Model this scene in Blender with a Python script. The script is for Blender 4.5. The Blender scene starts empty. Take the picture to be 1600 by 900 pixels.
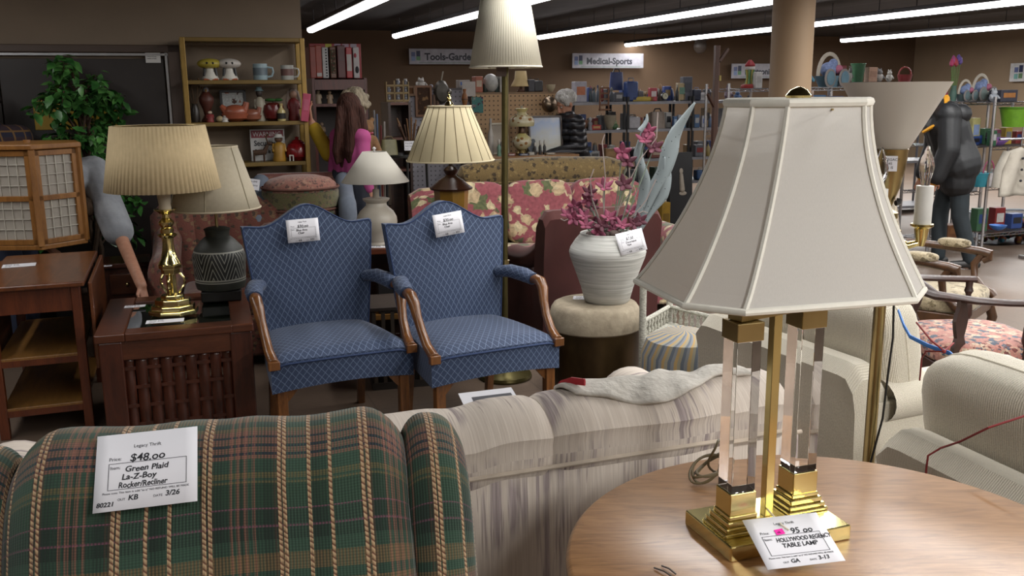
import bpy, math, random
from mathutils import Vector, Matrix
PI = math.pi
SC = bpy.context.scene
COL = SC.collection
rnd = random.Random(7)
def R(d): return math.radians(d)

# ---------------------------------------------------------------- mesh builder
class MB:
    def __init__(s):
        s.v = []; s.f = []; s.uv = {}
    def add(s, vs, fs, uvs=None, M=None):
        b = len(s.v)
        for p in vs:
            p = Vector(p)
            s.v.append(M @ p if M else p)
        for i, f in enumerate(fs):
            if uvs: s.uv[len(s.f)] = uvs[i]
            s.f.append([b + k for k in f])
        return s
    def box(s, c, d, rz=0, M=None, taper=1.0):
        x, y, z = d[0]/2, d[1]/2, d[2]/2
        vs = [(-x,-y,-z),(x,-y,-z),(x,y,-z),(-x,y,-z),(-x*taper,-y*taper,z),(x*taper,-y*taper,z),(x*taper,y*taper,z),(-x*taper,y*taper,z)]
        m = Matrix.Translation(c) @ Matrix.Rotation(rz, 4, 'Z')
        if M: m = M @ m
        return s.add(vs, [(0,3,2,1),(4,5,6,7),(0,1,5,4),(1,2,6,5),(2,3,7,6),(3,0,4,7)], None, m)
    def grid(s, fn, nu, nv, cu=False, cv=False, M=None, us=1, vs_=1):
        vs = []; fs = []; uvs = []
        mu = nu if cu else nu+1; mv = nv if cv else nv+1
        for i in range(mu):
            for j in range(mv): vs.append(fn(i/nu, j/nv))
        for i in range(nu):
            for j in range(nv):
                a = (i % mu)*mv + j % mv; b = ((i+1) % mu)*mv + j % mv
                c = ((i+1) % mu)*mv + (j+1) % mv; d = (i % mu)*mv + (j+1) % mv
                fs.append((a, b, c, d))
                uvs.append([(i/nu*us, j/nv*vs_), ((i+1)/nu*us, j/nv*vs_), ((i+1)/nu*us, (j+1)/nv*vs_), (i/nu*us, (j+1)/nv*vs_)])
        return s.add(vs, fs, uvs, M)
    def lathe(s, prof, n=32, c=(0,0,0), M=None, sx=1, sy=1, caps=True, rip=None):
        vs = []; fs = []; uvs = []
        m = len(prof); L = [0]
        for k in range(1, m): L.append(L[-1] + math.dist(prof[k], prof[k-1]))
        rm = max(r for r, z in prof)
        for i in range(n):
            a = 2*PI*i/n
            for (r, z) in prof:
                q = r*(rip(i, z) if rip else 1)
                vs.append((c[0]+q*math.cos(a)*sx, c[1]+q*math.sin(a)*sy, c[2]+z))
        for i in range(n):
            for k in range(m-1):
                j = (i+1) % n
                fs.append((i*m+k, j*m+k, j*m+k+1, i*m+k+1))
                u0 = 2*PI*rm*i/n; u1 = 2*PI*rm*(i+1)/n
                uvs.append([(u0, L[k]), (u1, L[k]), (u1, L[k+1]), (u0, L[k+1])])
        if caps:
            if prof[0][0] > 1e-5: fs.append([i*m for i in range(n)][::-1]); uvs.append([(vs[i*m][0], vs[i*m][1]) for i in range(n)][::-1])
            if prof[-1][0] > 1e-5: fs.append([i*m+m-1 for i in range(n)]); uvs.append([(vs[i*m+m-1][0], vs[i*m+m-1][1]) for i in range(n)])
        return s.add(vs, fs, uvs, M)
    def tube(s, pts, r, n=8, M=None, closed=False, ry=None, up=None):
        pts = [Vector(p) for p in pts]; m = len(pts)
        rr = r if isinstance(r, (list, tuple)) else [r]*m
        r2 = ry if isinstance(ry, (list, tuple)) else ([ry]*m if ry is not None else rr)
        vs = []; fs = []; nrm = None; uvs = []; L = 0
        Ls = []
        for i in range(m):
            if closed: t = pts[(i+1) % m] - pts[i-1]
            else: t = pts[min(i+1, m-1)] - pts[max(i-1, 0)]
            if i: L += (pts[i]-pts[i-1]).length
            Ls.append(L)
            t.normalize()
            if nrm is None:
                u0 = Vector(up) if up else (Vector((0,0,1)) if abs(t.z) < .9 else Vector((1,0,0)))
                nrm = u0 - t*u0.dot(t)
            else: nrm = nrm - t*nrm.dot(t)
            if nrm.length < 1e-6: nrm = t.orthogonal()
            nrm.normalize(); bn = t.cross(nrm)
            for k in range(n):
                a = 2*PI*k/n
                vs.append(pts[i] + bn*(math.cos(a)*rr[i]) + nrm*(math.sin(a)*r2[i]))
        for i in range(m if closed else m-1):
            for k in range(n):
                a = i*n+k; b = i*n+(k+1) % n; i2 = (i+1) % m
                fs.append((a, b, i2*n+(k+1) % n, i2*n+k))
                uvs.append([(k/n*6.28*rr[i], Ls[i]), ((k+1)/n*6.28*rr[i], Ls[i]), ((k+1)/n*6.28*rr[i], Ls[i2]), (k/n*6.28*rr[i], Ls[i2])])
        if not closed:
            fs.append(list(range(n))[::-1]); uvs.append([(0,0)]*n)
            fs.append([(m-1)*n+k for k in range(n)]); uvs.append([(0,0)]*n)
        return s.add(vs, fs, uvs, M)
    def bar(s, a, b, w, h=None, M=None, up=(0,0,1)):
        a = Vector(a); b = Vector(b); t = (b-a).normalized(); u = Vector(up)
        if abs(t.dot(u)) > .98: u = Vector((0,1,0))
        u = (u - t*u.dot(t)).normalized(); sd = t.cross(u); h = h or w
        vs = []
        for p in (a, b):
            for (i, j) in ((-1,-1),(1,-1),(1,1),(-1,1)): vs.append(p + sd*(i*w/2) + u*(j*h/2))
        return s.add(vs, [(0,1,2,3),(7,6,5,4),(0,4,5,1),(1,5,6,2),(2,6,7,3),(3,7,4,0)], None, M)
    def ball(s, c, r, n=12, M=None):
        rx, ry, rz = r if isinstance(r, (list, tuple)) else (r, r, r)
        pr = [(math.sin(PI*k/n), -math.cos(PI*k/n)) for k in range(n+1)]
        pr[0] = (0, -1); pr[-1] = (0, 1)
        m = Matrix.Translation(c) @ Matrix.Diagonal((rx, ry, rz, 1))
        if M: m = M @ m
        return s.lathe(pr, max(8, int(n*1.5)), M=m)
    def prism(s, poly, z0, z1, M=None):
        n = len(poly)
        vs = [(p[0], p[1], z0) for p in poly] + [(p[0], p[1], z1) for p in poly]
        fs = [list(range(n))[::-1], list(range(n, 2*n))] + [(i, (i+1) % n, n+(i+1) % n, n+i) for i in range(n)]
        return s.add(vs, fs, None, M)
    def quad(s, a, b, c, d, M=None):
        return s.add([a, b, c, d], [(0,1,2,3)], [[(0,0),(1,0),(1,1),(0,1)]], M)
    def caps(s, p0, r0, p1, r1, n=10):
        """tapered capsule"""
        p0 = Vector(p0); p1 = Vector(p1); d = p1-p0; L = d.length
        if L < 1e-5: return s.ball(p0, r0)
        q = d.to_track_quat('Z', 'Y').to_matrix().to_4x4()
        pr = [(max(0, r0*math.sin(PI/2*k/4)), -r0*math.cos(PI/2*k/4)) for k in range(5)] + [(max(0, r1*math.cos(PI/2*k/4)), L + r1*math.sin(PI/2*k/4)) for k in range(5)]
        pr[-1] = (0, L+r1)
        return s.lathe(pr, n, M=Matrix.Translation(p0) @ q)
    def build(s, name, mat, parent=None, smooth=True, bevel=0, sub=0, label=None, solid=0, ang=40, remesh=0, seg=2):
        me = bpy.data.meshes.new(name)
        me.from_pydata([tuple(p) for p in s.v], [], s.f)
        uvl = me.uv_layers.new(name='UVMap')
        for pi, p in enumerate(me.polygons):
            g = s.uv.get(pi)
            nn = p.normal
            ax = max(range(3), key=lambda k: abs(nn[k]))
            for li, k in enumerate(p.loop_indices):
                if g: uvl.data[k].uv = g[li]
                else:
                    co = s.v[me.loops[k].vertex_index]
                    uvl.data[k].uv = (co.y, co.z) if ax == 0 else ((co.x, co.z) if ax == 1 else (co.x, co.y))
        if smooth:
            me.polygons.foreach_set('use_smooth', [True]*len(me.polygons))
            if not remesh and not sub:
                try: me.set_sharp_from_angle(angle=R(ang))
                except Exception: pass
        o = bpy.data.objects.new(name, me); COL.objects.link(o)
        if mat: me.materials.append(mat)
        if parent: o.parent = parent
        if remesh:
            m = o.modifiers.new('r', 'REMESH'); m.mode = 'VOXEL'; m.voxel_size = remesh; m.use_smooth_shade = True
            m = o.modifiers.new('s', 'SMOOTH'); m.iterations = 3; m.factor = .5
        if solid:
            m = o.modifiers.new('so', 'SOLIDIFY'); m.thickness = solid; m.offset = 0
        if bevel:
            m = o.modifiers.new('b', 'BEVEL'); m.width = bevel; m.segments = seg; m.limit_method = 'ANGLE'; m.angle_limit = R(35)
        if sub:
            m = o.modifiers.new('su', 'SUBSURF'); m.levels = sub; m.render_levels = sub
        if label: o['label'] = label
        return o
def T(x, y, z, rz=0, rx=0, ry=0):
    return Matrix.Translation((x, y, z)) @ Matrix.Rotation(rz, 4, 'Z') @ Matrix.Rotation(ry, 4, 'Y') @ Matrix.Rotation(rx, 4, 'X')
def tag(o, label, cat, group=None):
    o['label'] = label; o['category'] = cat
    if group: o['group'] = group
    return o
def thing(name, label, cat, loc=(0,0,0), rz=0, group=None, M=None):
    o = bpy.data.objects.new(name, None); COL.objects.link(o); o.empty_display_size = .05
    if M is not None: o.matrix_world = M
    else: o.location = loc; o.rotation_euler = (0, 0, rz)
    return tag(o, label, cat, group)
def put(o, loc, rz=0):
    o.location = loc; o.rotation_euler = (0, 0, rz); return o
def struct(o): o['kind'] = 'structure'; return o
def stuff(o): o['kind'] = 'stuff'; return o
def dup(root, loc, rz=None, label=None, group=None):
    r = root.copy(); COL.objects.link(r); r.location = loc
    if rz is not None: r.rotation_euler = (0, 0, rz)
    if label: r['label'] = label
    if group: r['group'] = group
    for ch in list(root.children):
        c = ch.copy(); COL.objects.link(c); c.parent = r
        for g in list(ch.children):
            d = g.copy(); COL.objects.link(d); d.parent = c
    return r

# ---------------------------------------------------------------- materials
def lin(c):
    if isinstance(c, str): c = [int(c[i:i+2], 16) for i in (0, 2, 4)]
    return tuple(((x/255)/12.92 if x/255 <= .04045 else ((x/255+.055)/1.055)**2.4) for x in c) + (1,)
class NT:
    def __init__(s, name):
        s.m = bpy.data.materials.new(name); s.m.use_nodes = True
        s.t = s.m.node_tree; s.b = s.t.nodes['Principled BSDF']
    def n(s, ty, **kw):
        x = s.t.nodes.new(ty)
        for k, v in kw.items():
            if hasattr(x, k) and k not in x.inputs: setattr(x, k, v)
            else: x.inputs[k].default_value = v
        return x
    def l(s, a, b): s.t.links.new(a, b)
    def math(s, op, a, b=None, c=None):
        x = s.t.nodes.new('ShaderNodeMath'); x.operation = op
        for i, q in enumerate((a, b, c)):
            if q is None: continue
            if isinstance(q, (int, float)): x.inputs[i].default_value = q
            else: s.l(q, x.inputs[i])
        return x.outputs[0]
    def ramp(s, fac, stops, mode='LINEAR'):
        x = s.t.nodes.new('ShaderNodeValToRGB'); cr = x.color_ramp; cr.interpolation = mode
        while len(cr.elements) > 1: cr.elements.remove(cr.elements[-1])
        for i, (p, c) in enumerate(stops):
            e = cr.elements[0] if i == 0 else cr.elements.new(p)
            e.position = p; e.color = c if len(c) == 4 else lin(c)
        s.l(fac, x.inputs[0]); return x.outputs[0]
    def mix(s, f, a, b, mode='MIX'):
        x = s.t.nodes.new('ShaderNodeMix'); x.data_type = 'RGBA'; x.blend_type = mode
        for q, i in ((f, 0), (a, 6), (b, 7)):
            if isinstance(q, (int, float)): x.inputs[i].default_value = q
            elif isinstance(q, tuple): x.inputs[i].default_value = q
            else: s.l(q, x.inputs[i])
        return x.outputs[2]
    def co(s, kind='Object', scale=(1,1,1), rot=(0,0,0)):
        c = s.t.nodes.new('ShaderNodeTexCoord'); m = s.t.nodes.new('ShaderNodeMapping')
        m.inputs['Scale'].default_value = scale; m.inputs['Rotation'].default_value = rot
        s.l(c.outputs[kind], m.inputs[0]); return m.outputs[0]
    def noise(s, vec, scale, detail=3, rough=.5, dist=0):
        x = s.n('ShaderNodeTexNoise'); x.inputs['Scale'].default_value = scale; x.inputs['Detail'].default_value = detail
        x.inputs['Roughness'].default_value = rough; x.inputs['Distortion'].default_value = dist
        s.l(vec, x.inputs['Vector']); return x.outputs[0]
    def vor(s, vec, scale, out='Distance', feature='F1', rnd_=1):
        x = s.n('ShaderNodeTexVoronoi'); x.feature = feature; x.inputs['Scale'].default_value = scale; x.inputs['Randomness'].default_value = rnd_
        s.l(vec, x.inputs['Vector']); return x.outputs[out]
    def sep(s, vec):
        x = s.t.nodes.new('ShaderNodeSeparateXYZ'); s.l(vec, x.inputs[0]); return x.outputs
    def base(s, col): 
        if isinstance(col, tuple): s.b.inputs['Base Color'].default_value = col
        else: s.l(col, s.b.inputs['Base Color'])
    def set(s, **kw):
        for k, v in kw.items(): s.b.inputs[k.replace('_', ' ')].default_value = v
    def bump(s, h, st=.3, d=.01):
        x = s.n('ShaderNodeBump'); x.inputs['Strength'].default_value = st; x.inputs['Distance'].default_value = d
        s.l(h, x.inputs['Height']); s.l(x.outputs[0], s.b.inputs['Normal'])
_pm = {}
def pm(col, rough=.6, metal=0, var=.12, scale=12, bump=0, bscale=None, coat=0, sheen=0, trans=0, ior=1.45, emit=0):
    """plain procedural material: colour with noise variation"""
    key = (col, rough, metal, var, scale, bump, bscale, coat, sheen, trans, emit)
    if key in _pm: return _pm[key]
    t = NT('m_%s' % (col,))
    c = lin(col); v = t.co()
    n = t.noise(v, scale)
    a = tuple(x*(1-var) for x in c[:3])+(1,); b = tuple(min(1, x*(1+var)) for x in c[:3])+(1,)
    cc = t.ramp(n, [(.3, a), (.7, b)])
    t.base(cc); t.set(Roughness=rough, Metallic=metal)
    if coat: t.set(Coat_Weight=coat)
    if sheen: t.set(Sheen_Weight=sheen)
    if trans: t.set(Transmission_Weight=trans, IOR=ior)
    if emit: t.l(cc, t.b.inputs['Emission Color']); t.set(Emission_Strength=emit)
    if bump: t.bump(t.noise(v, bscale or 150, 2), bump, .004)
    _pm[key] = t.m; return t.m
def wood(c1, c2, scale=(1, 12, 12), rough=.4, dist=1.5, sc=3, coat=.15, bump=.05):
    key = ('w', c1, c2, scale, rough, dist, sc)
    if key in _pm: return _pm[key]
    t = NT('wood'); v = t.co(scale=scale)
    n = t.noise(v, sc, 5, .6, dist); n2 = t.noise(t.co(scale=tuple(4*k for k in scale)), sc*3, 3)
    f = t.math('MULTIPLY_ADD', n2, .35, t.math('MULTIPLY', n, .75))
    t.base(t.ramp(f, [(.3, lin(c1)), (.72, lin(c2))])); t.set(Roughness=rough, Coat_Weight=coat, Coat_Roughness=.3)
    t.bump(f, bump, .003)
    _pm[key] = t.m; return t.m
def pattern(base, cols, scale, rough=.9, thr=.42, kind='floral', sheen=.2, bumps=.15, fl=1.0):
    """blotchy woven pattern: cols = list of colours laid over base"""
    t = NT('pattern'); v = t.co('UV'); 
    w = t.noise(v, scale*1.3, 2)
    vv = t.n('ShaderNodeVectorMath', operation='MULTIPLY_ADD')
    comb = t.n('ShaderNodeCombineXYZ'); t.l(w, comb.inputs[0]); t.l(w, comb.inputs[1])
    t.l(comb.outputs[0], vv.inputs[0]); vv.inputs[1].default_value = (.5/scale,)*3; t.l(v, vv.inputs[2])
    cur = lin(base)
    cur = t.ramp(t.noise(v, scale*6, 3), [(.3, tuple(x*.75 for x in cur[:3])+(1,)), (.7, tuple(min(1, x*1.2) for x in cur[:3])+(1,))])
    for i, cc in enumerate(cols):
        off = t.n('ShaderNodeVectorMath', operation='ADD'); t.l(vv.outputs[0], off.inputs[0]); off.inputs[1].default_value = (i*.37/fl, i*.61/fl, 0)
        d = t.vor(off.outputs[0], scale*(1+.25*i))
        pet = t.noise(off.outputs[0], scale*5, 2)
        f = t.math('ADD', d, t.math('MULTIPLY', t.math('SUBTRACT', pet, .5), .5))
        m = t.ramp(f, [(thr-.05-.05*i, (1,1,1,1)), (thr+.0-.05*i, (0,0,0,1))])
        shade = t.ramp(pet, [(.35, tuple(x*.6 for x in lin(cc)[:3])+(1,)), (.6, lin(cc))])
        cur = t.mix(m, cur, shade)
    t.base(cur); t.set(Roughness=rough, Sheen_Weight=sheen)
    t.bump(t.noise(v, scale*40, 2), bumps, .003)
    return t.m
def stripes_u(name, stops, period, axis=0, rough=.8):
    t = NT(name); u = t.sep(t.co('UV'))[axis]
    f = t.math('FRACT', t.math('DIVIDE', u, period))
    t.base(t.ramp(f, [(p, lin(c)) for p, c in stops], 'CONSTANT')); t.set(Roughness=rough); return t.m

BRASS = pm('d9c98c', .16, 1, .06, 6)
BRASSD = pm('a8966a', .3, 1, .12, 10)
BLACKM = pm('161514', .5, 0, .1)
WHITEP = pm('d6d4d2', .7, 0, .02, 5)
PAPER = pm('dcdbe0', .8, 0, .02, 8)
INK = pm('15151c', .7, 0, 0)
INKG = pm('3c3c42', .7, 0, 0)
CHROME = pm('b5b6ba', .25, 1, .05)
STEEL = pm('77787c', .4, .9, .08)
WOODM = wood('3a1a0e', '6b3418')
WOODD = wood('1f100a', '3d2013')
WOODL = wood('8a5c2c', 'b98748')

# ---------------------------------------------------------------- text
def text(s, size, mat, parent, loc=(0,0,0), name='lettering', shear=0, ax='LEFT', sx=1.0, M=None, ex=.0002, bold=0, jit=0):
    """flat lettering in the local XY plane of M"""
    cu = bpy.data.curves.new('t', 'FONT'); cu.body = s; cu.size = size; cu.shear = shear; cu.align_x = ax; cu.extrude = ex; cu.offset = bold
    cu.resolution_u = 3
    tmp = bpy.data.objects.new('t', cu); COL.objects.link(tmp)
    bpy.context.view_layer.update()
    me = bpy.data.meshes.new_from_object(tmp.evaluated_get(bpy.context.evaluated_depsgraph_get()))
    bpy.data.objects.remove(tmp); bpy.data.curves.remove(cu)
    m = (M or Matrix()) @ Matrix.Translation(loc) @ Matrix.Diagonal((sx, 1, 1, 1))
    if jit:
        for v in me.vertices:
            v.co.y += jit*size*(math.sin(v.co.x/size*3.1)*.6 + math.sin(v.co.x/size*7.3+1)*.4)
    me.transform(m)
    me.materials.clear(); me.materials.append(mat)
    o = bpy.data.objects.new(name, me); COL.objects.link(o)
    if parent: o.parent = parent
    return o

def price_tag(label, M, w=.14, h=.107, price='', lines=(), foot=('', ''), big=True, extra=None, group=None, curl=.0, pxo=-.024):
    """card in local XY plane (x right, y up, normal +z), origin at centre"""
    t = thing('price_tag', label, 'price tag', M=M, group=group or 'price tags on the goods')
    mb = MB()
    z = lambda x, y: curl*((x/w*2)**2)*.5
    mb.grid(lambda u, v: ((u-.5)*w, (v-.5)*h, z((u-.5)*w, 0)), 8, 2)
    mb.build('card', PAPER, t, solid=.0008)
    k = w/.14
    up = Matrix.Translation((0, 0, .0009 + curl*.35))
    def tx(s, sz, x, y, mat=INK, nm='handwriting', sh=.15, ax='LEFT', b=0.0, sx=1, j=0): return text(s, sz*k, mat, t, (x*k, y*k, 0), nm, sh, ax, sx, up, .0001, b, j)
    tx('Legacy Thrift', .0072, 0, .0355, INKG, 'printing', 0, 'CENTER')
    tx('Price:', .0075, -.052, .017, INKG, 'printing', 0)
    tx(price, .017, pxo, .0135, b=.0003, j=.04)
    b = MB()
    for (x0, y0, x1, y1) in ((-.052,.012,.055,.0127), (-.052,-.0287,.055,-.028), (-.052,-.0287,-.0513,.0127), (.0543,-.0287,.055,.0127)):
        b.box(((x0+x1)/2*k, (y0+y1)/2*k, .0011+curl*.35), ((x1-x0)*k, (y1-y0)*k, .0003))
    b.build('printed_box', INKG, t, False)
    tx('Item:', .007, -.05, .0035, INKG, 'printing', 0)
    for i, s in enumerate(lines):
        tx(s, .0125, -.030 - .006*(i % 3) + .002*i, -.002 - .0122*i, b=.0003, j=.05, sx=min(1, .080/(len(s)*.0066)))
    tx('Please note: This item is sold "as is" NO REFUND WILL BE MADE', .0043, 0, -.0345, INKG, 'printing', 0, 'CENTER')
    tx('OUT', .005, -.038, -.0455, INKG, 'printing', 0); tx(foot[0], .011, -.024, -.046, b=.0003)
    tx('DATE', .005, .010, -.0455, INKG, 'printing', 0); tx(foot[1], .011, .026, -.0455, b=.0003)
    if extra: tx(extra, .0095, -.066, -.0525, b=.0003)
    return t
def lay(x, y, z, rz, tilt=0): return T(x, y, z, rz, tilt)
def facing(p, n, roll=0):
    """matrix whose +z is n and whose y is as upright as possible"""
    n = Vector(n).normalized(); up = Vector((0, 0, 1)); x = up.cross(n)
    if x.length < 1e-4: x = Vector((1, 0, 0))
    x.normalize(); y = n.cross(x)
    m = Matrix((x, y, n)).transposed().to_4x4()
    return Matrix.Translation(p) @ m @ Matrix.Rotation(roll, 4, 'Z')

# ---------------------------------------------------------------- camera model (used for layout sums too)
F = 1450.0; TH = math.atan(305/F); CH = 1.6; RO = .010
cd = bpy.data.cameras.new('camera'); cam = bpy.data.objects.new('camera', cd); COL.objects.link(cam)
cd.sensor_width = 36; cd.lens = 36*F/1600; cd.clip_start = .05; cd.clip_end = 100
cam.matrix_world = Matrix.Translation((0, 0, CH)) @ Matrix.Rotation(PI/2-TH, 4, 'X') @ Matrix.Rotation(-RO, 4, 'Z')
SC.camera = cam
def ray(px, py):
    a = (px-800)/F; b = (450-py)/F
    u = a*math.cos(RO)+b*math.sin(RO); v = -a*math.sin(RO)+b*math.cos(RO)
    return Vector((u, math.cos(TH)+v*math.sin(TH), -math.sin(TH)+v*math.cos(TH)))
def on(px, py, z):
    d = ray(px, py); return Vector((0, 0, CH)) + d*((z-CH)/d.z)
def at(px, py, Y):
    d = ray(px, py); return Vector((0, 0, CH)) + d*(Y/d.y)
SC.view_settings.view_transform = 'Standard'; SC.view_settings.look = 'None'
A20 = R(20); EX = Vector((math.cos(A20), math.sin(A20), 0)); EY = Vector((-math.sin(A20), math.cos(A20), 0))
def room(p, q, z=0): return EX*p + EY*q + Vector((0, 0, z))
def onq(px, py, q):
    d = ray(px, py); o = Vector((0, 0, CH)); t = (q - EY.dot(o))/EY.dot(d); return o + d*t
def pq(v): return EX.dot(v), EY.dot(v)
RM = Matrix.Rotation(A20, 4, 'Z')
# ---------------------------------------------------------------- room shell
CEIL = 2.75
t = NT('wall_tan'); v = t.co()
t.base(t.ramp(t.noise(v, 1.5, 4), [(.3, lin('77695a')), (.7, lin('857564'))])); t.set(Roughness=.85); t.bump(t.noise(v, 90, 2), .08, .003); W_TAN = t.m
W_BRN = pm('54412f', .85, 0, .08, 1.5, .05)
W_OLV = pm('7c6a55', .85, 0, .06, 1.5, .05)
t = NT('ceiling_dark'); v = t.co(rot=(0, 0, -A20))
y = t.sep(v)[0]
rb = t.math('FRACT', t.math('MULTIPLY', y, 1.1))
t.base(t.mix(t.ramp(rb, [(0, (0,0,0,1)), (.08, (1,1,1,1)), (.14, (0,0,0,1))]), t.ramp(t.noise(v, 3, 4), [(.3, lin('1b1818')), (.7, lin('2b2726'))]), lin('393434'))); t.set(Roughness=.8); CEILM = t.m
t = NT('floor'); v = t.co(rot=(0, 0, -A20))
n = t.noise(v, 1.2, 5); n2 = t.noise(v, 45, 3)
f = t.math('ADD', t.math('MULTIPLY', n, .7), t.math('MULTIPLY', n2, .3))
x_, y_, z_ = t.sep(v)
seam = t.math('MAXIMUM', t.math('GREATER_THAN', t.math('FRACT', t.math('MULTIPLY', x_, 1.1)), .99), t.math('GREATER_THAN', t.math('FRACT', t.math('MULTIPLY', y_, 1.1)), .99))
cc = t.ramp(f, [(.3, lin('54473c')), (.7, lin('6d5c4f'))])
t.base(t.mix(t.math('MULTIPLY', seam, .35), cc, lin('3c322b'))); t.set(Roughness=.42); t.bump(n2, .08, .003); FLOORM = t.m

def rbox(name, p0, p1, q0, q1, z0, z1, mat):
    o = MB().box(((p0+p1)/2, (q0+q1)/2, (z0+z1)/2), (p1-p0, q1-q0, z1-z0), M=RM).build(name, mat, None, False); return struct(o)
rbox('floor', -6, 16.5, -4, 17.7, -.1, 0, FLOORM)
rbox('ceiling', -6, 16.5, -4, 17.7, CEIL, CEIL+.1, CEILM)
QW = 7.3; PW = 1.0
rbox('wall_front_left', -6, PW, QW, QW+.14, 0, CEIL, W_TAN)
rbox('wall_left_return', PW-.14, PW, QW+.14, 17.5, 0, CEIL, W_TAN)
rbox('wall_far', PW, 16.3, 17.5, 17.7, 0, CEIL, W_BRN)
rbox('wall_right', 16.3, 16.5, -4, 17.5, 0, CEIL, W_OLV)
rbox('wall_left', -6.2, -6, -4, QW, 0, CEIL, W_TAN)
rbox('wall_rear', -6, 16.5, -4.2, -4, 0, CEIL, W_TAN)
# dark double door in the tan wall
pr = pq(onq(289, 80, QW))[0]; pin = pq(onq(262, 90, QW))[0]
ztop = onq(262, 71, QW).z; zin = onq(240, 83, QW).z
dr = bpy.data.objects.new('door_1', None); COL.objects.link(dr); dr['kind'] = 'structure'
DARKB = pm('241c1a', .45, 0, .1); FRB = pm('4a3a31', .5, 0, .05)
pL = pr-2.3
b = MB(); fw = pr-pin
b.box(((pr+pin)/2, QW-.03, ztop/2), (fw, .06, ztop), M=RM); b.box(((pL+pr)/2, QW-.03, (ztop+zin)/2), (pr-pL, .06, ztop-zin), M=RM)
b.box((pL-.05, QW-.03, ztop/2), (fw, .06, ztop), M=RM)
b.build('door_frame', FRB, dr, False, .006)
b = MB()
for a0, a1 in ((pL, (pL+pin)/2-.004), ((pL+pin)/2+.004, pin-.03)):
    b.box(((a0+a1)/2, QW-.018, zin/2-.02), (a1-a0, .034, zin-.04), M=RM)
b.build('door_leaf', DARKB, dr, False, .003)
b = MB(); b.box(((pL+pin)/2, QW-.045, zin-.012), (pin-pL, .02, .016), M=RM); b.box((pin-.012, QW-.045, zin/2), (.016, .02, zin), M=RM)
b.build('weather_strip', pm('9a9a9c', .35, .8), dr, False)
c = onq(239, 90, QW-.05)
sg = thing('door_notice', 'small white notice stuck in the top corner of the dark door', 'notice', c, A20)
MB().box((0, 0, 0), (.10, .004, .072)).build('sheet', WHITEP, sg, False)
for i, zz in enumerate((.018, .004, -.01)): text('notice of use', .012, INKG, sg, (-.04, zz, 0), 'printing', M=T(0, -.003, 0, 0, PI/2))

# ceiling fixtures, hung in rows
LZ = 2.5
TUBE = NT('tube_glow'); TUBE.base(lin('ffffff')); TUBE.b.inputs['Emission Color'].default_value = (1, .96, .98, 1); TUBE.set(Emission_Strength=9); TUBE = TUBE.m
HOUS = pm('3c3a3c', .5, .3)
ROWS = [('first', 2.02, 13.8, 2), ('second', 3.50, 14.9, 3), ('third', 5.92, 14.8, 3), ('fourth', 8.6, 16.9, 4), ('fifth', 11.96, 14.7, 2)]
k0 = None
LF = 2.44
for rn, p, q1, nn in ROWS:
    for k in range(nn):
        qc = q1 - LF*(k+.5)
        lb = 'fluorescent strip light in the %s ceiling row from the left, %s' % (rn, ['farthest back', 'second from the far end', 'third from the far end', 'nearest the front'][k])
        if k0 is None:
            k0 = thing('strip_light', lb, 'ceiling light', group='fluorescent strip lights')
            m = MB(); m.box((0, 0, .045), (.14, LF-.01, .05)); m.box((0, 0, .15), (.012, .012, .2))
            for yy in (-.9, .9): m.box((0, yy, .16), (.012, .012, .19))
            m.build('housing', HOUS, k0, False, .006)
            mm = MB()
            mm.tube([(0, -LF/2+.01, 0), (0, LF/2-.01, 0)], .055, 12, ry=.042); mm.build('tube', TUBE, k0)
            o = k0
        else: o = dup(k0, (0,0,0), None, lb)
        put(o, room(p, qc, LZ), A20)
def area(name, loc, sx, sy, e, rz=0, tgt=None, col=(1, .985, .965)):
    l = bpy.data.lights.new(name, 'AREA'); l.shape = 'RECTANGLE'; l.size = sx; l.size_y = sy; l.energy = e; l.color = col
    o = bpy.data.objects.new(name, l); COL.objects.link(o); o.location = loc; o.rotation_euler = (0, 0, rz)
    if tgt is not None: o.rotation_euler = (Vector(tgt)-Vector(loc)).to_track_quat('-Z', 'Y').to_euler()
    return o
# rows carried on over the front (out of the frame), plus added fill lights
for p, q, e in ((2.0, 4.6, 70), (3.5, 3.0, 95), (5.9, 4.2, 160), (8.6, 3.5, 170), (-1.6, 4.2, 40), (-1.2, .6, 28), (1.6, -1.6, 120), (3.6, -1.8, 170), (6.2, -1, 150)):
    area('row_and_fill_light', room(p, q, LZ), .16, 2.4*1.6, e, A20)
for p, q, e in ((4.0, 12, 90), (7, 12, 110), (11, 11, 180), (13, 7, 200), (13.5, 13, 220), (9, 15, 110)):
    area('row_and_fill_light', room(p, q, LZ+.1), .2, 2.4*2, e, A20)  # fill lights added off the strip rows to brighten the back and right
w = bpy.data.worlds.new('world'); SC.world = w; w.use_nodes = True
w.node_tree.nodes['Background'].inputs[0].default_value = (.5, .49, .48, 1); w.node_tree.nodes['Background'].inputs[1].default_value = .14

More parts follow.
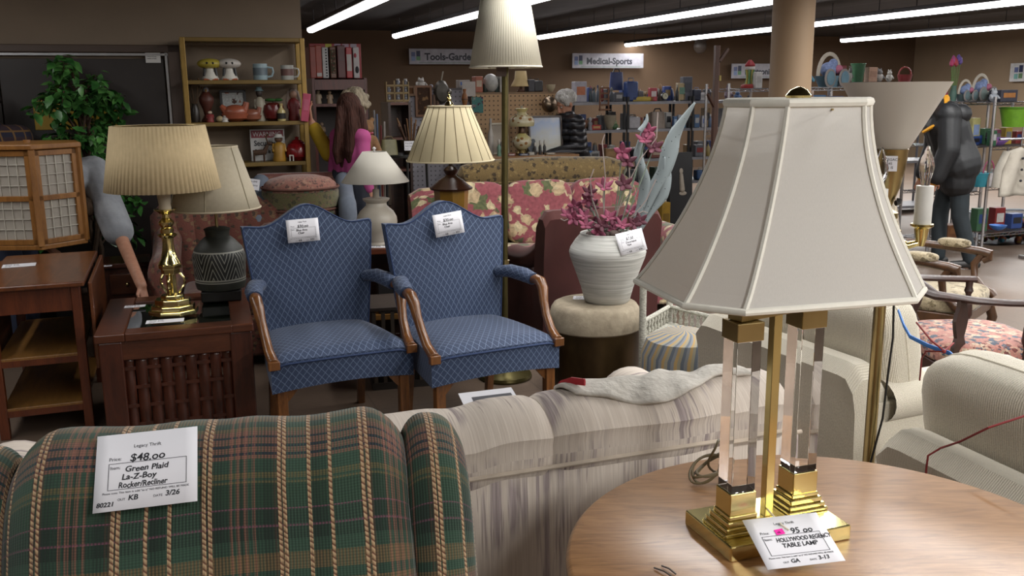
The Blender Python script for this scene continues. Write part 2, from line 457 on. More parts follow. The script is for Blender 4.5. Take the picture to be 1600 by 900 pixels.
# ---------------------------------------------------------------- round oak table
TC = Vector((.607, 1.578, 0)); TR = .512; TZ = .75
t = NT('oak_top'); v = t.co(scale=(1, 7, 1), rot=(0, 0, R(-35)))
n = t.noise(v, 4, 6, .6, 3.2); n2 = t.noise(t.co(scale=(3, 60, 1), rot=(0, 0, R(-35))), 6, 2)
f = t.math('MULTIPLY_ADD', n2, .25, t.math('MULTIPLY', n, .8))
t.base(t.ramp(f, [(.32, lin('6c4a2e')), (.5, lin('8d653f')), (.68, lin('a17850'))])); t.set(Roughness=.33, Coat_Weight=.25, Coat_Roughness=.25); OAK = t.m
tb = thing('round_table', 'round oak table in the foreground with a clear-columned lamp standing on it', 'table', (TC.x, TC.y, 0))
MB().lathe([(.0, TZ-.028), (TR-.012, TZ-.028), (TR-.003, TZ-.022), (TR, TZ-.014), (TR-.002, TZ-.006), (TR-.01, TZ), (0, TZ)], 96, caps=False).build('tabletop', OAK, tb)
MB().lathe([(TR-.06, TZ-.10), (TR-.06, TZ-.028)], 72, caps=True).build('apron', WOODL, tb)
MB().lathe([(.05, .1), (.07, .14), (.05, .2), (.045, .35), (.075, .48), (.06, .58), (.08, .65)], 24).build('pedestal', WOODL, tb)
for k in range(4):
    a = k*PI/2+.4; ca, sa = math.cos(a), math.sin(a)
    MB().tube([(ca*.03, sa*.03, .2), (ca*.15, sa*.15, .16), (ca*.3, sa*.3, .07), (ca*.38, sa*.38, .025)], [.035, .032, .028, .022], 8).build('leg', WOODL, tb)

# ---------------------------------------------------------------- clear-columned brass lamp
LC = Vector((.495, 1.688, TZ)); LR = R(19)
lamp = thing('table_lamp', 'brass lamp with two clear acrylic columns and a large white cut-corner shade', 'lamp', LC, LR)
b = MB(); b.box((0, 0, .015), (.266, .168, .030)); b.build('base', BRASS, lamp, False, .0025)
cp = [(-.080, -.012), (.088, .028)]
t = NT('acrylic'); t.base(lin('ffffff')); t.set(Roughness=.0, Transmission_Weight=1, IOR=1.47); ACR = t.m
for (x, y) in cp:
    s = MB()
    for w_, z0, z1 in ((.092, .030, .037), (.083, .037, .046), (.073, .046, .057), (.062, .057, .066)):
        s.box((x, y, (z0+z1)/2), (w_, w_*.9, z1-z0))
    s.build('socle', BRASS, lamp, False, .002)
    MB().box((x, y, .088), (.056, .052, .044)).build('ferrule', BRASS, lamp, False, .0015)
    MB().box((x, y, .257), (.051, .047, .293)).build('column', ACR, lamp, False, .001)
    MB().box((x, y, .421), (.057, .053, .035)).build('cap', BRASSD, lamp, False, .0015)
MB().box((.006, .011, .452), (.215, .036, .026), R(12.7)).build('crossbar', BRASSD, lamp, False, .0015)
MB().box((.007, .012, .245), (.018, .018, .43)).build('center_post', BRASS, lamp, False, .001)
# shade
def cut_rect(L, W, c): return [(-L/2, W/2-c), (-L/2, -W/2+c), (-L/2+c, -W/2), (L/2-c, -W/2), (L/2, -W/2+c), (L/2, W/2-c), (L/2-c, W/2), (-L/2+c, W/2)]
SB, ST = .487, .828
def prof_rect(h):
    k = (1-h)**1.75*.86 + (1-h)*.14          # bell curve: wide at the bottom, steep at the top
    L = .234 + (.478-.234)*k; W = .185 + (.375-.185)*k; c = .043 + (.074-.043)*k
    return cut_rect(L, W, c)
SHADE_W = NT('shade_fabric'); v = SHADE_W.co('UV')
SHADE_W.base(SHADE_W.ramp(SHADE_W.noise(SHADE_W.co('UV', (300, 40, 1)), 3, 2), [(.3, lin('cfccc6')), (.7, lin('d8d5cf'))])); SHADE_W.set(Roughness=.85); SHADE_W.bump(SHADE_W.noise(SHADE_W.co('UV', (300, 40, 1)), 3, 2), .08, .002); 
tl = SHADE_W.n('ShaderNodeBsdfTranslucent'); tl.inputs[0].default_value = lin('dedad4'); mx = SHADE_W.n('ShaderNodeMixShader'); mx.inputs[0].default_value = .42
SHADE_W.l(SHADE_W.b.outputs[0], mx.inputs[1]); SHADE_W.l(tl.outputs[0], mx.inputs[2]); SHADE_W.l(mx.outputs[0], SHADE_W.t.nodes['Material Output'].inputs[0])
SHADE_W = SHADE_W.m
TRIM_W = pm('d8d4c8', .8, 0, .04, 60)
shm = Matrix.Translation((.024, .035, 0)) @ Matrix.Rotation(R(-5), 4, 'Z')
NS = 14
rings = [[(x+.026*(j/NS)**.7-.004, y, SB+(ST-SB)*j/NS) for (x, y) in prof_rect(j/NS)] for j in range(NS+1)]
sh = MB()
for i in range(8):
    for j in range(NS):
        a, b_ = rings[j], rings[j+1]; k = (i+1) % 8
        sh.add([a[i], a[k], b_[k], b_[i]], [(0, 1, 2, 3)], [[(i*.2, j*.03), (i*.2+.2, j*.03), (i*.2+.2, j*.03+.03), (i*.2, j*.03+.03)]], shm)
so = sh.build('shade', SHADE_W, lamp, True, ang=12)
def edge(pts, r): return MB().tube(pts, r, 8, shm, closed=True)
edge([tuple(p) for p in rings[0]], .0065).build('bottom_trim', TRIM_W, so)
edge([tuple(p) for p in rings[-1]], .0085).build('top_trim', TRIM_W, so)
for i in range(8): MB().tube([rings[j][i] for j in range(NS+1)], .005, 6, shm).build('rib', TRIM_W, so)
MB().lathe([(.004, .46), (.004, .80), (.012, .802), (.008, .815), (.02, .83), (.024, .84), (.016, .85), (.004, .856), (0, .856)], 16, c=(.048, .035, 0)).build('finial', BRASS, lamp)
hh = MB()
for a in (0, PI/2):
    hh.tube([(.048+math.cos(a)*x, .035+math.sin(a)*x, ST-.012) for x in (-.1, 0, .1)], .002, 6)
hh.build('spider', BRASSD, lamp)
# gathered lamp cord on the table
cord = MB()
pts = []
c0 = on(1108, 745, TZ+.01); cl = (lamp.matrix_basis if False else Matrix.Translation(LC) @ Matrix.Rotation(LR, 4, 'Z')).inverted()
c0 = cl @ c0
for k in range(160):
    a = k/160*2*PI*5; rr = .05 + .012*math.sin(a*.37)
    pts.append((c0.x + rr*1.0*math.cos(a)*.75 + .006*math.sin(k*.11), c0.y + .02*math.sin(a), c0.z + .022 + .02*math.sin(a+1.0) + .008*math.cos(k*.3)))
pts += [(c0.x+.03, c0.y+.01, .006), (c0.x+.06, c0.y+.02, .006), (-.05, .084, .006)]
pts = [(x, y, max(.0045, z)) for x, y, z in pts]
cord.tube(pts, .0028, 6)
up = [(c0.x+.02+.02*math.cos(a), c0.y+.012*math.sin(2*a), .055+.038*math.sin(a)) for a in [k/40*4*PI for k in range(41)]]
cord.tube(up, .0028, 6)
cord.build('cord', pm('5f5238', .5, 0, .1), lamp)
# twist of wire
tw = MB(); a = on(1022, 887, TZ+.003); b_ = on(1056, 897, TZ+.003); c_ = on(1034, 884, TZ+.003)
for p0, p1 in ((a, on(1052, 902, TZ+.003)), (c_, b_)):
    tw.tube([p0, (p0+p1)/2+Vector((.001, .001, .002)), p1], .0016, 6)
tag(tw.build('wire_tie', pm('3a3026', .5)), 'two short dark wires lying on the oak table front edge', 'wire')
# its tag
a, b_, c_, d_ = on(1163, 812, .815), on(1276, 800, .815), on(1320, 878, .770), on(1196, 893, .770)
ctr = (a+b_+c_+d_)/4; xx = ((b_-a)+(c_-d_)).normalized(); yy = ((a-d_)+(b_-c_)); yy = (yy - xx*yy.dot(xx)).normalized(); zz = xx.cross(yy)
tm = Matrix.Translation(ctr+zz*.001) @ Matrix((xx, yy, zz)).transposed().to_4x4()
wl = ((b_-a).length+(c_-d_).length)/2
pt = price_tag('white price card leaning on the brass lamp base with a pink sticker', tm, wl, wl*.765, '95 oo', ('HOLLYWOOD REGENCY', '   TABLE LAMP'), ('GA', '3-13'), pxo=.004)
MB().box((-.016*wl/.14, .0195*wl/.14, .0013), (.016*wl/.14, .0115*wl/.14, .0006), rz=.1).build('pink_sticker', pm('e0189a', .6, emit=.1), pt, False)
text('ok', .007, INK, pt, (-.021*wl/.14, .0165*wl/.14, .0018), 'handwriting')
st = MB(); p0 = Vector((.01*wl/.14, .035*wl/.14, .002)); 
il = tm.inverted(); p1 = il @ on(1192, 788, .79)
st.tube([(.002, .022, .002), Vector((-.008, .034, .004)), p1], .0018, 6); st.build('string', pm('d9d2bc', .8), pt)

# ---------------------------------------------------------------- green plaid recliner (faces the camera side)
t = NT('plaid'); uvw = t.co('UV'); u, v_, _ = t.sep(uvw)
wob = t.math('MULTIPLY', t.math('SUBTRACT', t.noise(uvw, 6, 2), .5), .006)
uu = t.math('ADD', u, wob)
PER = .285
fu = t.math('FRACT', t.math('ADD', t.math('DIVIDE', uu, PER), 10)); fv = t.math('FRACT', t.math('ADD', t.math('DIVIDE', v_, .30), 9.60))
DG, GR, TEAL, TANP, NAVY, BRN = '14251b', '294233', '344c3d', '785042', '171c31', '382a1e'
warp = t.ramp(fu, [(0, lin(BRN)), (.04, lin(DG)), (.09, lin('1b3124')), (.135, lin(TANP)), (.155, lin(GR)), (.175, lin(TANP)), (.20, lin(DG)), (.22, lin(TANP)), (.25, lin(GR)), (.275, lin(TANP)), (.295, lin('1f3729')), (.34, lin(DG)), (.40, lin(BRN)), (.47, lin(TEAL)), (.62, lin('2a4034')), (.66, lin(DG)), (.70, lin('1b3124')), (.75, lin(GR)), (.80, lin(TEAL)), (.96, lin(BRN))], 'CONSTANT')
weft = t.ramp(fv, [(0, lin(GR)), (.08, lin(DG)), (.16, lin('6e3f52')), (.17, lin(DG)), (.26, lin('6e3f52')), (.27, lin('1c3322')), (.42, lin('5d5433')), (.44, lin(GR)), (.46, lin('5d5433')), (.5, lin(GR)), (.58, lin(TANP)), (.61, lin(NAVY)), (.635, lin(TANP)), (.67, lin(NAVY)), (.69, lin(TANP)), (.74, lin(NAVY)), (.76, lin(TANP)), (.80, lin('6b5638')), (.83, lin(GR)), (.9, lin('6b5638'))], 'CONSTANT')
rib = t.math('FRACT', t.math('MULTIPLY', uu, 170)); wv = t.math('FRACT', t.math('MULTIPLY', v_, 210))
ribm = t.math('GREATER_THAN', rib, .5)
fac = t.math('MULTIPLY_ADD', ribm, .5, .28)
cc = t.mix(fac, warp, weft)
cc = t.mix(t.math('MULTIPLY', t.math('GREATER_THAN', wv, .6), .35), cc, lin('0d1a12'))
cords = None
for pos in (.018, -.018, .4625-.016, .4625+.016, .638, .775):
    d = t.math('ABSOLUTE', t.math('SUBTRACT', t.math('FRACT', t.math('ADD', fu, .5-pos if pos > 0 else .5-pos)), .5))
    m = t.math('LESS_THAN', d, .0115)
    cords = m if cords is None else t.math('MAXIMUM', cords, m)
seg = t.math('FRACT', t.math('ADD', t.math('MULTIPLY', v_, 95), t.math('MULTIPLY', uu, 70)))
ccord = t.ramp(seg, [(0, lin('5d3426')), (.25, lin('96795a')), (.75, lin('a98f6e')), (.95, lin('5d3426'))])
t.base(t.mix(cords, cc, ccord)); t.set(Roughness=.95, Sheen_Weight=.15)
hgt = t.math('MULTIPLY_ADD', cords, t.math('MULTIPLY_ADD', t.math('SINE', t.math('MULTIPLY', seg, 3.14)), 1.2, 1.0), t.math('MULTIPLY', t.math('SINE', t.math('MULTIPLY', rib, 6.28)), .35))
t.bump(hgt, .55, .0025); PLAID = t.m
rc = thing('recliner', 'green plaid recliner with tan corded stripes and a price card on its back', 'recliner', (-.565, 1.615, 0), R(11))
PRF = [(-.30, .42), (-.215, .56), (-.155, .68), (-.115, .77), (-.075, .86), (-.025, .93), (.03, .972), (.085, .985), (.13, .97), (.16, .92), (.17, .8), (.17, .5), (.17, .25)]
def pf(v):
    k = v*(len(PRF)-1); i = min(int(k), len(PRF)-2); f = k-i
    def cr(a, b, c, d): return .5*((2*b)+(-a+c)*f+(2*a-5*b+4*c-d)*f*f+(-a+3*b-3*c+d)*f**3)
    P_ = [PRF[max(0, i-1)], PRF[i], PRF[i+1], PRF[min(len(PRF)-1, i+2)]]
    return cr(*[p[0] for p in P_]), cr(*[p[1] for p in P_])
ARC = [0]
for k in range(1, 201):
    a = pf((k-1)/200); b_ = pf(k/200); ARC.append(ARC[-1]+math.dist(a, b_))
def pillow(x0, x1, dz, dy, pinch, nu=40, nv=60, folds=0):
    m = MB(); vs = []; fs = []; uvs = []
    for i in range(nu+1):
        u_ = i/nu; x = x0+(x1-x0)*u_
        e = min(u_, 1-u_)*(x1-x0); ed = max(0, 1-e/pinch); ed = ed*ed
        for j in range(nv+1):
            y, z = pf(j/nv)
            cy, cz = .06, .5 + .3*max(0, j/nv-.2)
            # pull the edges in toward the core
            y = y+dy + (cy-y)*ed*.26; z = z+dz - ed*.07*max(0, (z-.45)/.55)**2
            z += .006*math.sin(x*21+1)*max(0, (z-.8)/.2) + (-.010*math.exp(-((x-.02)/.05)**2)*max(0, (z-.85)/.15) if folds else 0)
            y += (.006*math.sin(x*14+z*9)+.008*math.sin(z*22+x*5)*math.exp(-((x-x1)/.08)**2)) if folds else .004*math.sin(z*20)
            xx_ = x - (ed*.02 if u_ > .5 else -ed*.02)
            vs.append((xx_ + .03*(u_-.5)*max(0, .9-z), y, z))
    for i in range(nu):
        for j in range(nv):
            a = i*(nv+1)+j; fs.append((a, a+nv+1, a+nv+2, a+1))
            q = lambda i_, j_: (x0+(x1-x0)*i_/nu, ARC[int(j_/nv*200)])
            uvs.append([q(i, j), q(i+1, j), q(i+1, j+1), q(i, j+1)])
    return m.add(vs, fs, uvs)
pillow(-.372, .385, 0, 0, .11, folds=1).build('back_cushion', PLAID, rc, solid=.004)
pillow(.335, .505, -.025, .02, .08, 16).build('side_bolster', PLAID, rc, solid=.004)
pillow(-.49, -.325, -.025, .02, .08, 16).build('side_bolster', PLAID, rc, solid=.004)
for sx in (-1, 1):
    a = MB(); a.grid(lambda u_, v2: (sx*.43+.075*math.cos(2*PI*v2)*1.0, -.25-.55*u_+.0, .56+.07*math.sin(2*PI*v2)), 6, 20, cv=True); a.box((sx*.43, -.5, .3), (.13, .6, .5)); a.box((sx*.43, -.808, .55), (.11, .012, .1))
    a.build('armrest', PLAID, rc, bevel=.01)
MB().box((0, -.48, .37), (.64, .62, .2)).build('seat_cushion', PLAID, rc, bevel=.05, seg=4)
MB().box((0, -.3, .14), (.7, .9, .24)).build('base', PLAID, rc, bevel=.02)
# price card on the recliner
rcm = Matrix.Translation((-.565, 1.615, 0)) @ Matrix.Rotation(R(11), 4, 'Z')
def recl_hit(px, py):
    """where the view ray meets the cushion front"""
    best = None
    o = Vector((0, 0, CH)); d = ray(px, py); im = rcm.inverted()
    for k in range(400):
        t_ = 1.2+k*.0025; q = im @ (o+d*t_)
        if .5 < q.z < .99:
            for j in range(0, 120):
                y, z = pf(j/200)
                if z >= q.z: break
            if q.y >= y: return o+d*t_
    return o+d*1.6
a, b_, c_, d_ = recl_hit(149, 692), recl_hit(304, 677), recl_hit(319, 789), recl_hit(158, 810)
ctr = (a+b_+c_+d_)/4; xx = ((b_-a)+(c_-d_)).normalized(); yy = ((a-d_)+(b_-c_)); hl = yy.length/2; yy = (yy - xx*yy.dot(xx)).normalized(); zz = xx.cross(yy)
tm = Matrix.Translation(ctr+zz*.024) @ Matrix((xx, yy, zz)).transposed().to_4x4()
wl = ((b_-a).length+(c_-d_).length)/2
price_tag('large white price card pinned to the green plaid recliner', tm, wl, hl, '$48.oo', ('Green Plaid', 'La-Z-Boy', 'Rocker/Recliner'), ('KB', '3/26'), extra='80221')

# ---------------------------------------------------------------- cream sofa with mauve brush streaks (its back to the camera)
t = NT('streak_fabric'); 
s1 = t.noise(t.co('UV', (26, 1.1, 1)), 2.2, 3, .6); s2 = t.noise(t.co('UV', (5, 3.2, 1)), 1.0, 1); s3 = t.noise(t.co('UV', (120, 3, 1)), 2, 2)
m1 = t.ramp(t.math('MULTIPLY', t.ramp(s1, [(.48, (0,0,0,1)), (.58, (1,1,1,1))]), t.ramp(s2, [(.46, (0,0,0,1)), (.54, (1,1,1,1))])), [(0, (0,0,0,1)), (1, (1,1,1,1))])
bs = t.ramp(s3, [(.35, lin('bbafa3')), (.6, lin('c7bcb0')), (.75, lin('d2c8bc'))])
c1 = t.mix(t.math('MULTIPLY', m1, .72), bs, t.ramp(s3, [(.35, lin('62565b')), (.65, lin('8c7d82'))]))
s4 = t.ramp(t.noise(t.co('UV', (60, 2.4, 1), (0, 0, .02)), 2.6, 2), [(.68, (0,0,0,1)), (.70, (1,1,1,1))])
t.base(t.mix(t.math('MULTIPLY', s4, .55), c1, lin('6a5c5c'))); t.set(Roughness=.9); t.bump(s3, .2, .002); STREAK = t.m
SO = Vector((.735, 2.345, 0)); SR = R(200)
so = thing('sofa', 'cream sofa with mauve brushed streaks, its back turned to the viewer', 'sofa', SO, SR)
LS = 2.05
m = MB(); m.grid(lambda u_, v2: (LS*u_, .012*math.sin(PI*v2)+.01*v2, .08+.645*v2), 20, 6, us=LS, vs_=.63); m.build('back_panel', STREAK, so, solid=.02)
MB().tube([(0, .032, .726), (LS/2, .032, .726), (LS, .032, .726)], .006, 8).build('piping', pm('b5a898', .9), so)
n3 = 3; wc = (LS-.04)/n3
for k in range(n3):
    x0 = .02+k*wc; 
    def fn(u_, v2):
        a = 2*PI*v2; e = abs(2*u_-1); ed = 1-max(0, (e-.90)/.10)**2*.09
        sag = -.012*math.exp(-((u_-.3)/.08)**2) if k == 1 else 0
        r1 = (.135 if math.cos(a) < 0 or math.sin(a) > .3 else .118)*ed*(1+.012*math.sin(u_*17+k)); r2 = .112*ed
        return (x0+wc*u_, -.085+r1*math.cos(a), .752+sag+r2*math.sin(a)+.004*math.sin(u_*9))
    m = MB(); m.grid(fn, 30, 28, cv=True, us=wc, vs_=.8)
    for u_ in (0, 1):
        ring = [fn(u_, j/28) for j in range(28)]; m.add(ring, [list(range(28))[::(1 if u_ == 0 else -1)]])
    m.build('back_cushion', STREAK, so)
MB().box((LS/2, -.12, .38), (LS-.1, .2, .62)).build('back_frame', STREAK, so, bevel=.02)
for x in (.10, LS-.10):
    m = MB(); m.grid(lambda u_, v2: (x+.105*math.cos(2*PI*v2), -.06-.68*u_, .605+.10*math.sin(2*PI*v2)*(1-.12*u_)), 10, 24, cv=True, us=.8, vs_=.6)
    m.box((x, -.46, .34), (.17, .8, .54)); m.add([(x+.105*math.cos(2*PI*j/24), -.742, .605+.088*math.sin(2*PI*j/24)) for j in range(24)], [list(range(24))])
    m.build('armrest', STREAK, so, bevel=.01)
for k in range(3): MB().box((.21+(k+.5)*(LS-.42)/3, -.52, .42), ((LS-.42)/3-.01, .62, .15)).build('seat_cushion', STREAK, so, bevel=.05, seg=4)
MB().box((LS/2, -.46, .18), (LS-.2, .78, .24)).build('base', STREAK, so, bevel=.02)
for x in (.1, LS-.1):
    for y in (-.06, -.82): MB().box((x, y, .03), (.06, .06, .06)).build('foot', WOODD, so, False)
def sq(c, d, e=.35, n=20, M=None, mb=None):
    """superellipsoid cushion, d = full size"""
    f = lambda w_: math.copysign(abs(w_)**e, w_)
    mb = mb or MB()
    def fn(u_, v2):
        th = 2*PI*u_; ph = PI*(v2-.5)
        cp_, sp = f(math.cos(ph)) if abs(math.cos(ph)) > 1e-9 else 0, f(math.sin(ph))
        return (c[0]+d[0]/2*f(math.cos(th))*cp_, c[1]+d[1]/2*f(math.sin(th))*cp_, c[2]+d[2]/2*sp)
    b = MB(); b.grid(fn, n*2, n, cu=True)
    mb.add(b.v, b.f, None, M)
    return mb
# ---------------------------------------------------------------- blue armchairs
t = NT('blue_diamond'); u, v_, _ = t.sep(t.co('UV'))
a1 = t.math('MULTIPLY', u, 30); a2 = t.math('MULTIPLY', v_, 21)
def dl(x): return t.math('ABSOLUTE', t.math('SUBTRACT', t.math('FRACT', t.math('ADD', x, 50)), .5))
d1 = dl(t.math('ADD', a1, a2)); d2 = dl(t.math('SUBTRACT', a1, a2))
mn = t.math('MINIMUM', d1, d2)
dots = t.math('FRACT', t.math('MULTIPLY', v_, 170))
ln = t.math('MULTIPLY', t.math('LESS_THAN', mn, .055), t.math('MULTIPLY_ADD', t.math('GREATER_THAN', dots, .4), .7, .3))
bs = t.ramp(t.noise(t.co('UV'), 200, 2), [(.35, lin('22304b')), (.65, lin('2b3c59'))])
t.base(t.mix(t.math('MULTIPLY', ln, .75), bs, lin('6f7f9c'))); t.set(Roughness=.75, Sheen_Weight=.1); BLUEF = t.m
WALN = wood('3f2210', '7d5029', (10, 10, 1.5), .28, 1.2, 2.5, .3)
BPIP = pm('24365a', .8, 0, .1, 60)
bc = thing('armchair', 'blue diamond-weave armchair beside the wooden end table with the brass lamp', 'armchair', (-.767-.106, 4.07+.226, 0), R(25), 'matching blue armchairs')
m = MB()
FW, BW, SD = .66, .53, .53
def seat_fn(u_, v2):
    # u across, v front->back
    w_ = FW + (BW-FW)*v2; x = (u_-.5)*w_; y = -.25+SD*v2
    bow = -.035*(1-(2*u_-1)**2)*(1-v2)
    e = min(1, min(u_, 1-u_)/.12); e2 = min(1, v2/.12)
    z = .452 + .05*math.sin(PI*min(1, max(0, .08+.84*u_)))**.6*math.sin(PI*(.18+.6*v2))*1.0 - .022*(1-e)**2 - .022*(1-e2)**2
    return (x, y+bow, z)
m.grid(seat_fn, 24, 20, us=FW, vs_=SD)
def side(u_, v2):    # skirt around: front only curved, sides straight
    if u_ < .3: w_ = u_/.3; p = seat_fn(0, 1-w_)
    elif u_ < .7: w_ = (u_-.3)/.4; p = seat_fn(w_, 0)
    else: w_ = (u_-.7)/.3; p = seat_fn(1, w_)
    drop = .300 + (.0 if not (.3 <= u_ <= .7) else .030*(1-(2*w_-1)**2))
    return (p[0], p[1], p[2]+(drop-p[2])*v2)
m.grid(side, 60, 4, us=1.7, vs_=.16)
m.build('seat', BLUEF, bc)
MB().tube([Vector(seat_fn(i/20, 0))+Vector((0, -.004, -.012)) for i in range(21)], .005, 6).build('piping', BPIP, bc)
def back_pt(u_, h, face):
    w_ = .49+.155*h**.8; x = (u_-.5)*w_
    top = .975+.092*math.exp(-((u_-.5)/.20)**2) - .012*math.exp(-((abs(u_-.5)-.33)/.1)**2)
    z = .36 + (top-.36)*h
    y = .235 + .155*max(0, (z-.4))*1.05
    if face == 0: y += -.022*math.sin(PI*u_)**.5*math.sin(PI*min(1, .1+h*.85))
    else: y += .085-.03*h
    return (x, y, z)
m = MB(); NU, NV = 28, 22
m.grid(lambda a, b: back_pt(a, b, 0), NU, NV, us=.64, vs_=.65); m.grid(lambda a, b: back_pt(1-a, b, 1), NU, NV, us=.64, vs_=.65)
def rim(a, b):
    s_ = a*3
    if s_ < 1: u_, h = 0, s_
    elif s_ < 2: u_, h = s_-1, 1
    else: u_, h = 1, 3-s_
    p, q = Vector(back_pt(u_, h, 0)), Vector(back_pt(u_, h, 1)); r = p+(q-p)*b
    return r
m.grid(rim, 84, 4, us=1.9, vs_=.08)
m.build('backrest', BLUEF, bc)
MB().tube([rim(.02+.96*i/60, 0) for i in range(61)], .004, 6).build('piping', BPIP, bc)
for s in (-1, 1):
    m = MB(); m.tube([(s*.265, .27, .695), (s*.30, .2, .705), (s*.325, .1, .70), (s*.335, .02, .69)], [.034, .04, .042, .036], 14, ry=[.028, .034, .036, .03])
    arm = m.build('arm_pad', BLUEF, bc)
    P_ = [(s*.335, .03, .685), (s*.338, -.01, .695), (s*.34, -.045, .69), (s*.338, -.075, .66), (s*.332, -.095, .60), (s*.326, -.13, .54), (s*.322, -.185, .48), (s*.318, -.235, .452), (s*.318, -.262, .445)]
    m = MB(); m.tube(P_, [.020, .026, .028, .027, .022, .021, .022, .024, .024], 14, ry=[.018, .024, .026, .024, .020, .019, .02, .022, .022])
    m.box((s*.318, -.262, .435), (.05, .03, .04)); m.build('arm_support', WALN, bc, bevel=.003)
    MB().box((s*.285, -.225, .18), (.046, .046, .36), taper=1.0).build('front_leg', WALN, bc, False, .004)
    m = MB(); m.prism([(0, 0), (.055, 0), (.012, -.05), (0, -.06)], -.008, .008, T(s*.262, -.225, .310, 0 if s < 0 else PI, PI/2)); m.build('bracket', WALN, bc, False)
    m = MB(); m.bar((s*.225, .27, .37), (s*.23, .34, 0), .036); m.build('rear_leg', WALN, bc, False, .003)
c2 = dup(bc, (-.069-.115, 4.15+.222, 0), R(27), 'blue diamond-weave armchair beside the stone-topped drum stool')
def chair_tag(ch, px, py, rot, label, lines):
    M_ = Matrix.Translation(ch.location) @ Matrix.Rotation(ch.rotation_euler[2], 4, 'Z')
    o = Vector((0, 0, CH)); d = ray(px, py); im = M_.inverted()
    n_ = (im.to_3x3() @ d); 
    # front of the back: y = .235+.163*(z-.4)-.022
    oo = im @ o
    # solve oo.y + t n.y = .213 + .163*(oo.z + t n.z - .4)
    t_ = (.213-.025 + .163*(oo.z-.4) - oo.y)/(n_.y-.163*n_.z)
    p = M_ @ (oo+n_*t_)
    nn = M_.to_3x3() @ Vector((0, -1, .163))
    price_tag(label, facing(p+nn.normalized()*.008, nn, rot), .158, .112, '$30.oo', lines, ('KB', '3/21'))
chair_tag(bc, 473, 360, .02, 'price card pinned to the blue armchair beside the end table', ('Blue Arm', '   Chair'))
chair_tag(c2, 700, 350, .10, 'price card pinned to the blue armchair beside the drum stool', ('Blue Arm', '   Chair'))

# ---------------------------------------------------------------- end table with glass top and woven wood front
ET = Vector((-1.675, 4.53, 0)); EA = R(18); EW, ED, EZ = .69, .82, .55
et = thing('end_table', 'low dark end table with woven wooden sides and a glass top under the lamps', 'end table', ET, EA)
RED = wood('26100a', '4c2416', (8, 8, 1.2), .3, 1.5, 2.5, .3)
REDH = wood('32160c', '5a301c', (1.2, 8, 8), .28, 1.5, 2.5, .3)
for x, w_ in ((-EW/2+.06, .13), (EW/2-.05, .10)): MB().box((x, 0, EZ-.02), (w_, ED, .04)).build('top_rail', REDH, et, False, .006)
for y, w_ in ((-ED/2+.05, .10), (ED/2-.06, .12)): MB().box((.015, y, EZ-.02), (EW-.22, w_, .04)).build('top_rail', REDH, et, False, .006)
t = NT('smoked_glass'); t.base(lin('10140f')); t.set(Roughness=.04, Coat_Weight=1, Coat_Roughness=.02, Specular_IOR_Level=.8); SMOKE = t.m
MB().box((.015, 0, EZ-.014), (EW-.22, ED-.2, .008)).build('glass', SMOKE, et, False)
for sx in (-1, 1):
    for sy in (-1, 1): MB().box((sx*(EW/2-.06), sy*(ED/2-.06), (EZ-.04)/2), (.10, .10, EZ-.04)).build('leg', RED, et, False, .006)
for sy in (-1, 1): MB().box((0, sy*(ED/2-.035), EZ-.085), (EW-.2, .04, .09)).build('apron', REDH, et, False, .004)
for sx in (-1, 1): MB().box((sx*(EW/2-.035), 0, EZ-.085), (.04, ED-.2, .09)).build('apron', REDH, et, False, .004)
def weave(wd, ht, M_):
    m = MB(); n = 9
    for k in range(n):
        x = -wd/2+wd*(k+.5)/n; ph = k % 2
        m.grid(lambda a, b: (x+(a-.5)*wd/n*.9, -.0035*math.sin(b*PI*4+ph*PI), ht*b), 1, 24, M=M_)
    for j in range(4):
        z = ht*(j+.5)/4
        m.box((0, 0, z), (wd, .004, ht/4*.16), M=M_)
    return m
weave(EW-.2, EZ-.19, T(0, -ED/2+.035, .06)).build('woven_panel', RED, et, solid=.004)
for sx in (-1, 1): weave(ED-.2, EZ-.19, T(sx*(EW/2-.035), 0, .06, PI/2)).build('woven_panel', RED, et, solid=.006)
MB().box((0, 0, .08), (EW-.14, ED-.14, .03)).build('bottom_board', RED, et, False)

# ---------------------------------------------------------------- brass lamp with pleated shade
bp = on(272, 489, EZ)
bl = thing('table_lamp', 'tall polished brass lamp with a tan pleated shade on the glass-topped end table', 'lamp', bp, R(10))
def octo(r): return [(r*math.cos(PI/8+k*PI/4)*1.15, r*math.sin(PI/8+k*PI/4)) for k in range(8)]
m = MB()
for r, z0, z1 in ((.105, 0, .022), (.092, .022, .045), (.076, .045, .075), (.05, .075, .095)): m.prism(octo(r), z0, z1)
m.build('base', BRASS, bl, False, .003)
m = MB(); m.prism([(.024*math.cos(k*PI/3), .024*math.sin(k*PI/3)) for k in range(6)], .09, .20); m.prism([(.045*math.cos(k*PI/3), .045*math.sin(k*PI/3)) for k in range(6)], .20, .225)
m.prism([(.055*math.cos(k*PI/3), .055*math.sin(k*PI/3)) for k in range(6)], .225, .245); m.build('plinth', BRASS, bl, False, .002)
MB().lathe([(.05, .245), (.053, .25), (.05, .258), (.040, .275), (.031, .31), (.026, .35), (.028, .375), (.042, .385), (.045, .392), (.030, .40), (.033, .42), (.025, .428), (.036, .445), (.037, .455), (.018, .475), (.018, .49), (.032, .497), (.04, .505), (.052, .512), (.052, .518)], 28).build('stem', BRASS, bl)
for a in range(3):
    q = a*2*PI/3+.5
    MB().tube([(math.cos(q)*(.03+.035*math.sin(s_*PI)), math.sin(q)*(.03+.035*math.sin(s_*PI)), .10+.11*s_) for s_ in [k/10 for k in range(11)]], .006, 6).build('scroll', BRASS, bl)
MB().lathe([(.03, .515), (.027, .54), (.034, .60), (.03, .64), (0, .64)], 24).build('candle_cup', pm('b9ad98', .6), bl)
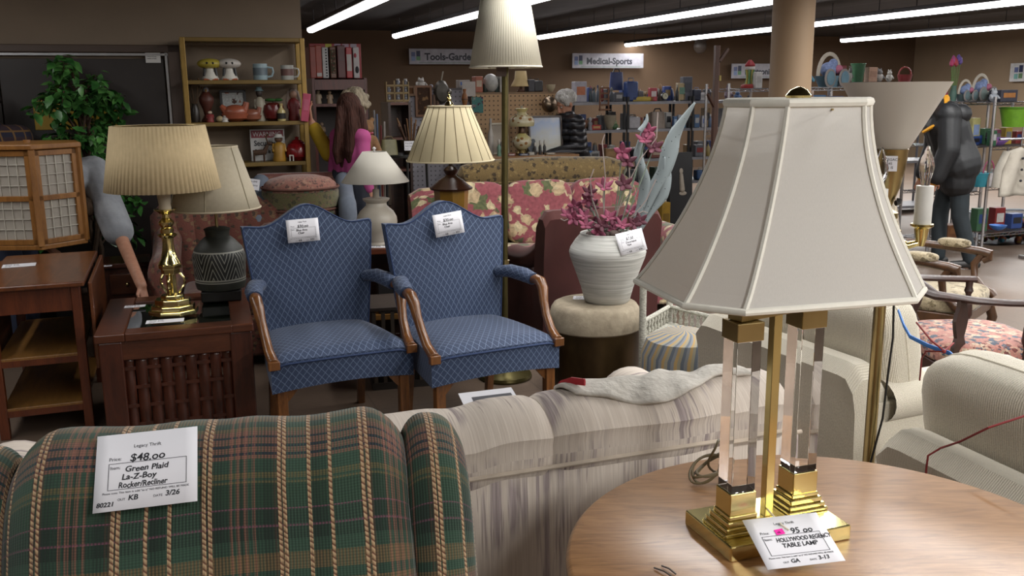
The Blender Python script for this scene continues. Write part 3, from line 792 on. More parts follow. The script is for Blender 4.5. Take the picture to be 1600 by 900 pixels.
PLT = pm('c4af88', .85, 0, .06, 30)
zb, zt = at(258, 296, bp.y).z - EZ, at(255, 196, bp.y).z - EZ
def pleat(i, z): return 1.0+(.018 if i % 2 else -.018)
MB().lathe([(.262, zb), (.2105, zt)], 150, caps=False, rip=pleat).build('pleated_shade', PLT, bl, True, ang=10, solid=.002)
MB().lathe([(.008, .64), (.008, zt-.03)], 10).build('socket', BRASSD, bl)
MB().tube([(.205*math.cos(k/24*2*PI), .205*math.sin(k/24*2*PI), zt-.004) for k in range(24)], .003, 6, closed=True).build('shade_ring', BRASSD, bl)
m = MB()
for q in (0, 2*PI/3, 4*PI/3): m.tube([(0, 0, zt-.02), (.205*math.cos(q), .205*math.sin(q), zt-.006)], .002, 6)
m.build('spider', BRASSD, bl)

# ---------------------------------------------------------------- black carved lamp
kp = Vector((on(338, 452, EZ).x, on(338, 452, EZ).y, EZ)); kp = Vector((-1.535, 4.80, EZ))
t = NT('carved'); u, v_, _ = t.sep(t.co('UV'))
tu = t.math('FRACT', t.math('MULTIPLY', u, 8.25)); tri = t.math('ABSOLUTE', t.math('SUBTRACT', tu, .5))
hh_ = t.math('SUBTRACT', t.math('MULTIPLY', v_, 14.0), t.math('MULTIPLY', tri, 4.2))
l1 = t.math('LESS_THAN', t.math('FRACT', t.math('MULTIPLY_ADD', hh_, 1.6, 20)), .22)
half = t.math('GREATER_THAN', t.math('FRACT', t.math('MULTIPLY', u, 4.125)), .5)
band = t.math('MULTIPLY', t.math('GREATER_THAN', v_, .095), t.math('LESS_THAN', v_, .235))
edge_ = t.math('MAXIMUM', t.math('LESS_THAN', t.math('ABSOLUTE', t.math('SUBTRACT', v_, .092)), .004), t.math('LESS_THAN', t.math('ABSOLUTE', t.math('SUBTRACT', v_, .238)), .004))
l3 = t.math('LESS_THAN', t.math('ABSOLUTE', t.math('SUBTRACT', v_, .080)), .003)
msk = t.math('MAXIMUM', t.math('MAXIMUM', t.math('MULTIPLY', l1, band), edge_), l3)
body_c = t.ramp(t.noise(t.co(), 8), [(.3, lin('191a15')), (.7, lin('2b2d26'))])
t.base(t.mix(msk, t.mix(t.math('MULTIPLY', band, .7), body_c, lin('090909')), lin('86857c'))); t.set(Roughness=.55); CARV = t.m
kl = thing('table_lamp', 'black carved pottery lamp with white zigzag lines and a cream drum shade', 'lamp', kp, R(15))
MB().box((0, 0, .028), (.20, .18, .056)).build('base', pm('0f0d0c', .4), kl, False, .006)
MB().lathe([(.085, .056), (.122, .062), (.128, .085), (.130, .14), (.134, .20), (.135, .235), (.12, .275), (.085, .315), (.06, .335), (.062, .36), (.068, .372), (.05, .38), (.02, .385)], 48).build('body', CARV, kl)
zb, zt = at(336, 326, kp.y).z-EZ, at(336, 228, kp.y).z-EZ
CREAM = pm('a99f8a', .85, 0, .04, 60)
MB().lathe([(.008, .38), (.008, zt-.03)], 10).build('socket', BRASSD, kl)
sh = MB(); sh.lathe([(.228, zb), (.130, zt)], 8, caps=False); sh = MB()
sh.lathe([(.228, zb), (.195, zb+(zt-zb)*.34), (.130, zt)], 40, caps=False); s_ = sh.build('drum_shade', CREAM, kl, solid=.002)
for r, z in ((.228, zb+.004), (.130, zt-.004)): MB().tube([(r*math.cos(k/40*2*PI), r*math.sin(k/40*2*PI), z) for k in range(40)], .005, 6, closed=True).build('shade_trim', pm('b9ad95', .8), s_)
for k in range(6):
    q = k*PI/3+.35; MB().tube([(.229*math.cos(q), .229*math.sin(q), zb), (.196*math.cos(q), .196*math.sin(q), zb+(zt-zb)*.34), (.131*math.cos(q), .131*math.sin(q), zt)], .003, 5).build('seam', pm('8f866f', .8), s_)
def small_card(label, M_, w_=.13, h=.09, tilt=0):
    o = thing('price_card', label, 'price card', M=M_)
    MB().box((0, 0, .0006), (w_, h, .0012)).build('card', PAPER, o, False)
    for i in range(3): text(('Price $48', 'Item: lamp', 'as is')[i], .016, INKG, o, (-w_*.42, h*.2-.024*i, .0014), 'handwriting', .1)
    return o
p = on(258, 502, EZ); small_card('white card lying at the foot of the brass lamp', lay(p.x, p.y, EZ+.001, R(16)), .17, .07)
p = on(211, 479, EZ); small_card('narrow white card at the left rim of the glass table top', lay(p.x, p.y, EZ+.001, R(16)), .10, .05)

# ---------------------------------------------------------------- drop-leaf tea cart and lantern
TA = R(20); CW, CDp, CZ = .46, .95, .75
tf = Vector((-2.235, 4.215, 0)); cc_ = tf + Vector((-math.sin(TA), math.cos(TA), 0))*(CDp/2)
ca = thing('tea_cart', 'narrow brown drop-leaf cart with two open shelves at the left edge', 'side table', cc_, TA)
CTW = wood('3f1d0e', '6b3c1f', (8, 1.2, 8), .25, 1.2, 2.5, .35); CLG = wood('3d180b', '673218', (10, 10, 1.2), .35, 1.2, 2.5, .2)
MB().box((0, 0, CZ-.012), (CW, CDp, .024)).build('tabletop', CTW, ca, False, .006)
for s in (-1, 1):
    MB().box((s*(CW/2+.018), .02, CZ-.235), (.018, CDp-.1, .43)).build('drop_leaf', CTW, ca, False, .004)
    for sy in (-1, 1): MB().box((s*(CW/2-.045), sy*(CDp/2-.06), (CZ-.024)/2), (.042, .042, CZ-.024)).build('leg', CLG, ca, False, .003)
for sy in (-1, 1): MB().box((0, sy*(CDp/2-.06), CZ-.085), (CW-.13, .022, .12)).build('apron', CLG, ca, False)
for z in (.385, .14):
    MB().box((0, 0, z), (CW-.09, CDp-.1, .02)).build('shelf', wood('5a3a18', '8d6432', (8, 1, 8), .4), ca, False, .003)
    MB().box((0, -CDp/2+.055, z-.018), (CW-.12, .02, .03)).build('shelf_rail', CLG, ca, False)
p = on(30, 415, CZ); small_card('white card lying on the drop-leaf cart before the lantern', lay(p.x, p.y, CZ+.001, R(24)), .155, .10)
lp_ = on(66, 391, CZ)
OAKL = wood('6b431d', '9b6a35', (6, 6, 1), .4, 1, 3, .1)
LS_ = .295; LH = .565
lv = Vector((lp_.x, lp_.y, 0)); va = math.atan2(lv.y, lv.x)+.05
lctr = lv + Vector((math.cos(va), math.sin(va), 0))*LS_*.98
la = thing('lantern', 'six-sided wooden lantern with gridded rice-paper panes on the drop-leaf cart', 'lantern', (lctr.x, lctr.y, CZ), va+PI)
hexv = [(LS_*math.cos(k*PI/3), LS_*math.sin(k*PI/3)) for k in range(6)]
hx = lambda s_: [(x*s_, y*s_) for x, y in hexv]
MB().prism(hx(1.0), 0, .028).build('base', OAKL, la, False, .004)
MB().prism(hx(1.06), LH, LH+.03).build('roof', OAKL, la, False, .006)
MB().tube([(0, 0, LH+.03), (0, 0, LH+.045)], .02, 10).build('roof_knob', OAKL, la)
for k in range(6): MB().box((hexv[k][0]*.965, hexv[k][1]*.965, LH/2+.01), (.034, .034, LH-.02), k*PI/3).build('post', OAKL, la, False, .003)
RP = pm('a39c92', .8, 0, .05, 8)
for k in range(6):
    a, b_ = Vector((*hexv[k], 0)), Vector((*hexv[(k+1) % 6], 0)); mid = (a+b_)/2*.955; ang_ = math.atan2((b_-a).y, (b_-a).x)
    fr = MB()
    Mk = T(mid.x, mid.y, 0, ang_); wd = LS_-.035
    for z in (.045, LH/2+.01, LH-.02): fr.box((0, 0, z), (wd, .02, .030), M=Mk)
    for x in (-wd/2+.014, wd/2-.014): fr.box((x, 0, LH/2+.01), (.028, .02, LH-.03), M=Mk)
    f_ = fr.build('panel_frame', OAKL, la, False, .002)
    MB().box((0, .007, LH/2+.01), (wd-.03, .002, LH-.06), M=Mk).build('paper', RP, f_, False)
    g = MB()
    for i in range(1, 4): g.box((-wd/2+.025+(wd-.05)*i/4, .0, LH/2+.01), (.003, .007, LH-.06), M=Mk)
    for z0 in (.06, LH/2+.025):
        for i in range(1, 4): g.box((0, 0, z0+(LH/2-.05)*i/4), (wd-.05, .007, .003), M=Mk)
    g.build('muntins', pm('c9c4b8', .7), f_, False)
# low nightstand behind
np_ = Vector((-2.485, 5.90, 0))
ns = thing('nightstand', 'small brown nightstand with one drawer behind the end table', 'nightstand', np_, A20)
MB().box((0, 0, .56), (.28, .32, .03)).build('tabletop', RED, ns, False, .004); MB().box((0, .01, .30), (.25, .28, .49)).build('cabinet', RED, ns, False)
d_ = MB().box((0, -.14, .44), (.20, .025, .13)).build('drawer', REDH, ns, False, .004); MB().ball((0, -.16, .44), .014, 8).build('knob', BRASSD, d_)
d_ = MB().box((0, -.14, .20), (.20, .025, .28)).build('door', REDH, ns, False, .004); MB().ball((.07, -.16, .22), .014, 8).build('knob', BRASSD, d_)
for sx in (-1, 1):
    for sy in (-1, 1): MB().box((sx*.1, sy*.11, .03), (.04, .04, .06)).build('foot', RED, ns, False)
p = on(164, 416, .575); small_card('small white card on the brown nightstand', lay(p.x, p.y, .576, A20), .08, .05)
def make_sofa(name, label, cat, loc, rz, W, D, H, sz, mat, mseat=None, aw=.16, ah=.60, bt=.20, nc=3, arm='roll', back='cushions', legs=WOODD, lean=.10, group=None, mtrim=None, nb=None):
    mseat = mseat or mat
    o = thing(name, label, cat, loc, rz, group)
    iw = W-2*aw
    MB().box((0, .02, (sz-.14+.06)/2+.0), (W-.02, D-.06, sz-.14-.06)).build('base', mat, o, bevel=.02)
    if back == 'channel':
        m = MB(); n = 7
        for k in range(n):
            a = (k+.5)/n*2-1; x = a*W/2*.9; z1 = H-.10*a*a
            m.tube([(x, D/2-bt/2-.03-.06*(a*a), sz-.1), (x*1.02, D/2-bt/2+lean*.5-.05*(a*a), (sz+z1)/2), (x*1.03, D/2-bt/2+lean-.03*(a*a), z1-.05), (x*1.03, D/2-bt/2+lean+.02, z1)], [W/n*.55]*3+[W/n*.35], 12, ry=[bt/2, bt/2, bt/2, bt/4])
        m.build('channel_back', mat, o)
    else:
        m = MB()
        def bf(u_, v2):
            x = (u_-.5)*(W if arm != 'roll' else W-.06); e = abs(2*u_-1)
            a = v2
            pr = [(-bt*.5, .1), (-bt*.5, sz), (-bt*.45+lean*.5, (sz+H)/2), (-bt*.4+lean, H-.06), (-bt*.1+lean, H-.005), (bt*.25+lean, H-.005), (bt*.5+lean, H-.05), (bt*.5+lean*.5, (sz+H)/2), (bt*.5, .1)]
            k = v2*(len(pr)-1); i = min(int(k), len(pr)-2); f = k-i
            y = pr[i][0]*(1-f)+pr[i+1][0]*f; z = pr[i][1]*(1-f)+pr[i+1][1]*f
            z -= max(0, (e-.88)/.12)**2*.05*(z > sz+.1)
            return (x, D/2-bt/2+y, z)
        m.grid(bf, 24, 32, us=W, vs_=1.8)
        for u_ in (0, 1):
            rr = [bf(u_, j/32) for j in range(33)]; m.add(rr, [list(range(33))[::(-1 if u_ else 1)]])
        m.build('backrest', mat, o)
    for s in (-1, 1):
        m = MB(); x = s*(W/2-aw/2)
        if arm == 'roll':
            m.box((x, -.02, ah/2-.02), (aw*.78, D-.12, ah-.10)); r = aw*.56
            m.grid(lambda u_, v2: (x+s*.015+r*math.cos(2*PI*v2), -D/2+.04+(D-.16)*u_, ah-r*.8+r*.85*math.sin(2*PI*v2)), 8, 20, cv=True, us=D, vs_=.6)
            rr = [(x+s*.015+r*math.cos(2*PI*j/20), -D/2+.04, ah-r*.8+r*.85*math.sin(2*PI*j/20)) for j in range(20)]; m.add(rr, [list(range(20))])
        elif arm == 'slope':
            n = 10
            m.tube([(x, -D/2+.04, .1), (x, -D/2+.05, ah-.08), (x, -D/2+.10, ah-.02)] + [(x, -D/2+.1+(D-.2)*k/n, ah-.01+.12*(k/n)**3) for k in range(1, n+1)], aw/2, 12)
            m.box((x, 0, ah/2), (aw*.9, D-.12, ah-.12))
        else:
            m.box((x, -.02, ah/2+.03), (aw, D-.08, ah-.06))
        m.build('armrest', mat, o, bevel=.02 if arm != 'roll' else .008)
    for k in range(nc):
        w_ = iw/nc; x = -iw/2+w_*(k+.5)
        sq((x, -.06, sz-.07), (w_*.995, D-bt-.06, .17), .28, 14).build('seat_cushion', mseat, o)
    if back == 'cushions':
        for k in range(nb or nc):
            w_ = iw/(nb or nc); x = -iw/2+w_*(k+.5)
            sq((0, 0, 0), (w_*1.02, .17, H-sz+.06), .45, 14, M=T(x, D/2-bt-.05+lean*.3, (H+sz)/2+.02, 0, -.16)).build('back_cushion', mseat, o)
    for sx in (-1, 1):
        for sy in (-1, 1): MB().box((sx*(W/2-.07), sy*(D/2-.09), .03), (.05, .05, .06)).build('foot', legs, o, False)
    return o
# ---------------------------------------------------------------- materials of the back row
RUST = pattern('5a2e22', ['6d5138', '3a2a1c'], 26, kind='x', thr=.36)
FLOR = pattern('7d3f45', ['565c3a', 'b09a78', 'c0b08c'], 6.0, thr=.44)
TANP_ = pattern('66532f', ['3a2d18', '7d683f'], 20, thr=.38)
MARN = pm('431b17', .9, 0, .15, 5, .1, 300, sheen=.05)
GRYB = pm('5d6470', .85, 0, .08, 40, .1, 300)
TAPES = pattern('6d4b3c', ['8c6b58', '4f5a48', '3f2a2a'], 18, thr=.44)
make_sofa('tub_chair', 'rust patterned channel-back armchair behind the brass and black lamps', 'armchair', (-1.80, 5.65, 0), R(16), .80, .74, .98, .45, RUST, aw=.17, ah=.62, nc=1, back='channel', arm='slope')
make_sofa('floral_sofa', 'rose-red sofa printed with cream flowers behind the floor lamp', 'sofa', (.27, 6.86, 0), R(15), 1.98, .90, .90, .47, FLOR, aw=.20, ah=.62, nc=2, nb=3)
ts = make_sofa('loveseat', 'tan loveseat in scroll-patterned fabric with a high rolled back', 'sofa', (.17, 7.98, 0), R(196), 1.5, .78, .95, .46, TANP_, aw=.18, ah=.62, nc=2, bt=.22, back='tight')
MB().tube([(-.70, .36, .93), (-.68, .36, .945), (-.55, .37, .955), (0, .37, .965), (.55, .37, .955), (.68, .36, .945), (.70, .36, .93)], [.05, .09, .12, .125, .12, .09, .05], 20).build('back_roll', TANP_, ts)
make_sofa('wing_chair', 'plain maroon armchair turned away behind the white vase', 'armchair', (.40, 5.76, 0), R(201), .76, .74, .94, .45, MARN, aw=.13, ah=.60, bt=.15, nc=1, arm='slope', back='tight', lean=.04)
bch = make_sofa('barrel_chair', 'grey-blue armchair holding the tapestry hassock', 'armchair', (-1.44, 6.42, 0), R(12), .70, .76, 1.05, .46, GRYB, pattern('6b3d38', ['8a5a4a'], 20), aw=.12, ah=.90, nc=1, back='tight', arm='slope')
[c.data.materials.__setitem__(0, pattern('5f352e', ['7a5040'], 20)) for c in bch.children if c.name.startswith(('backrest', 'base'))]
hs = thing('hassock', 'round tapestry hassock with banded sides set on the grey-blue armchair', 'footstool', (-1.42, 6.26, .545), R(12))
prof = [(.20, 0), (.245, .02), (.25, .06), (.245, .15), (.252, .17), (.252, .30), (.246, .32), (.25, .41), (.252, .44), (.24, .455)]
MB().lathe(prof, 48).build('side', TAPES, hs)
MB().lathe([(.244, .445), (.235, .475), (.20, .505), (.12, .525), (0, .53)], 48).build('cushion_top', pattern('84574a', ['9a7460', '5e4038'], 30), hs)
MB().lathe([(.2535, .325), (.254, .40), (.2545, .43)], 48, caps=False).build('olive_band', pattern('5d5838', ['4a4630', '6f5a44'], 26, thr=.4), hs)
for z in (.16, .31, .45): MB().tube([(.254*math.cos(k/40*2*PI), .254*math.sin(k/40*2*PI), z) for k in range(40)], .008, 6, closed=True).build('welt', pm('5c3a30', .9), hs)
m = small_card('white card tucked at the top of the rust armchair back', facing(at(395, 288, 6.0), (.1, -1, .15), -.15), .085, .07)
# ---------------------------------------------------------------- console table with two lamps
cn = thing('console_table', 'brown console table with a lower shelf behind the blue armchairs', 'table', (-.60, 5.60, 0), R(10))
MB().box((0, 0, .70), (1.02, .44, .035)).build('tabletop', WOODM, cn, False, .006)
MB().box((0, .19, .38), (.94, .02, .56)).build('back_panel', WOODD, cn, False)
MB().box((0, 0, .30), (.94, .40, .03)).build('shelf', WOODL, cn, False)
MB().box((0, 0, .08), (.94, .40, .03)).build('shelf', WOODM, cn, False)
for sx in (-1, 1):
    for sy in (-1, 1): MB().box((sx*.47, sy*.185, .341), (.05, .05, .682)).build('leg', WOODM, cn, False, .004)
def cn_w(x, y, z): return Matrix.Translation((-.60, 5.60, 0)) @ Matrix.Rotation(R(10), 4, 'Z') @ Vector((x, y, z))
bx = thing('storage_box', 'dark box with a pale label on the console shelf between the blue chairs', 'box', cn_w(-.06, -.05, .315), R(10))
MB().box((0, 0, .11), (.34, .26, .22)).build('body', pm('1c1a1a', .5), bx, False, .006); MB().box((0, -.132, .15), (.05, .004, .035)).build('label_plate', pm('8a7a55'), bx, False); MB().box((0, -.132, .085), (.05, .004, .02)).build('handle_slot', pm('9a9a9a'), bx, False)
bx = thing('slatted_crate', 'low grey slatted crate on the floor between the two blue chairs', 'crate', (-.60, 5.12, 0), R(14))
m = MB()
for k in range(9): m.box((-.2+k*.05, -.17, .24), (.02, .012, .40))
m.build('slats', pm('4b4137', .6), bx, False); MB().box((0, 0, .455), (.44, .36, .02)).build('top_board', pm('40352e', .6), bx, False, .003); MB().box((0, 0, .02), (.44, .36, .04)).build('base_board', pm('2c2622', .6), bx, False)
for sx in (-1, 1): MB().box((sx*.205, 0, .24), (.02, .34, .42)).build('side_board', pm('352d28', .6), bx, False)
# white ceramic lamp
p = cn_w(-.215, -.05, .7175)
wl_ = thing('table_lamp', 'white ceramic urn lamp with a small white cone shade on the console table', 'lamp', p, 0)
CERA = pm('a49c8f', .45, 0, .06, 14, .05, 60)
MB().lathe([(.078, 0), (.082, .008), (.075, .02), (.085, .04), (.112, .09), (.121, .135), (.118, .165), (.10, .20), (.075, .222), (.062, .235), (.06, .25), (.078, .268), (.08, .276), (.065, .28), (.02, .282), (.02, .33)], 40).build('urn', CERA, wl_)
zb, zt = at(585, 284, p.y).z-p.z, at(585, 237, p.y).z-p.z
MB().lathe([(.20, zb), (.07, zt)], 48, caps=False).build('cone_shade', pm('bdb8ad', .85, 0, .02), wl_, solid=.002)
MB().lathe([(.006, .3), (.006, zt+.01), (.012, zt+.02), (0, zt+.03)], 12).build('finial', WHITEP, wl_)
MB().tube([(-.09, -.04, .012), (-.13, -.06, .02), (-.16, -.02, .006), (-.12, .0, .03), (-.10, -.05, .008)], .006, 6).build('cord', pm('b9b2a3'), wl_)
p = cn_w(-.21, -.16, .7175); small_card('white card at the foot of the white ceramic lamp', lay(p.x, p.y, p.z+.001, .1), .14, .07)
# amber jar lamp with pleated cone shade
p = cn_w(.24, 0, .7175)
al = thing('table_lamp', 'amber glass jar lamp with a wide pleated cream cone shade', 'lamp', p, R(8))
AMB = pm('7a5a1e', .3, 0, .25, 8, coat=.4)
MB().lathe([(.08, 0), (.088, .02), (.092, .10), (.105, .30), (.107, .315)], 8).build('jar', AMB, al, True, ang=20)
MB().lathe([(.122, .312), (.128, .322), (.10, .345), (.075, .37), (.04, .39), (.03, .40), (.042, .42), (.044, .43), (.03, .445), (.012, .455), (.012, .5)], 36, rip=lambda i, z: 1+(.04 if i % 2 and z < .33 else 0)).build('lid', pm('2e1509', .35), al)
zb, zt = at(709, 251, p.y).z-p.z, at(709, 166, p.y).z-p.z
SHC = NT('cream_pleat'); uu_ = SHC.sep(SHC.co('UV'))[0]
MB().lathe([(.263, zb), (.26, zb+.012), (.128, zt)], 64, caps=False).build('cone_shade', pm('b5a888', .85, 0, .03), al, solid=.002)
for k in range(20):
    q = k/20*2*PI+.1
    MB().tube([(.262*math.cos(q), .262*math.sin(q), zb+.01), (.129*math.cos(q), .129*math.sin(q), zt)], .0024, 5).build('pleat_line', pm('6f6244', .8), al)
for r, z in ((.263, zb+.004), (.129, zt)): MB().tube([(r*math.cos(k/48*2*PI), r*math.sin(k/48*2*PI), z) for k in range(48)], .005, 6, closed=True).build('shade_trim', pm('c7bb9c', .8), al)
MB().lathe([(.006, .5), (.006, zt), (.028, zt+.004), (.024, zt+.02), (.012, zt+.03), (.014, zt+.05), (.006, zt+.07), (0, zt+.08)], 14).build('finial', BRASS, al)
# ---------------------------------------------------------------- floor lamp
OLV = pm('5c5433', .35, .8, .15)
fl = thing('floor_lamp', 'tall floor lamp with an olive pole and white pleated shade', 'floor lamp', (-.045, 5.12, 0))
MB().lathe([(.15, 0), (.155, .01), (.15, .025), (.12, .035), (.10, .05), (.05, .06), (.03, .08), (.018, .1)], 40).build('base', OLV, fl)
m = MB(); m.tube([(0, 0, .08), (.004, 0, .65), (.02, 0, 1.74)], .019, 14); m.build('pole', OLV, fl)
m = MB(); m.tube([(.004, 0, .655), (.006, 0, .685)], .027, 14); m.build('joint', BRASSD, fl)
zb, zt = 1.735, 2.11
MB().lathe([(.192, zb), (.124, zt)], 160, c=(.024, 0, 0), caps=False, rip=lambda i, z: 1+(.012 if i % 2 else -.012)).build('pleated_shade', pm('c6c0ae', .85, 0, .02), fl, True, ang=8, solid=.002)
for r, z in ((.194, zb), (.126, zt)): MB().tube([(.024+r*math.cos(k/48*2*PI), r*math.sin(k/48*2*PI), z) for k in range(48)], .005, 6, closed=True).build('shade_trim', pm('c9c3b4', .8), fl)
m = MB(); m.tube([(.02, 0, 1.72), (.024, 0, 1.85)], .012, 10)
for q in (0, 2.1, 4.2): m.tube([(.024, 0, 1.76), (.024+.192*math.cos(q), .192*math.sin(q), 1.738)], .002, 5)
m.build('shade_holder', BLACKM, fl)
m = MB(); m.box((.0, -.06, 1.72), (.055, .004, .07), rz=.2); m.build('hang_card', pm('4a3a33', .7), fl, False)
# ---------------------------------------------------------------- drum stool, vase, flowers
DC = Vector((.445, 4.86, 0))
ds = thing('drum_stool', 'bronze drum stool with a pale stone top under the white vase', 'stool', DC)
t = NT('stone'); v = t.co(); n = t.noise(v, 14, 6, .7)
t.base(t.ramp(n, [(.3, lin('7d715f')), (.6, lin('9c907b')), (.75, lin('b0a58f'))])); t.set(Roughness=.85); t.bump(n, .3, .01); STONE = t.m
t = NT('bronze_drum'); v = t.co(scale=(1, 1, .5)); n = t.noise(v, 5, 4)
t.base(t.ramp(n, [(.35, lin('2b2114')), (.65, lin('54432a'))])); t.set(Roughness=.38, Metallic=.75); BRZ = t.m
MB().lathe([(.215, 0), (.232, .02), (.238, .10), (.24, .26), (.24, .365)], 56).build('drum', BRZ, ds)
MB().lathe([(.243, .362), (.252, .37), (.254, .40), (.236, .47), (.222, .492), (.205, .5), (0, .5)], 56).build('stone_top', STONE, ds)
p = on(920, 466, .5); small_card('white card lying on the stone drum top', lay(p.x, p.y, .5012, -.12), .17, .085)
VC = Vector((DC.x+.065, DC.y+.01, .5))
vs = thing('vase', 'ribbed white ceramic vase holding the dried flower arrangement', 'vase', VC)
t = NT('vase_white'); z_ = t.sep(t.co())[2]; n = t.noise(t.co(scale=(2, 2, 70)), 2, 3)
t.base(t.ramp(n, [(.3, lin('9a9a94')), (.55, lin('bcbbb6')), (.7, lin('c6c5c0'))])); t.set(Roughness=.6); t.bump(n, .25, .004); VW = t.m
MB().lathe([(.0, .004), (.112, 0), (.122, .01), (.140, .08), (.172, .17), (.20, .245), (.205, .27), (.198, .295), (.172, .335), (.148, .362), (.146, .372), (.134, .372), (.134, .34), (.0, .33)], 56, caps=False).build('body', VW, vs)
price_tag('price card hung on the shoulder of the white vase', facing(VC+Vector((.105, -.160, .345)), (.35, -1, .35), .16), .155, .115, '$7.50', ('Decorative', '  Vase'), ('KB', '3/26'))
MAG = pm('76324a', .7, 0, .3, 30); MAGD = pm('4c1d2c', .7, 0, .3, 30); LEAFG = NT('net_leaf'); v = LEAFG.co()
LEAFG.base(LEAFG.ramp(LEAFG.vor(v, 45), [(.10, lin('23282a')), (.16, lin('6f787a'))])); LEAFG.set(Roughness=.7); LEAFG = LEAFG.m
STEMG = pm('6d7a6c', .7, 0, .15)
fa = thing('dried_flowers', 'dried arrangement of magenta blooms and grey curling leaves in the white vase', 'flowers', VC+Vector((0, 0, .34)))
fo = VC+Vector((0, 0, .34)); YF = VC.y
def fp(px, py, dy=0): return at(px, py, YF+dy)-fo
def flower(c, s_, rot, tilt):
    m = MB()
    for k in range(5):
        a = k*2*PI/5+rot; M_ = Matrix.Translation(c) @ Matrix.Rotation(tilt, 4, 'X') @ Matrix.Rotation(a, 4, 'Z')
        m.grid(lambda u_, v2: (s_*v2, (u_-.5)*s_*.62*math.sin(PI*(.12+.8*v2)), s_*(.25*v2+.3*v2*v2) - abs(u_-.5)*s_*.2), 4, 5, M=M_)
    m.ball(c, s_*.16, 6); return m
FL = [(905,332,.03),(928,350,.02),(958,358,-.06),(921,300,.0),(896,342,-.03),(915,352,-.08),(980,252,.02),(972,238,.03),(1007,218,0),(1022,230,-.02),(1014,205,.02),(945,292,.0),(975,288,-.02),(898,322,.05),(950,340,-.08),(1000,345,-.06),(935,362,-.1),(985,330,.05),(925,322,.06),(965,345,.05),(912,338,-.02),(940,352,-.11),(955,340,-.05),(972,352,-.09),(990,350,-.08),(918,312,.03),(886,335,.04)]
for i, (px, py, dy) in enumerate(FL):
    c = fp(px, py, dy); big = i in (7, 8, 9, 11, 12, 6)
    f_ = flower(c, .050 if big else .042, i*1.3, R(60+20*math.sin(i*2.1))).build('bloom', MAG if i % 3 else MAGD, fa, solid=.001)
    b0 = Vector((c.x*.25, c.y*.3, -.0)); MB().tube([b0, (b0+c)/2+Vector((.01*math.sin(i), 0, .01)), c], .003, 5).build('stem', STEMG, f_)
def ribbon(pts, ws, tw=0):
    m = MB(); n = len(pts)*6
    P_ = [Vector(p) for p in pts]
    def cr(k):
        k = min(max(k, 0), len(P_)-1-1e-6); i = int(k); f = k-i
        a, b, c_, d = P_[max(0, i-1)], P_[i], P_[min(i+1, len(P_)-1)], P_[min(i+2, len(P_)-1)]
        return .5*((2*b)+(-a+c_)*f+(2*a-5*b+4*c_-d)*f*f+(-a+3*b-3*c_+d)*f**3)
    def fn(u_, v2):
        k = v2*(len(P_)-1); c = cr(k); t_ = (cr(k+.05)-cr(k-.05)).normalized(); sd = t_.cross(Vector((0, 1, 0))); 
        if sd.length < .1: sd = Vector((1, 0, 0))
        sd.normalize(); i = min(int(k), len(ws)-2); w_ = ws[i]*(1-(k-i))+ws[i+1]*(k-i)
        a = tw*math.sin(v2*5); dv = sd*math.cos(a)+Vector((0, 1, 0))*math.sin(a)
        return c + dv*((u_-.5)*w_) + Vector((0, 1, 0))*(.25*w_*(abs(u_-.5)*2)**2)
    m.grid(fn, 6, n); return m
for pts, ws in (([(992,345),(1003,318),(1008,285),(1000,255),(998,238),(1004,205)], [.02,.05,.065,.05,.055,.015]), ([(985,372),(1008,330),(1020,300),(1038,268),(1048,235),(1058,205),(1086,160)], [.015,.04,.07,.075,.095,.075,.01]), ([(990,375),(1018,332),(1034,305),(1042,275),(1040,245)], [.015,.03,.075,.06,.02]), ([(1000,205),(1010,190),(1011,178)], [.03,.02,.008])):
    ribbon([fp(x, y, .01*i) for i, (x, y) in enumerate(pts)], ws, .5).build('net_leaf', LEAFG, fa, solid=.0015)
for pts in ([(935,350),(905,336),(893,340),(882,345),(876,342)], [(945,345),(942,310),(946,278),(941,222),(945,210)], [(940,352),(925,310),(922,280),(928,264)], [(985,340),(1005,330),(1012,333)], [(985,340),(1000,325),(1010,312),(1025,280)], [(960,350),(975,300),(1000,250),(1026,215),(1028,175)], [(950,350),(985,300),(983,262)]):
    MB().tube([fp(x, y, -.02) for x, y in pts], .003, 5).build('twig', pm('8a7d78', .7), fa)
m = MB()
for i in range(26):
    a = i*2.4; r = .11*math.sqrt((i+.5)/26); m.ball((r*math.cos(a), r*math.sin(a), .02+.02*math.sin(i*1.7)), (.028, .028, .02), 6)
m.build('filler', pm('4c3d38', .8, 0, .4, 30), fa)
# ---------------------------------------------------------------- white wicker corner stand and striped pouf
WICK = NT('wicker'); v = WICK.co(); n = WICK.noise(WICK.co(scale=(80, 80, 200)), 1, 2)
WICK.base(WICK.ramp(n, [(.35, lin('8f8d82')), (.6, lin('b8b6aa'))])); WICK.set(Roughness=.7); WICK.bump(n, .5, .004); WICK = WICK.m
ws_ = thing('wicker_stand', 'white wicker corner stand with a spindle gallery behind the lamp shade', 'plant stand', (.86, 4.68, 0))
P3 = [(-.195, -.08), (.0, .26), (.22, -.06)]
for i, (x, y) in enumerate(P3): MB().tube([(x, y, 0), (x, y, .70 if i != 1 else .50)], .018, 10).build('post', WICK, ws_)
m = MB(); m.prism(P3, .345, .365); m.build('shelf', WICK, ws_, False)
for (a, b_) in ((0, 1), (1, 2)):
    A_, B_ = Vector((*P3[a], 0)), Vector((*P3[b_], 0)); g = MB(); g.tube([A_+Vector((0, 0, .45)), B_+Vector((0, 0, .45))], .012, 8)
    for k in range(1, 9):
        q = A_+(B_-A_)*(k/9); g.lathe([(.007, .365), (.013, .385), (.006, .405), (.013, .425), (.007, .445)], 8, c=(q.x, q.y, 0))
    g.build('gallery', WICK, ws_)
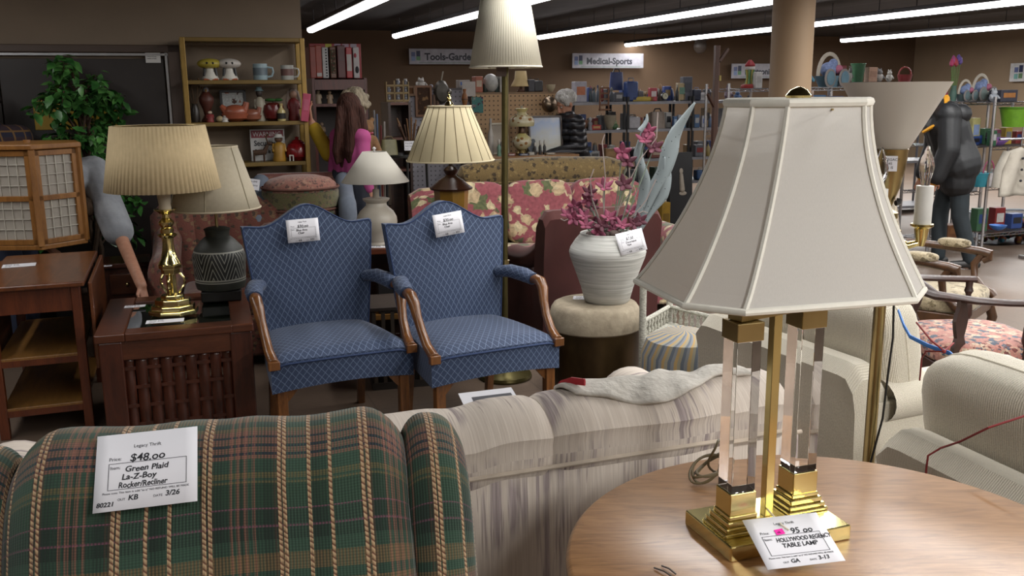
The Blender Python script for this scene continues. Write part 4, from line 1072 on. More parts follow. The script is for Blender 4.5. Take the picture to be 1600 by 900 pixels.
for (a, b_) in ((0, 1), (1, 2), (0, 2)):
    A_, B_ = Vector((*P3[a], 0)), Vector((*P3[b_], 0))
    MB().tube([A_+(B_-A_)*k/10+Vector((0, 0, .18+.15*math.sin(PI*k/10))) for k in range(11)], .010, 8).build('brace', WICK, ws_)
t = NT('fan_stripe'); ux, uy, _ = t.sep(t.co()); an = t.math('ARCTAN2', uy, ux)
t.base(t.ramp(t.math('FRACT', t.math('MULTIPLY', t.math('ADD', an, t.math('MULTIPLY', t.math('SQRT', t.math('ADD', t.math('MULTIPLY', ux, ux), t.math('MULTIPLY', uy, uy))), 4)), 3.2)), [(0, lin('7b7f84')), (.25, lin('a58a5c')), (.5, lin('8f8a78')), (.75, lin('5f6670'))], 'CONSTANT')); t.set(Roughness=.85); FAN = t.m
pf_ = thing('pouf', 'round pouf with fanned tan and grey stripes beside the wicker stand', 'pouf', (.81, 4.27, 0))
MB().lathe([(.16, 0), (.19, .05), (.2, .2), (.195, .38), (.17, .45), (.1, .485), (0, .495)], 40).build('body', FAN, pf_)
MB().tube([(.2*math.cos(k/32*2*PI), .2*math.sin(k/32*2*PI), .25) for k in range(32)], .008, 6, closed=True).build('welt', pm('6d6a5f', .9), pf_)
# ---------------------------------------------------------------- throw and paper on the streaked sofa
srm = Matrix.Translation(SO) @ Matrix.Rotation(SR, 4, 'Z')
t = NT('throw'); v = t.co(); n = t.noise(v, 22, 4); t.base(t.ramp(n, [(.3, lin('aaa49b')), (.6, lin('c2bdb4'))])); t.set(Roughness=.95); t.bump(t.noise(v, 60, 3), .5, .01); THR = t.m
def thr(u_, v2):
    x = .10+.50*u_; a = R(62+14*math.sin(u_*7+.6))+v2*R(112); w_ = .004*math.sin(u_*15+v2*4)+.003*math.sin(u_*31+v2*11+1)+.004*math.sin(v2*9+u_*6)
    r1, r2 = .145+w_, .122+w_
    return (x+.02*math.sin(v2*6), -.085+r1*math.cos(a), .752+r2*math.sin(a)-(.10*(v2-.8)/.2 if v2 > .8 else 0))
th = thing('throw_blanket', 'white rumpled throw draped over the top of the streaked sofa', 'blanket', SO, SR)
m = MB(); m.grid(thr, 40, 24); m.build('cloth', THR, th, solid=.009)
MB().tube([(.57, -.06, .895), (.592, -.09, .893), (.605, -.12, .878), (.60, -.15, .86)], .004, 6, ry=.010).build('red_ribbon', pm('9a1420', .6), th)
q = srm @ Vector((.80, -.26, .74))
pp = thing('paper_sheet', 'white paper sheet propped behind the streaked sofa back cushions', 'paper', M=facing(at(764, 622, 2.40), (.0, -.12, 1), .25))
MB().box((0, 0, 0), (.15, .10, .0012)).build('sheet', PAPER, pp, False); MB().box((.01, -.01, .001), (.11, .05, .0006)).build('printed_block', INKG, pp, False)
# ---------------------------------------------------------------- torchiere
tq = Vector((1.058, 2.6, 0))
to = thing('torchiere_lamp', 'brass torchiere with a white glass bowl and candle arms behind the large white shade', 'floor lamp', tq)
GLB = NT('bowl_glass'); GLB.base(lin('bdb7ae')); GLB.set(Roughness=.4, Transmission_Weight=.15); GLB = GLB.m
MB().lathe([(0, 1.432), (.03, 1.432), (.046, 1.44), (.062, 1.468), (.09, 1.52), (.118, 1.572), (.143, 1.618), (.139, 1.618), (.114, 1.572), (.086, 1.522), (.05, 1.455), (0, 1.45)], 48, caps=False).build('glass_bowl', GLB, to)
MB().lathe([(.006, 1.26), (.016, 1.29), (.030, 1.33), (.040, 1.38), (.0445, 1.43), (.046, 1.437), (.0, 1.437)], 36).build('cup', BRASSD, to)
MB().lathe([(.017, .02), (.017, 1.24), (.03, 1.245), (.03, 1.26), (.012, 1.27)], 24).build('pole', BRASSD, to)
MB().lathe([(.105, 0), (.11, .012), (.09, .03), (.03, .05), (.02, .08)], 36).build('base', BRASSD, to)
for k in range(3):
    a = k*2*PI/3 + R(-6); ca, sa = math.cos(a), math.sin(a); L = .098
    m = MB(); m.tube([(0, 0, 1.19), (ca*.03, sa*.03, 1.185), (ca*.06, sa*.06, 1.165), (ca*L, sa*L, 1.175)], [.008, .010, .012, .008], 10)
    m.lathe([(.010, 1.165), (.014, 1.18), (.018, 1.2), (.020, 1.215), (.031, 1.222), (.031, 1.228), (.01, 1.23)], 20, c=(ca*L, sa*L, 0))
    m.ball((ca*.035, sa*.035, 1.205), .009, 6); arm_ = m.build('candle_arm', BRASS, to)
    MB().lathe([(.0235, 1.228), (.0235, 1.335), (.01, 1.336)], 20, c=(ca*L, sa*L, 0)).build('candle_sleeve', pm('c6c5c0', .5), arm_)
    BULB = NT('bulb'); BULB.base(lin('ffffff')); BULB.set(Transmission_Weight=1, Roughness=0, IOR=1.3)
    MB().lathe([(.012, 1.336), (.013, 1.35), (.018, 1.37), (.0205, 1.39), (.017, 1.41), (.009, 1.43), (.003, 1.445), (0, 1.447)], 18, c=(ca*L, sa*L, 0)).build('bulb', BULB.m, arm_)
MB().tube([(.024, -.022, 1.30), (.02, -.024, 1.29), (.012, -.026, 1.289)], .008, 8).build('switch_knob', BLACKM, to)
MB().tube([(.03, -.02, 1.02), (.036, -.02, .9), (.026, -.03, .8), (.02, -.03, .66), (-.01, -.03, .5), (-.02, -.02, .3), (-.02, -.04, .02)], .0032, 6).build('cord', BLACKM, to)
sc = thing('price_sticker', 'white price sticker on the brass cup under the glass bowl', 'sticker', M=facing(tq+Vector((-.018, -.046, 1.40)), (-.35, -1, -.1)))
MB().box((0, 0, 0), (.034, .042, .001)).build('paper', PAPER, sc, False)
for i in range(3): text(('LEGACY', '$ 45', 'AS IS')[i], .010, INK, sc, (-.014, .008-.011*i, .0008), 'printing')
# ---------------------------------------------------------------- cream chenille loveseats
t = NT('chenille'); v = t.co('UV'); ux, uy, _ = t.sep(v)
rb = t.math('SINE', t.math('MULTIPLY', ux, 900)); n = t.noise(v, 260, 2)
t.base(t.ramp(t.math('MULTIPLY_ADD', rb, .12, n), [(.3, lin('b1a998')), (.65, lin('cec7b7'))])); t.set(Roughness=.95, Sheen_Weight=.15); t.bump(t.math('MULTIPLY_ADD', rb, .4, n), .45, .004); CHEN = t.m
CPIP = pm('c4bdac', .95, 0, .1, 200)
def chen(name, label, mid, rz, W, cl):
    f = Vector((math.sin(rz), -math.cos(rz), 0)); D = .82
    o = make_sofa('loveseat', label, 'sofa', mid+f*(D/2), rz, W, D, .675, .44, CHEN, aw=.17, ah=.60, bt=.17, nc=2, back='tight', arm='roll', lean=.03)
    iw = W-.03
    for k in range(2):
        x = -iw/2+iw/2*(k+.5)
        M_ = T(x, D/2-.20, .685, 0, -.20)
        sq((0, 0, 0), (iw/2*1.0, .22, .42), .5, 16, M=M_).build('back_cushion', CHEN, o)
        g = lambda e: math.copysign(abs(e)**.5, e)
        MB().tube([M_ @ Vector((iw/4*.985*g(math.cos(a))*1.0, .0, .208*g(math.sin(a)))) for a in [q/40*2*PI for q in range(40)]], .006, 6, closed=True).build('piping', CPIP, o)
    return o
chen('a', 'cream chenille loveseat standing behind the torchiere pole', Vector((1.005, 3.47, 0)), R(114), .98, 2)
chen('b', 'cream chenille loveseat tied with red twine at the right edge', Vector((1.225, 1.995, 0)), R(108), 1.12, 2)
RED_ = pm('7e2424', .7)
tag(MB().tube([on(1640, 640, .84), on(1600, 650, .855), on(1545, 668, .825), on(1500, 690, .76), on(1470, 700, .69), on(1450, 712, .662), on(1447, 735, .62), on(1446, 760, .55)], .0028, 6).build('red_twine', RED_), 'thin red twine running over the back of the nearest cream loveseat', 'twine')
m = MB(); m.tube([on(1432, 504, .93), on(1455, 532, .90), on(1475, 548, .87), on(1520, 565, .845), on(1600, 612, .80)], .0028, 6); m.tube([on(1437, 594, .70), on(1440, 560, .80), on(1447, 549, .86), on(1475, 549, .875), on(1490, 536, .88)], .0025, 6); m.ball(on(1475, 549, .875), .006, 6)
tag(m.build('red_twine', RED_), 'knotted red twine stretched over the farther cream loveseat', 'twine')
tag(MB().tube([on(1404, 486, .88), on(1412, 508, .87), on(1422, 526, .85), on(1450, 540, .86), on(1484, 552, .87), on(1510, 576, .84)], .0035, 6, ry=.007).build('blue_strap', pm('2f6fb8', .6)), 'blue strap lying over the farther cream loveseat', 'strap')
# ---------------------------------------------------------------- carved armchairs at the right
DAM = pattern('8f8268', ['a89b80', '6f6248'], 16, thr=.42)
FLO2 = pattern('9c6a5f', ['b9a58d', '3f4d5d', 'b28a77', '6d3a36'], 17, thr=.46)
CARVW = wood('26160b', '50341e', (6, 6, 3), .35, 1.3, 2.5, .25)
lc = thing('carved_armchair', 'carved wooden armchair with gold damask seat and padded arms', 'armchair', (2.44, 5.28, 0), R(49))
sq((0, 0, .43), (.60, .56, .12), .5, 16).build('seat', DAM, lc)
m = MB(); m.box((0, -.25, .36), (.56, .035, .06)); m.box((0, .24, .36), (.5, .035, .06)); m.box((.28, 0, .36), (.035, .5, .06)); m.box((-.28, 0, .36), (.035, .5, .06)); m.build('seat_rail', CARVW, lc, bevel=.006)
for sx in (-1, 1):
    m = MB(); m.tube([(sx*.27, -.24, .38), (sx*.29, -.27, .28), (sx*.265, -.25, .12), (sx*.285, -.28, .02), (sx*.29, -.29, .0)], [.03, .028, .018, .02, .022], 10); m.build('front_leg', CARVW, lc)
    m = MB(); m.tube([(sx*.24, .24, .38), (sx*.24, .27, .2), (sx*.24, .33, 0)], .02, 8); m.build('rear_leg', CARVW, lc)
    m = MB(); m.tube([(sx*.27, .25, .68), (sx*.295, .12, .675), (sx*.31, -.05, .665), (sx*.315, -.17, .655), (sx*.315, -.215, .645), (sx*.315, -.215, .62), (sx*.31, -.185, .6)], [.02, .022, .024, .026, .03, .024, .018], 10)
    m.tube([(sx*.315, -.18, .645), (sx*.31, -.14, .58), (sx*.30, -.15, .50), (sx*.29, -.21, .44), (sx*.285, -.255, .42), (sx*.285, -.27, .40)], [.022, .022, .02, .024, .028, .024], 10); a_ = m.build('arm', CARVW, lc)
    sq((sx*.305, -.02, .695), (.075, .19, .055), .7, 10).build('arm_pad', DAM, a_)
m = MB(); 
m.tube([(-.24, .25, .38), (-.26, .29, .6), (-.27, .33, .85), (-.22, .35, .98), (-.1, .36, 1.04), (0, .36, 1.07), (.1, .36, 1.04), (.22, .35, .98), (.27, .33, .85), (.26, .29, .6), (.24, .25, .38)], .024, 10); m.tube([(-.25, .27, .52), (.25, .27, .52)], .018, 8); m.build('back_frame', CARVW, lc)
sq((0, 0, 0), (.44, .06, .46), .6, 14, M=T(0, .29, .77, 0, -.17)).build('back_pad', DAM, lc)
cc2 = thing('corner_chair', 'dark carved low-back chair with a floral seat beside the cream loveseats', 'chair', (2.10, 4.22, 0), R(92))
DKW = wood('150906', '341910', (6, 6, 3), .45, 1.3, 2.5, .05)
sq((0, -.06, .43), (.54, .52, .13), .5, 16).build('seat', FLO2, cc2)
m = MB(); m.box((0, -.30, .345), (.5, .03, .08)); m.box((0, .18, .345), (.48, .03, .08)); m.box((.25, -.06, .345), (.03, .5, .08)); m.box((-.25, -.06, .345), (.03, .5, .08)); m.build('seat_rail', DKW, cc2, bevel=.005)
ur = [(-.27+.0, -.20, .675), (-.275, -.06, .68), (-.265, .08, .69), (-.19, .22, .70), (0, .28, .72), (.19, .22, .70), (.265, .08, .69), (.275, -.06, .68), (.27, -.20, .675)]
m = MB(); m.tube(ur, [.03, .03, .032, .038, .045, .038, .032, .03, .03], 10, ry=[.016, .015, .016, .02, .026, .02, .016, .015, .016]); m.tube([ur[3], (0, .285, .76), ur[5]], [.014, .022, .014], 10, ry=[.02, .036, .02]); m.build('arm_rail', DKW, cc2)
for sx in (-1, 1):
    MB().lathe([(.02, .36), (.022, .45), (.014, .47), (.026, .50), (.022, .56), (.012, .60), (.022, .62), (.016, .64), (.018, .67)], 14, c=(sx*.262, -.17, 0)).build('arm_post', DKW, cc2)
    pr = [(-.03, .38), (-.055, .44), (-.05, .48), (-.03, .52), (-.045, .56), (-.055, .60), (-.03, .66), (-.03, .69), (.03, .69), (.03, .66), (.055, .60), (.045, .56), (.03, .52), (.05, .48), (.055, .44), (.03, .38)]
    MB().prism(pr, -.008, .008, T(sx*.24, .13, 0, R(90-sx*35)) @ Matrix.Rotation(PI/2, 4, 'X')).build('splat', DKW, cc2, False)
    for y in (-.28, .17): 
        MB().tube([(sx*.235, y, .38), (sx*.24, y-.0, .25), (sx*.228, y, .10), (sx*.25, y+(-.02 if y < 0 else .02), 0)], [.03, .026, .016, .02], 10).build('leg', DKW, cc2)
MB().lathe([(.018, .38), (.02, .5), (.012, .56), (.02, .62), (.016, .7)], 12, c=(0, .25, 0)).build('rear_post', DKW, cc2)
# ---------------------------------------------------------------- gold etagere against the tan wall
GOLD = pm('8f7338', .4, .35, .15, 14)
QE0, QE1 = 6.96, 7.25
pa, pb = pq(onq(289, 120, QE0))[0], pq(onq(475, 120, QE0))[0]
zs = [onq(380, y, QE0).z for y in (58.5, 125, 190.5, 255)]
ZT, Z1, Z2, Z3 = zs
ge = thing('etagere', 'tall gold-coloured open shelf unit with figurines against the tan wall', 'shelf', room((pa+pb)/2, (QE0+QE1)/2), A20)
we, de = pb-pa, QE1-QE0
for sx in (-1, 1):
    for sy in (-1, 1): MB().box((sx*(we/2-.0), sy*(de/2-.02), ZT/2), (.034, .03, ZT)).build('post', GOLD, ge, False, .004)
for z in (ZT, Z1, Z2, Z3, .78, .42, .1): MB().box((0, 0, z-.014), (we+.0, de-.02, .028)).build('shelf', pm('6d5728', .45, .25, .12, 10), ge, False, .003)
def shelf_pt(px, Q, z, back=0): p, q = pq(onq(px, 150, Q)); return room(p, Q+back, z)
def figurine(px, z, Q, hh, w_, cbody, chead, label, cat='figurine', chat=None, arms=True, name='figurine', extra=None, group=None):
    o = thing(name, label, cat, shelf_pt(px, Q, z), A20, group)
    MB().lathe([(w_*.42, 0), (w_*.46, hh*.06), (w_*.38, hh*.25), (w_*.45, hh*.5), (w_*.30, hh*.64), (w_*.12, hh*.70)], 14).build('body', pm(cbody, .5), o)
    MB().ball((0, 0, hh*.80), (w_*.27, w_*.27, hh*.13), 8).build('head', pm(chead, .5), o)
    if chat: MB().lathe([(w_*.42, hh*.86), (w_*.28, hh*.9), (w_*.22, hh*.98), (0, hh)], 12).build('hat', pm(chat, .6), o)
    if arms:
        for s in (-1, 1): MB().caps((s*w_*.36, 0, hh*.6), w_*.09, (s*w_*.40, -w_*.2, hh*.38), w_*.08, 6).build('arm', pm(cbody, .5), o)
    return o
def capfig(px, col, label):
    o = thing('figurine', label, 'figurine', shelf_pt(px, QE0+.12, Z1), A20)
    MB().lathe([(.055, 0), (.06, .012), (.05, .03), (.035, .06), (.03, .09), (.02, .095)], 16).build('body', pm('c9c6bd', .4), o)
    MB().ball((0, 0, .115), (.085, .07, .037), 12).build('wide_head', pm(col, .4), o)
    for s in (-1, 1): MB().ball((s*.02, -.066, .118), (.008, .006, .008), 6).build('eye', BLACKM, o); MB().tube([(s*.035, -.02, .085), (s*.042, -.025, .03)], .011, 6).build('arm', BLACKM, o)
    MB().box((0, -.03, .006), (.10, .05, .012)).build('feet', pm('9a4a24'), o, bevel=.004)
capfig(331, 'a99a3d', 'ceramic figurine with a wide yellow head on the top gold shelf')
capfig(361, 'bdb7b0', 'ceramic figurine with a wide white head on the top gold shelf')
def mug(px, col, band, label, s=1, z=None, Q=None):
    o = thing('mug', label, 'mug', shelf_pt(px, Q or QE0+.12, z or Z1), A20)
    MB().lathe([(.040*s, 0), (.043*s, .004), (.044*s, .10*s), (.040*s, .10*s), (.038*s, .01), (0, .01)], 20, caps=False).build('cup', pm(col, .3), o)
    MB().tube([(.043*s, 0, .08*s), (.075*s, 0, .075*s), (.08*s, 0, .05*s), (.07*s, 0, .025*s), (.043*s, 0, .02*s)], .007*s, 6).build('handle', pm(col, .3), o)
    MB().lathe([(.0446*s, .03*s), (.0446*s, .075*s)], 20, caps=False).build('print', pm(band, .5), o)
mug(409, '8fa3ab', '59666e', 'pale blue mug on the top gold shelf', 1.15)
mug(451, 'aeb0ac', '6b4a44', 'white printed mug at the right end of the top gold shelf', 1.05)
def bottle(px, z, Q, r, hh, col, label, cap='2a2a2a', name='bottle', cat='bottle', group=None, lab=None):
    o = thing(name, label, cat, shelf_pt(px, Q, z), A20, group)
    MB().lathe([(r*.95, 0), (r, .008), (r, hh*.55), (r*.5, hh*.72), (r*.36, hh*.76), (r*.36, hh*.9)], 14).build('body', pm(col, .3), o)
    MB().lathe([(r*.42, hh*.88), (r*.42, hh)], 12).build('cap', pm(cap, .4), o)
    if lab: MB().lathe([(r*1.02, hh*.12), (r*1.02, hh*.45)], 14, caps=False).build('paper_label', pm(lab, .7), o)
    return o
# second gold shelf
o = thing('twig_vase', 'dried twigs in a narrow dark vase at the left end of the gold shelf', 'vase', shelf_pt(303, QE0+.12, Z2), A20)
MB().lathe([(.025, 0), (.032, .03), (.028, .09), (.018, .12), (.022, .13)], 12).build('vase', pm('2a231e', .4), o)
m = MB()
for k in range(7):
    a = k*.9; m.tube([(0, 0, .1), (math.cos(a)*.03, math.sin(a)*.02, .18), (math.cos(a)*.06, math.sin(a)*.03, .24+.01*k)], .003, 5); m.ball((math.cos(a)*.06, math.sin(a)*.03, .24+.01*k), .009, 5)
m.build('twigs', pm('4a3520', .8), o)
o = thing('eagle_statue', 'reddish-brown bird statuette with a pale head on the gold shelf', 'statue', shelf_pt(322, QE0+.16, Z2), A20)
MB().lathe([(.04, 0), (.045, .01), (.02, .05), (.03, .09), (.05, .14), (.052, .17), (.03, .20), (.022, .215)], 16).build('body', pm('4d2317', .5), o); MB().ball((0, -.005, .225), (.022, .026, .022), 8).build('head', pm('8a8588', .5), o); MB().tube([(0, -.028, .225), (0, -.042, .218), (0, -.046, .208)], [.008, .005, .002], 6).build('beak', pm('8a6a2a'), o)
figurine(326, Z2, QE0+.07, .085, .055, '7a2f2f', 'b8a592', 'small red and white figurine in front of the bird statuette')
tag(MB().ball((0, 0, .022), (.026, .024, .022), 10).build('shell', pm('9b8a68', .5)), 'small tan round shell on the second gold shelf', 'shell').location = shelf_pt(341, QE0+.07, Z2)
figurine(349, Z2, QE0+.06, .05, .05, 'b9b6b0', 'b9b6b0', 'tiny white animal ornament before the black picture frame', 'ornament')
def frame(px, z, Q, w_, hh, cf, cin, label, tilt=.12, art=None, name='picture_frame', cat='picture', rz=A20):
    o = thing(name, label, cat, M=Matrix.Translation(shelf_pt(px, Q, z)) @ Matrix.Rotation(rz, 4, 'Z') @ Matrix.Rotation(-tilt, 4, 'X'))
    m = MB(); b = .018 if w_ < .5 else .03
    for x in (-w_/2+b/2, w_/2-b/2): m.box((x, 0, hh/2), (b, .02, hh))
    for zz in (b/2, hh-b/2): m.box((0, 0, zz), (w_, .02, b))
    m.build('frame', pm(cf, .4), o, False, .002); MB().box((0, .004, hh/2), (w_-b, .006, hh-b)).build('picture', art or pm(cin, .6), o, False); return o
ART1 = pattern('9a9c9a', ['4a2f26', '8a4a32'], 14, thr=.30)
frame(364, Z2, QE0+.20, .185, .225, '141212', '9a9c9a', 'black-framed picture leaning on the second gold shelf', .12, ART1)
def hen(px, col, label, s=1, Q=None):
    o = thing('hen_dish', label, 'dish', shelf_pt(px, Q or QE0+.09, Z2), A20)
    MB().lathe([(.03*s, 0), (.075*s, .02*s), (.085*s, .05*s), (.06*s, .055*s)], 18, sy=.7).build('bowl', pm(col, .35), o)
    m = MB(); m.ball((0, 0, .06*s), (.075*s, .05*s, .045*s), 10); m.tube([(.045*s, 0, .06*s), (.065*s, 0, .1*s), (.07*s, 0, .12*s)], [.03*s, .02*s, .018*s], 8); m.tube([(-.05*s, 0, .06*s), (-.085*s, 0, .10*s)], [.03*s, .012*s], 8); m.build('lid', pm(col, .35), o)
hen(366, '8a4a34', 'orange-pink ceramic hen dish before the black picture frame', 1.15)
hen(391, '7c4a38', 'brown-pink ceramic hen dish beside the tall figurine', .85, QE0+.1)
figurine(405, Z2, QE0+.14, .25, .085, '8f8878', '2c221c', 'tall figurine in a pale robe with dark hair on the second gold shelf', chat='6f868c')
o = thing('apple_jar', 'dark red apple-shaped jar with green leaves on the second gold shelf', 'jar', shelf_pt(426, QE0+.14, Z2), A20)
MB().lathe([(.04, 0), (.07, .02), (.082, .07), (.07, .115), (.03, .13), (.01, .12)], 20).build('jar', pm('571717', .25), o)
m = MB()
for a in (.3, 2.2, 4.3): m.ball((math.cos(a)*.04, math.sin(a)*.02, .15), (.035, .02, .012), 6)
m.build('leaves', pm('2d5526', .5), o); MB().tube([(0, 0, .12), (.005, 0, .16)], .006, 6).build('stem', pm('3a2a1a'), o)
bottle(438, Z2, QE0+.06, .030, .125, 'a89a6a', 'cream bottle with a dark band on the second gold shelf', 'a08a58', lab='1e1a16')
o = figurine(458, Z2, QE0+.13, .235, .10, '6b1f1f', '8a6a58', 'long-haired doll in a red dress at the right end of the second gold shelf', 'doll', name='doll')
m = MB(); m.tube([(-.03, .01, .21), (-.045, .0, .15), (-.04, 0, .09)], .012, 6); m.tube([(.03, .01, .21), (.045, .0, .15), (.04, 0, .09)], .012, 6); m.ball((0, .012, .2), (.034, .03, .034), 8); m.build('hair', pm('6e6058', .8), o)
# third gold shelf
sg = thing('warning_sign', 'white and red security warning sign leaning on the third gold shelf', 'sign', M=Matrix.Translation(shelf_pt(414, QE0+.2, Z3)) @ Matrix.Rotation(A20, 4, 'Z') @ Matrix.Rotation(-.1, 4, 'X'))
MB().box((0, 0, .115), (.25, .006, .23)).build('board', pm('b3b2b0', .4), sg, False, .002); MB().box((0, -.004, .195), (.232, .002, .055)).build('red_band', pm('7e2330', .5), sg, False)
up = T(0, -.0055, 0, 0, PI/2)
text('WARNING', .048, pm('c8c5c5', .5), sg, (-.105, .178, 0), 'lettering', M=up, sx=.88); text('Security', .055, INK, sg, (-.10, .11, 0), 'lettering', M=up, sx=.85, bold=.001); text('Cameras In Use', .042, INK, sg, (-.10, .055, 0), 'lettering', M=up, sx=.6, bold=.001)
m = MB(); o = thing('deer_ornament', 'brown twig deer ornament before the warning sign', 'ornament', shelf_pt(401, QE0+.09, Z3), A20)
m.tube([(-.05, 0, .065), (.03, 0, .07), (.055, 0, .12)], [.02, .022, .012], 8)
for x in (-.045, .025):
    for y in (-.012, .012): m.tube([(x, y, .06), (x, y, 0)], .006, 5)
m.ball((.07, 0, .13), (.022, .012, .012), 6); m.build('body', pm('3a2413', .8), o)
m = MB(); m.tube([(.055, .008, .14), (.045, .025, .18), (.065, .03, .2)], .004, 5); m.tube([(.055, -.008, .14), (.045, -.025, .18), (.065, -.03, .2)], .004, 5); m.build('antlers', pm('4a3018', .8), o)
figurine(431, Z3, QE0+.10, .20, .11, '8f6a22', '5a4030', 'figurine in a yellow coat and white cap on the third gold shelf', chat='a9a6a0')
o = thing('ornament', 'tiny white ornament with two posts beside the red jar', 'ornament', shelf_pt(450, QE0+.05, Z3), A20); m = MB(); m.box((-.012, 0, .02), (.008, .01, .04)); m.box((.012, 0, .02), (.008, .01, .04)); m.box((0, 0, .042), (.034, .012, .008)); m.build('body', pm('b5b1a8'), o)
o = thing('berry_jar', 'round red lidded jar on the third gold shelf', 'jar', shelf_pt(460, QE0+.12, Z3), A20)
MB().lathe([(.05, 0), (.085, .03), (.092, .08), (.07, .12), (.04, .135)], 20).build('jar', pm('6e1216', .25, 0, .3, 60), o); MB().lathe([(.05, .132), (.03, .15), (.012, .155), (.016, .17), (0, .175)], 14).build('lid', pm('6e1216', .25), o)

# ---------------------------------------------------------------- red-brown bookcase with binders behind the wall corner
QB = 8.15
p0, p1 = pq(onq(487, 120, QB))[0], pq(onq(573, 120, QB))[0]; ZB = onq(530, 122, QB).z
MAH = wood('2f100c', '5a241c', (8, 8, 1.2), .45, 1, 2.5, .1)
rb_ = thing('bookcase', 'red-brown bookcase behind the wall corner with red binders on top', 'bookcase', room((p0+p1)/2, QB+.17), A20)
wb = p1-p0
for s in (-1, 1): MB().box((s*(wb/2-.012), 0, ZB/2), (.024, .34, ZB)).build('side_panel', MAH, rb_, False)
zsh = [ZB-.012, onq(530, 162, QB).z, onq(530, 215, QB).z, .8, .45, .1]
for z in zsh: MB().box((0, 0, z-.012), (wb-.03, .33, .024)).build('shelf', MAH, rb_, False)
MB().box((0, .165, ZB/2), (wb, .01, ZB)).build('back_panel', pm('1c0e0c', .6), rb_, False); MB().box((0, -.165, ZB-.055), (wb-.04, .02, .085)).build('fascia', MAH, rb_, False)
bd = [(492, '7a2a1c', 'orange-red binder at the left end of the row on the bookcase'), (501, '86301e', 'orange-red binder with a white foot label on the bookcase'), (511, '9fa0a2', 'white spiral-dotted binder on the bookcase'), (523, '5c3a2a', 'patterned binder with floral spine on the bookcase'), (536, '4a0f12', 'dark red binder with a grey panel on the bookcase'), (548, '9c2a30', 'red and white binder on the bookcase'), (559, 'a09c9e', 'white binder with black print at the right end of the bookcase row')]
for i, (px, c_, lb) in enumerate(bd):
    o = thing('binder', lb, 'binder', shelf_pt(px, QB+.04, ZB), A20, 'binders on the red-brown bookcase'); w_ = .052 if i not in (4,) else .07; hh = .265+.01*math.sin(i*2)
    MB().box((0, .12, hh/2), (w_, .24, hh)).build('cover', pm(c_, .45), o, bevel=.006)
    if i in (1, 5): MB().box((0, -.002, .03 if i == 1 else .13), (w_*.8, .003, .03 if i == 1 else .14)).build('spine_label', pm('a9a6a4'), o, False)
    elif i == 2:
        m = MB()
        for k in range(10): m.box((.008, -.002, .02+.024*k), (.012, .003, .012))
        m.build('spine_dots', INK, o, False)
    elif i == 3: MB().box((0, -.002, .14), (w_*.75, .003, .2)).build('spine_print', pattern('3a3a2a', ['7a6a5a', '5a2a2a'], 40), o, False)
    elif i == 4: MB().box((0, -.002, .19), (w_*.7, .003, .09)).build('spine_panel', pm('5d4a4c'), o, False)
    elif i == 6: MB().ball((.004, -.002, .07), (.016, .004, .03), 8).build('spine_print', INK, o); MB().ball((-.008, -.002, .19), (.012, .004, .02), 8).build('spine_print', pm('8a2a3a'), o)
o = thing('red_box', 'long flat red box lying behind and above the row of binders', 'box', shelf_pt(527, QB+.30, ZB), A20); MB().box((0, 0, .15), (wb*.96, .03, .30)).build('body', pm('8a1f26', .5), o, bevel=.004)
for k, c_ in ((-.06, 'a9a33a'), (.02, '9a8aa0'), (.09, 'a08a9a'), (.16, '9a93a0')): MB().box((k, -.017, .283), (.055, .003, .03)).build('sticker', pm(c_), o, False)
for i, (px, z, h_, c_, lb) in enumerate([(497, zsh[1], .13, '8a7a66', 'tan figurine at the left of the upper bookcase shelf'), (560, zsh[1], .16, 'aaa59c', 'white figurine with ears at the right of the upper bookcase shelf'), (515, zsh[1], .12, '8a7560', 'small tan figurine half hidden by the women on the bookcase'), (500, zsh[2], .14, '6d5a4a', 'brown figurine on the middle bookcase shelf'), (566, zsh[2], .13, '7a6b62', 'grey-brown figurine at the right of the middle bookcase shelf')]):
    f = figurine(px, z, QB+.10, h_, h_*.5, c_, c_, lb)
    if i == 1:
        for s in (-1, 1): MB().ball((s*.02, 0, h_*.97), (.008, .006, .02), 6).build('ear', pm(c_), f)
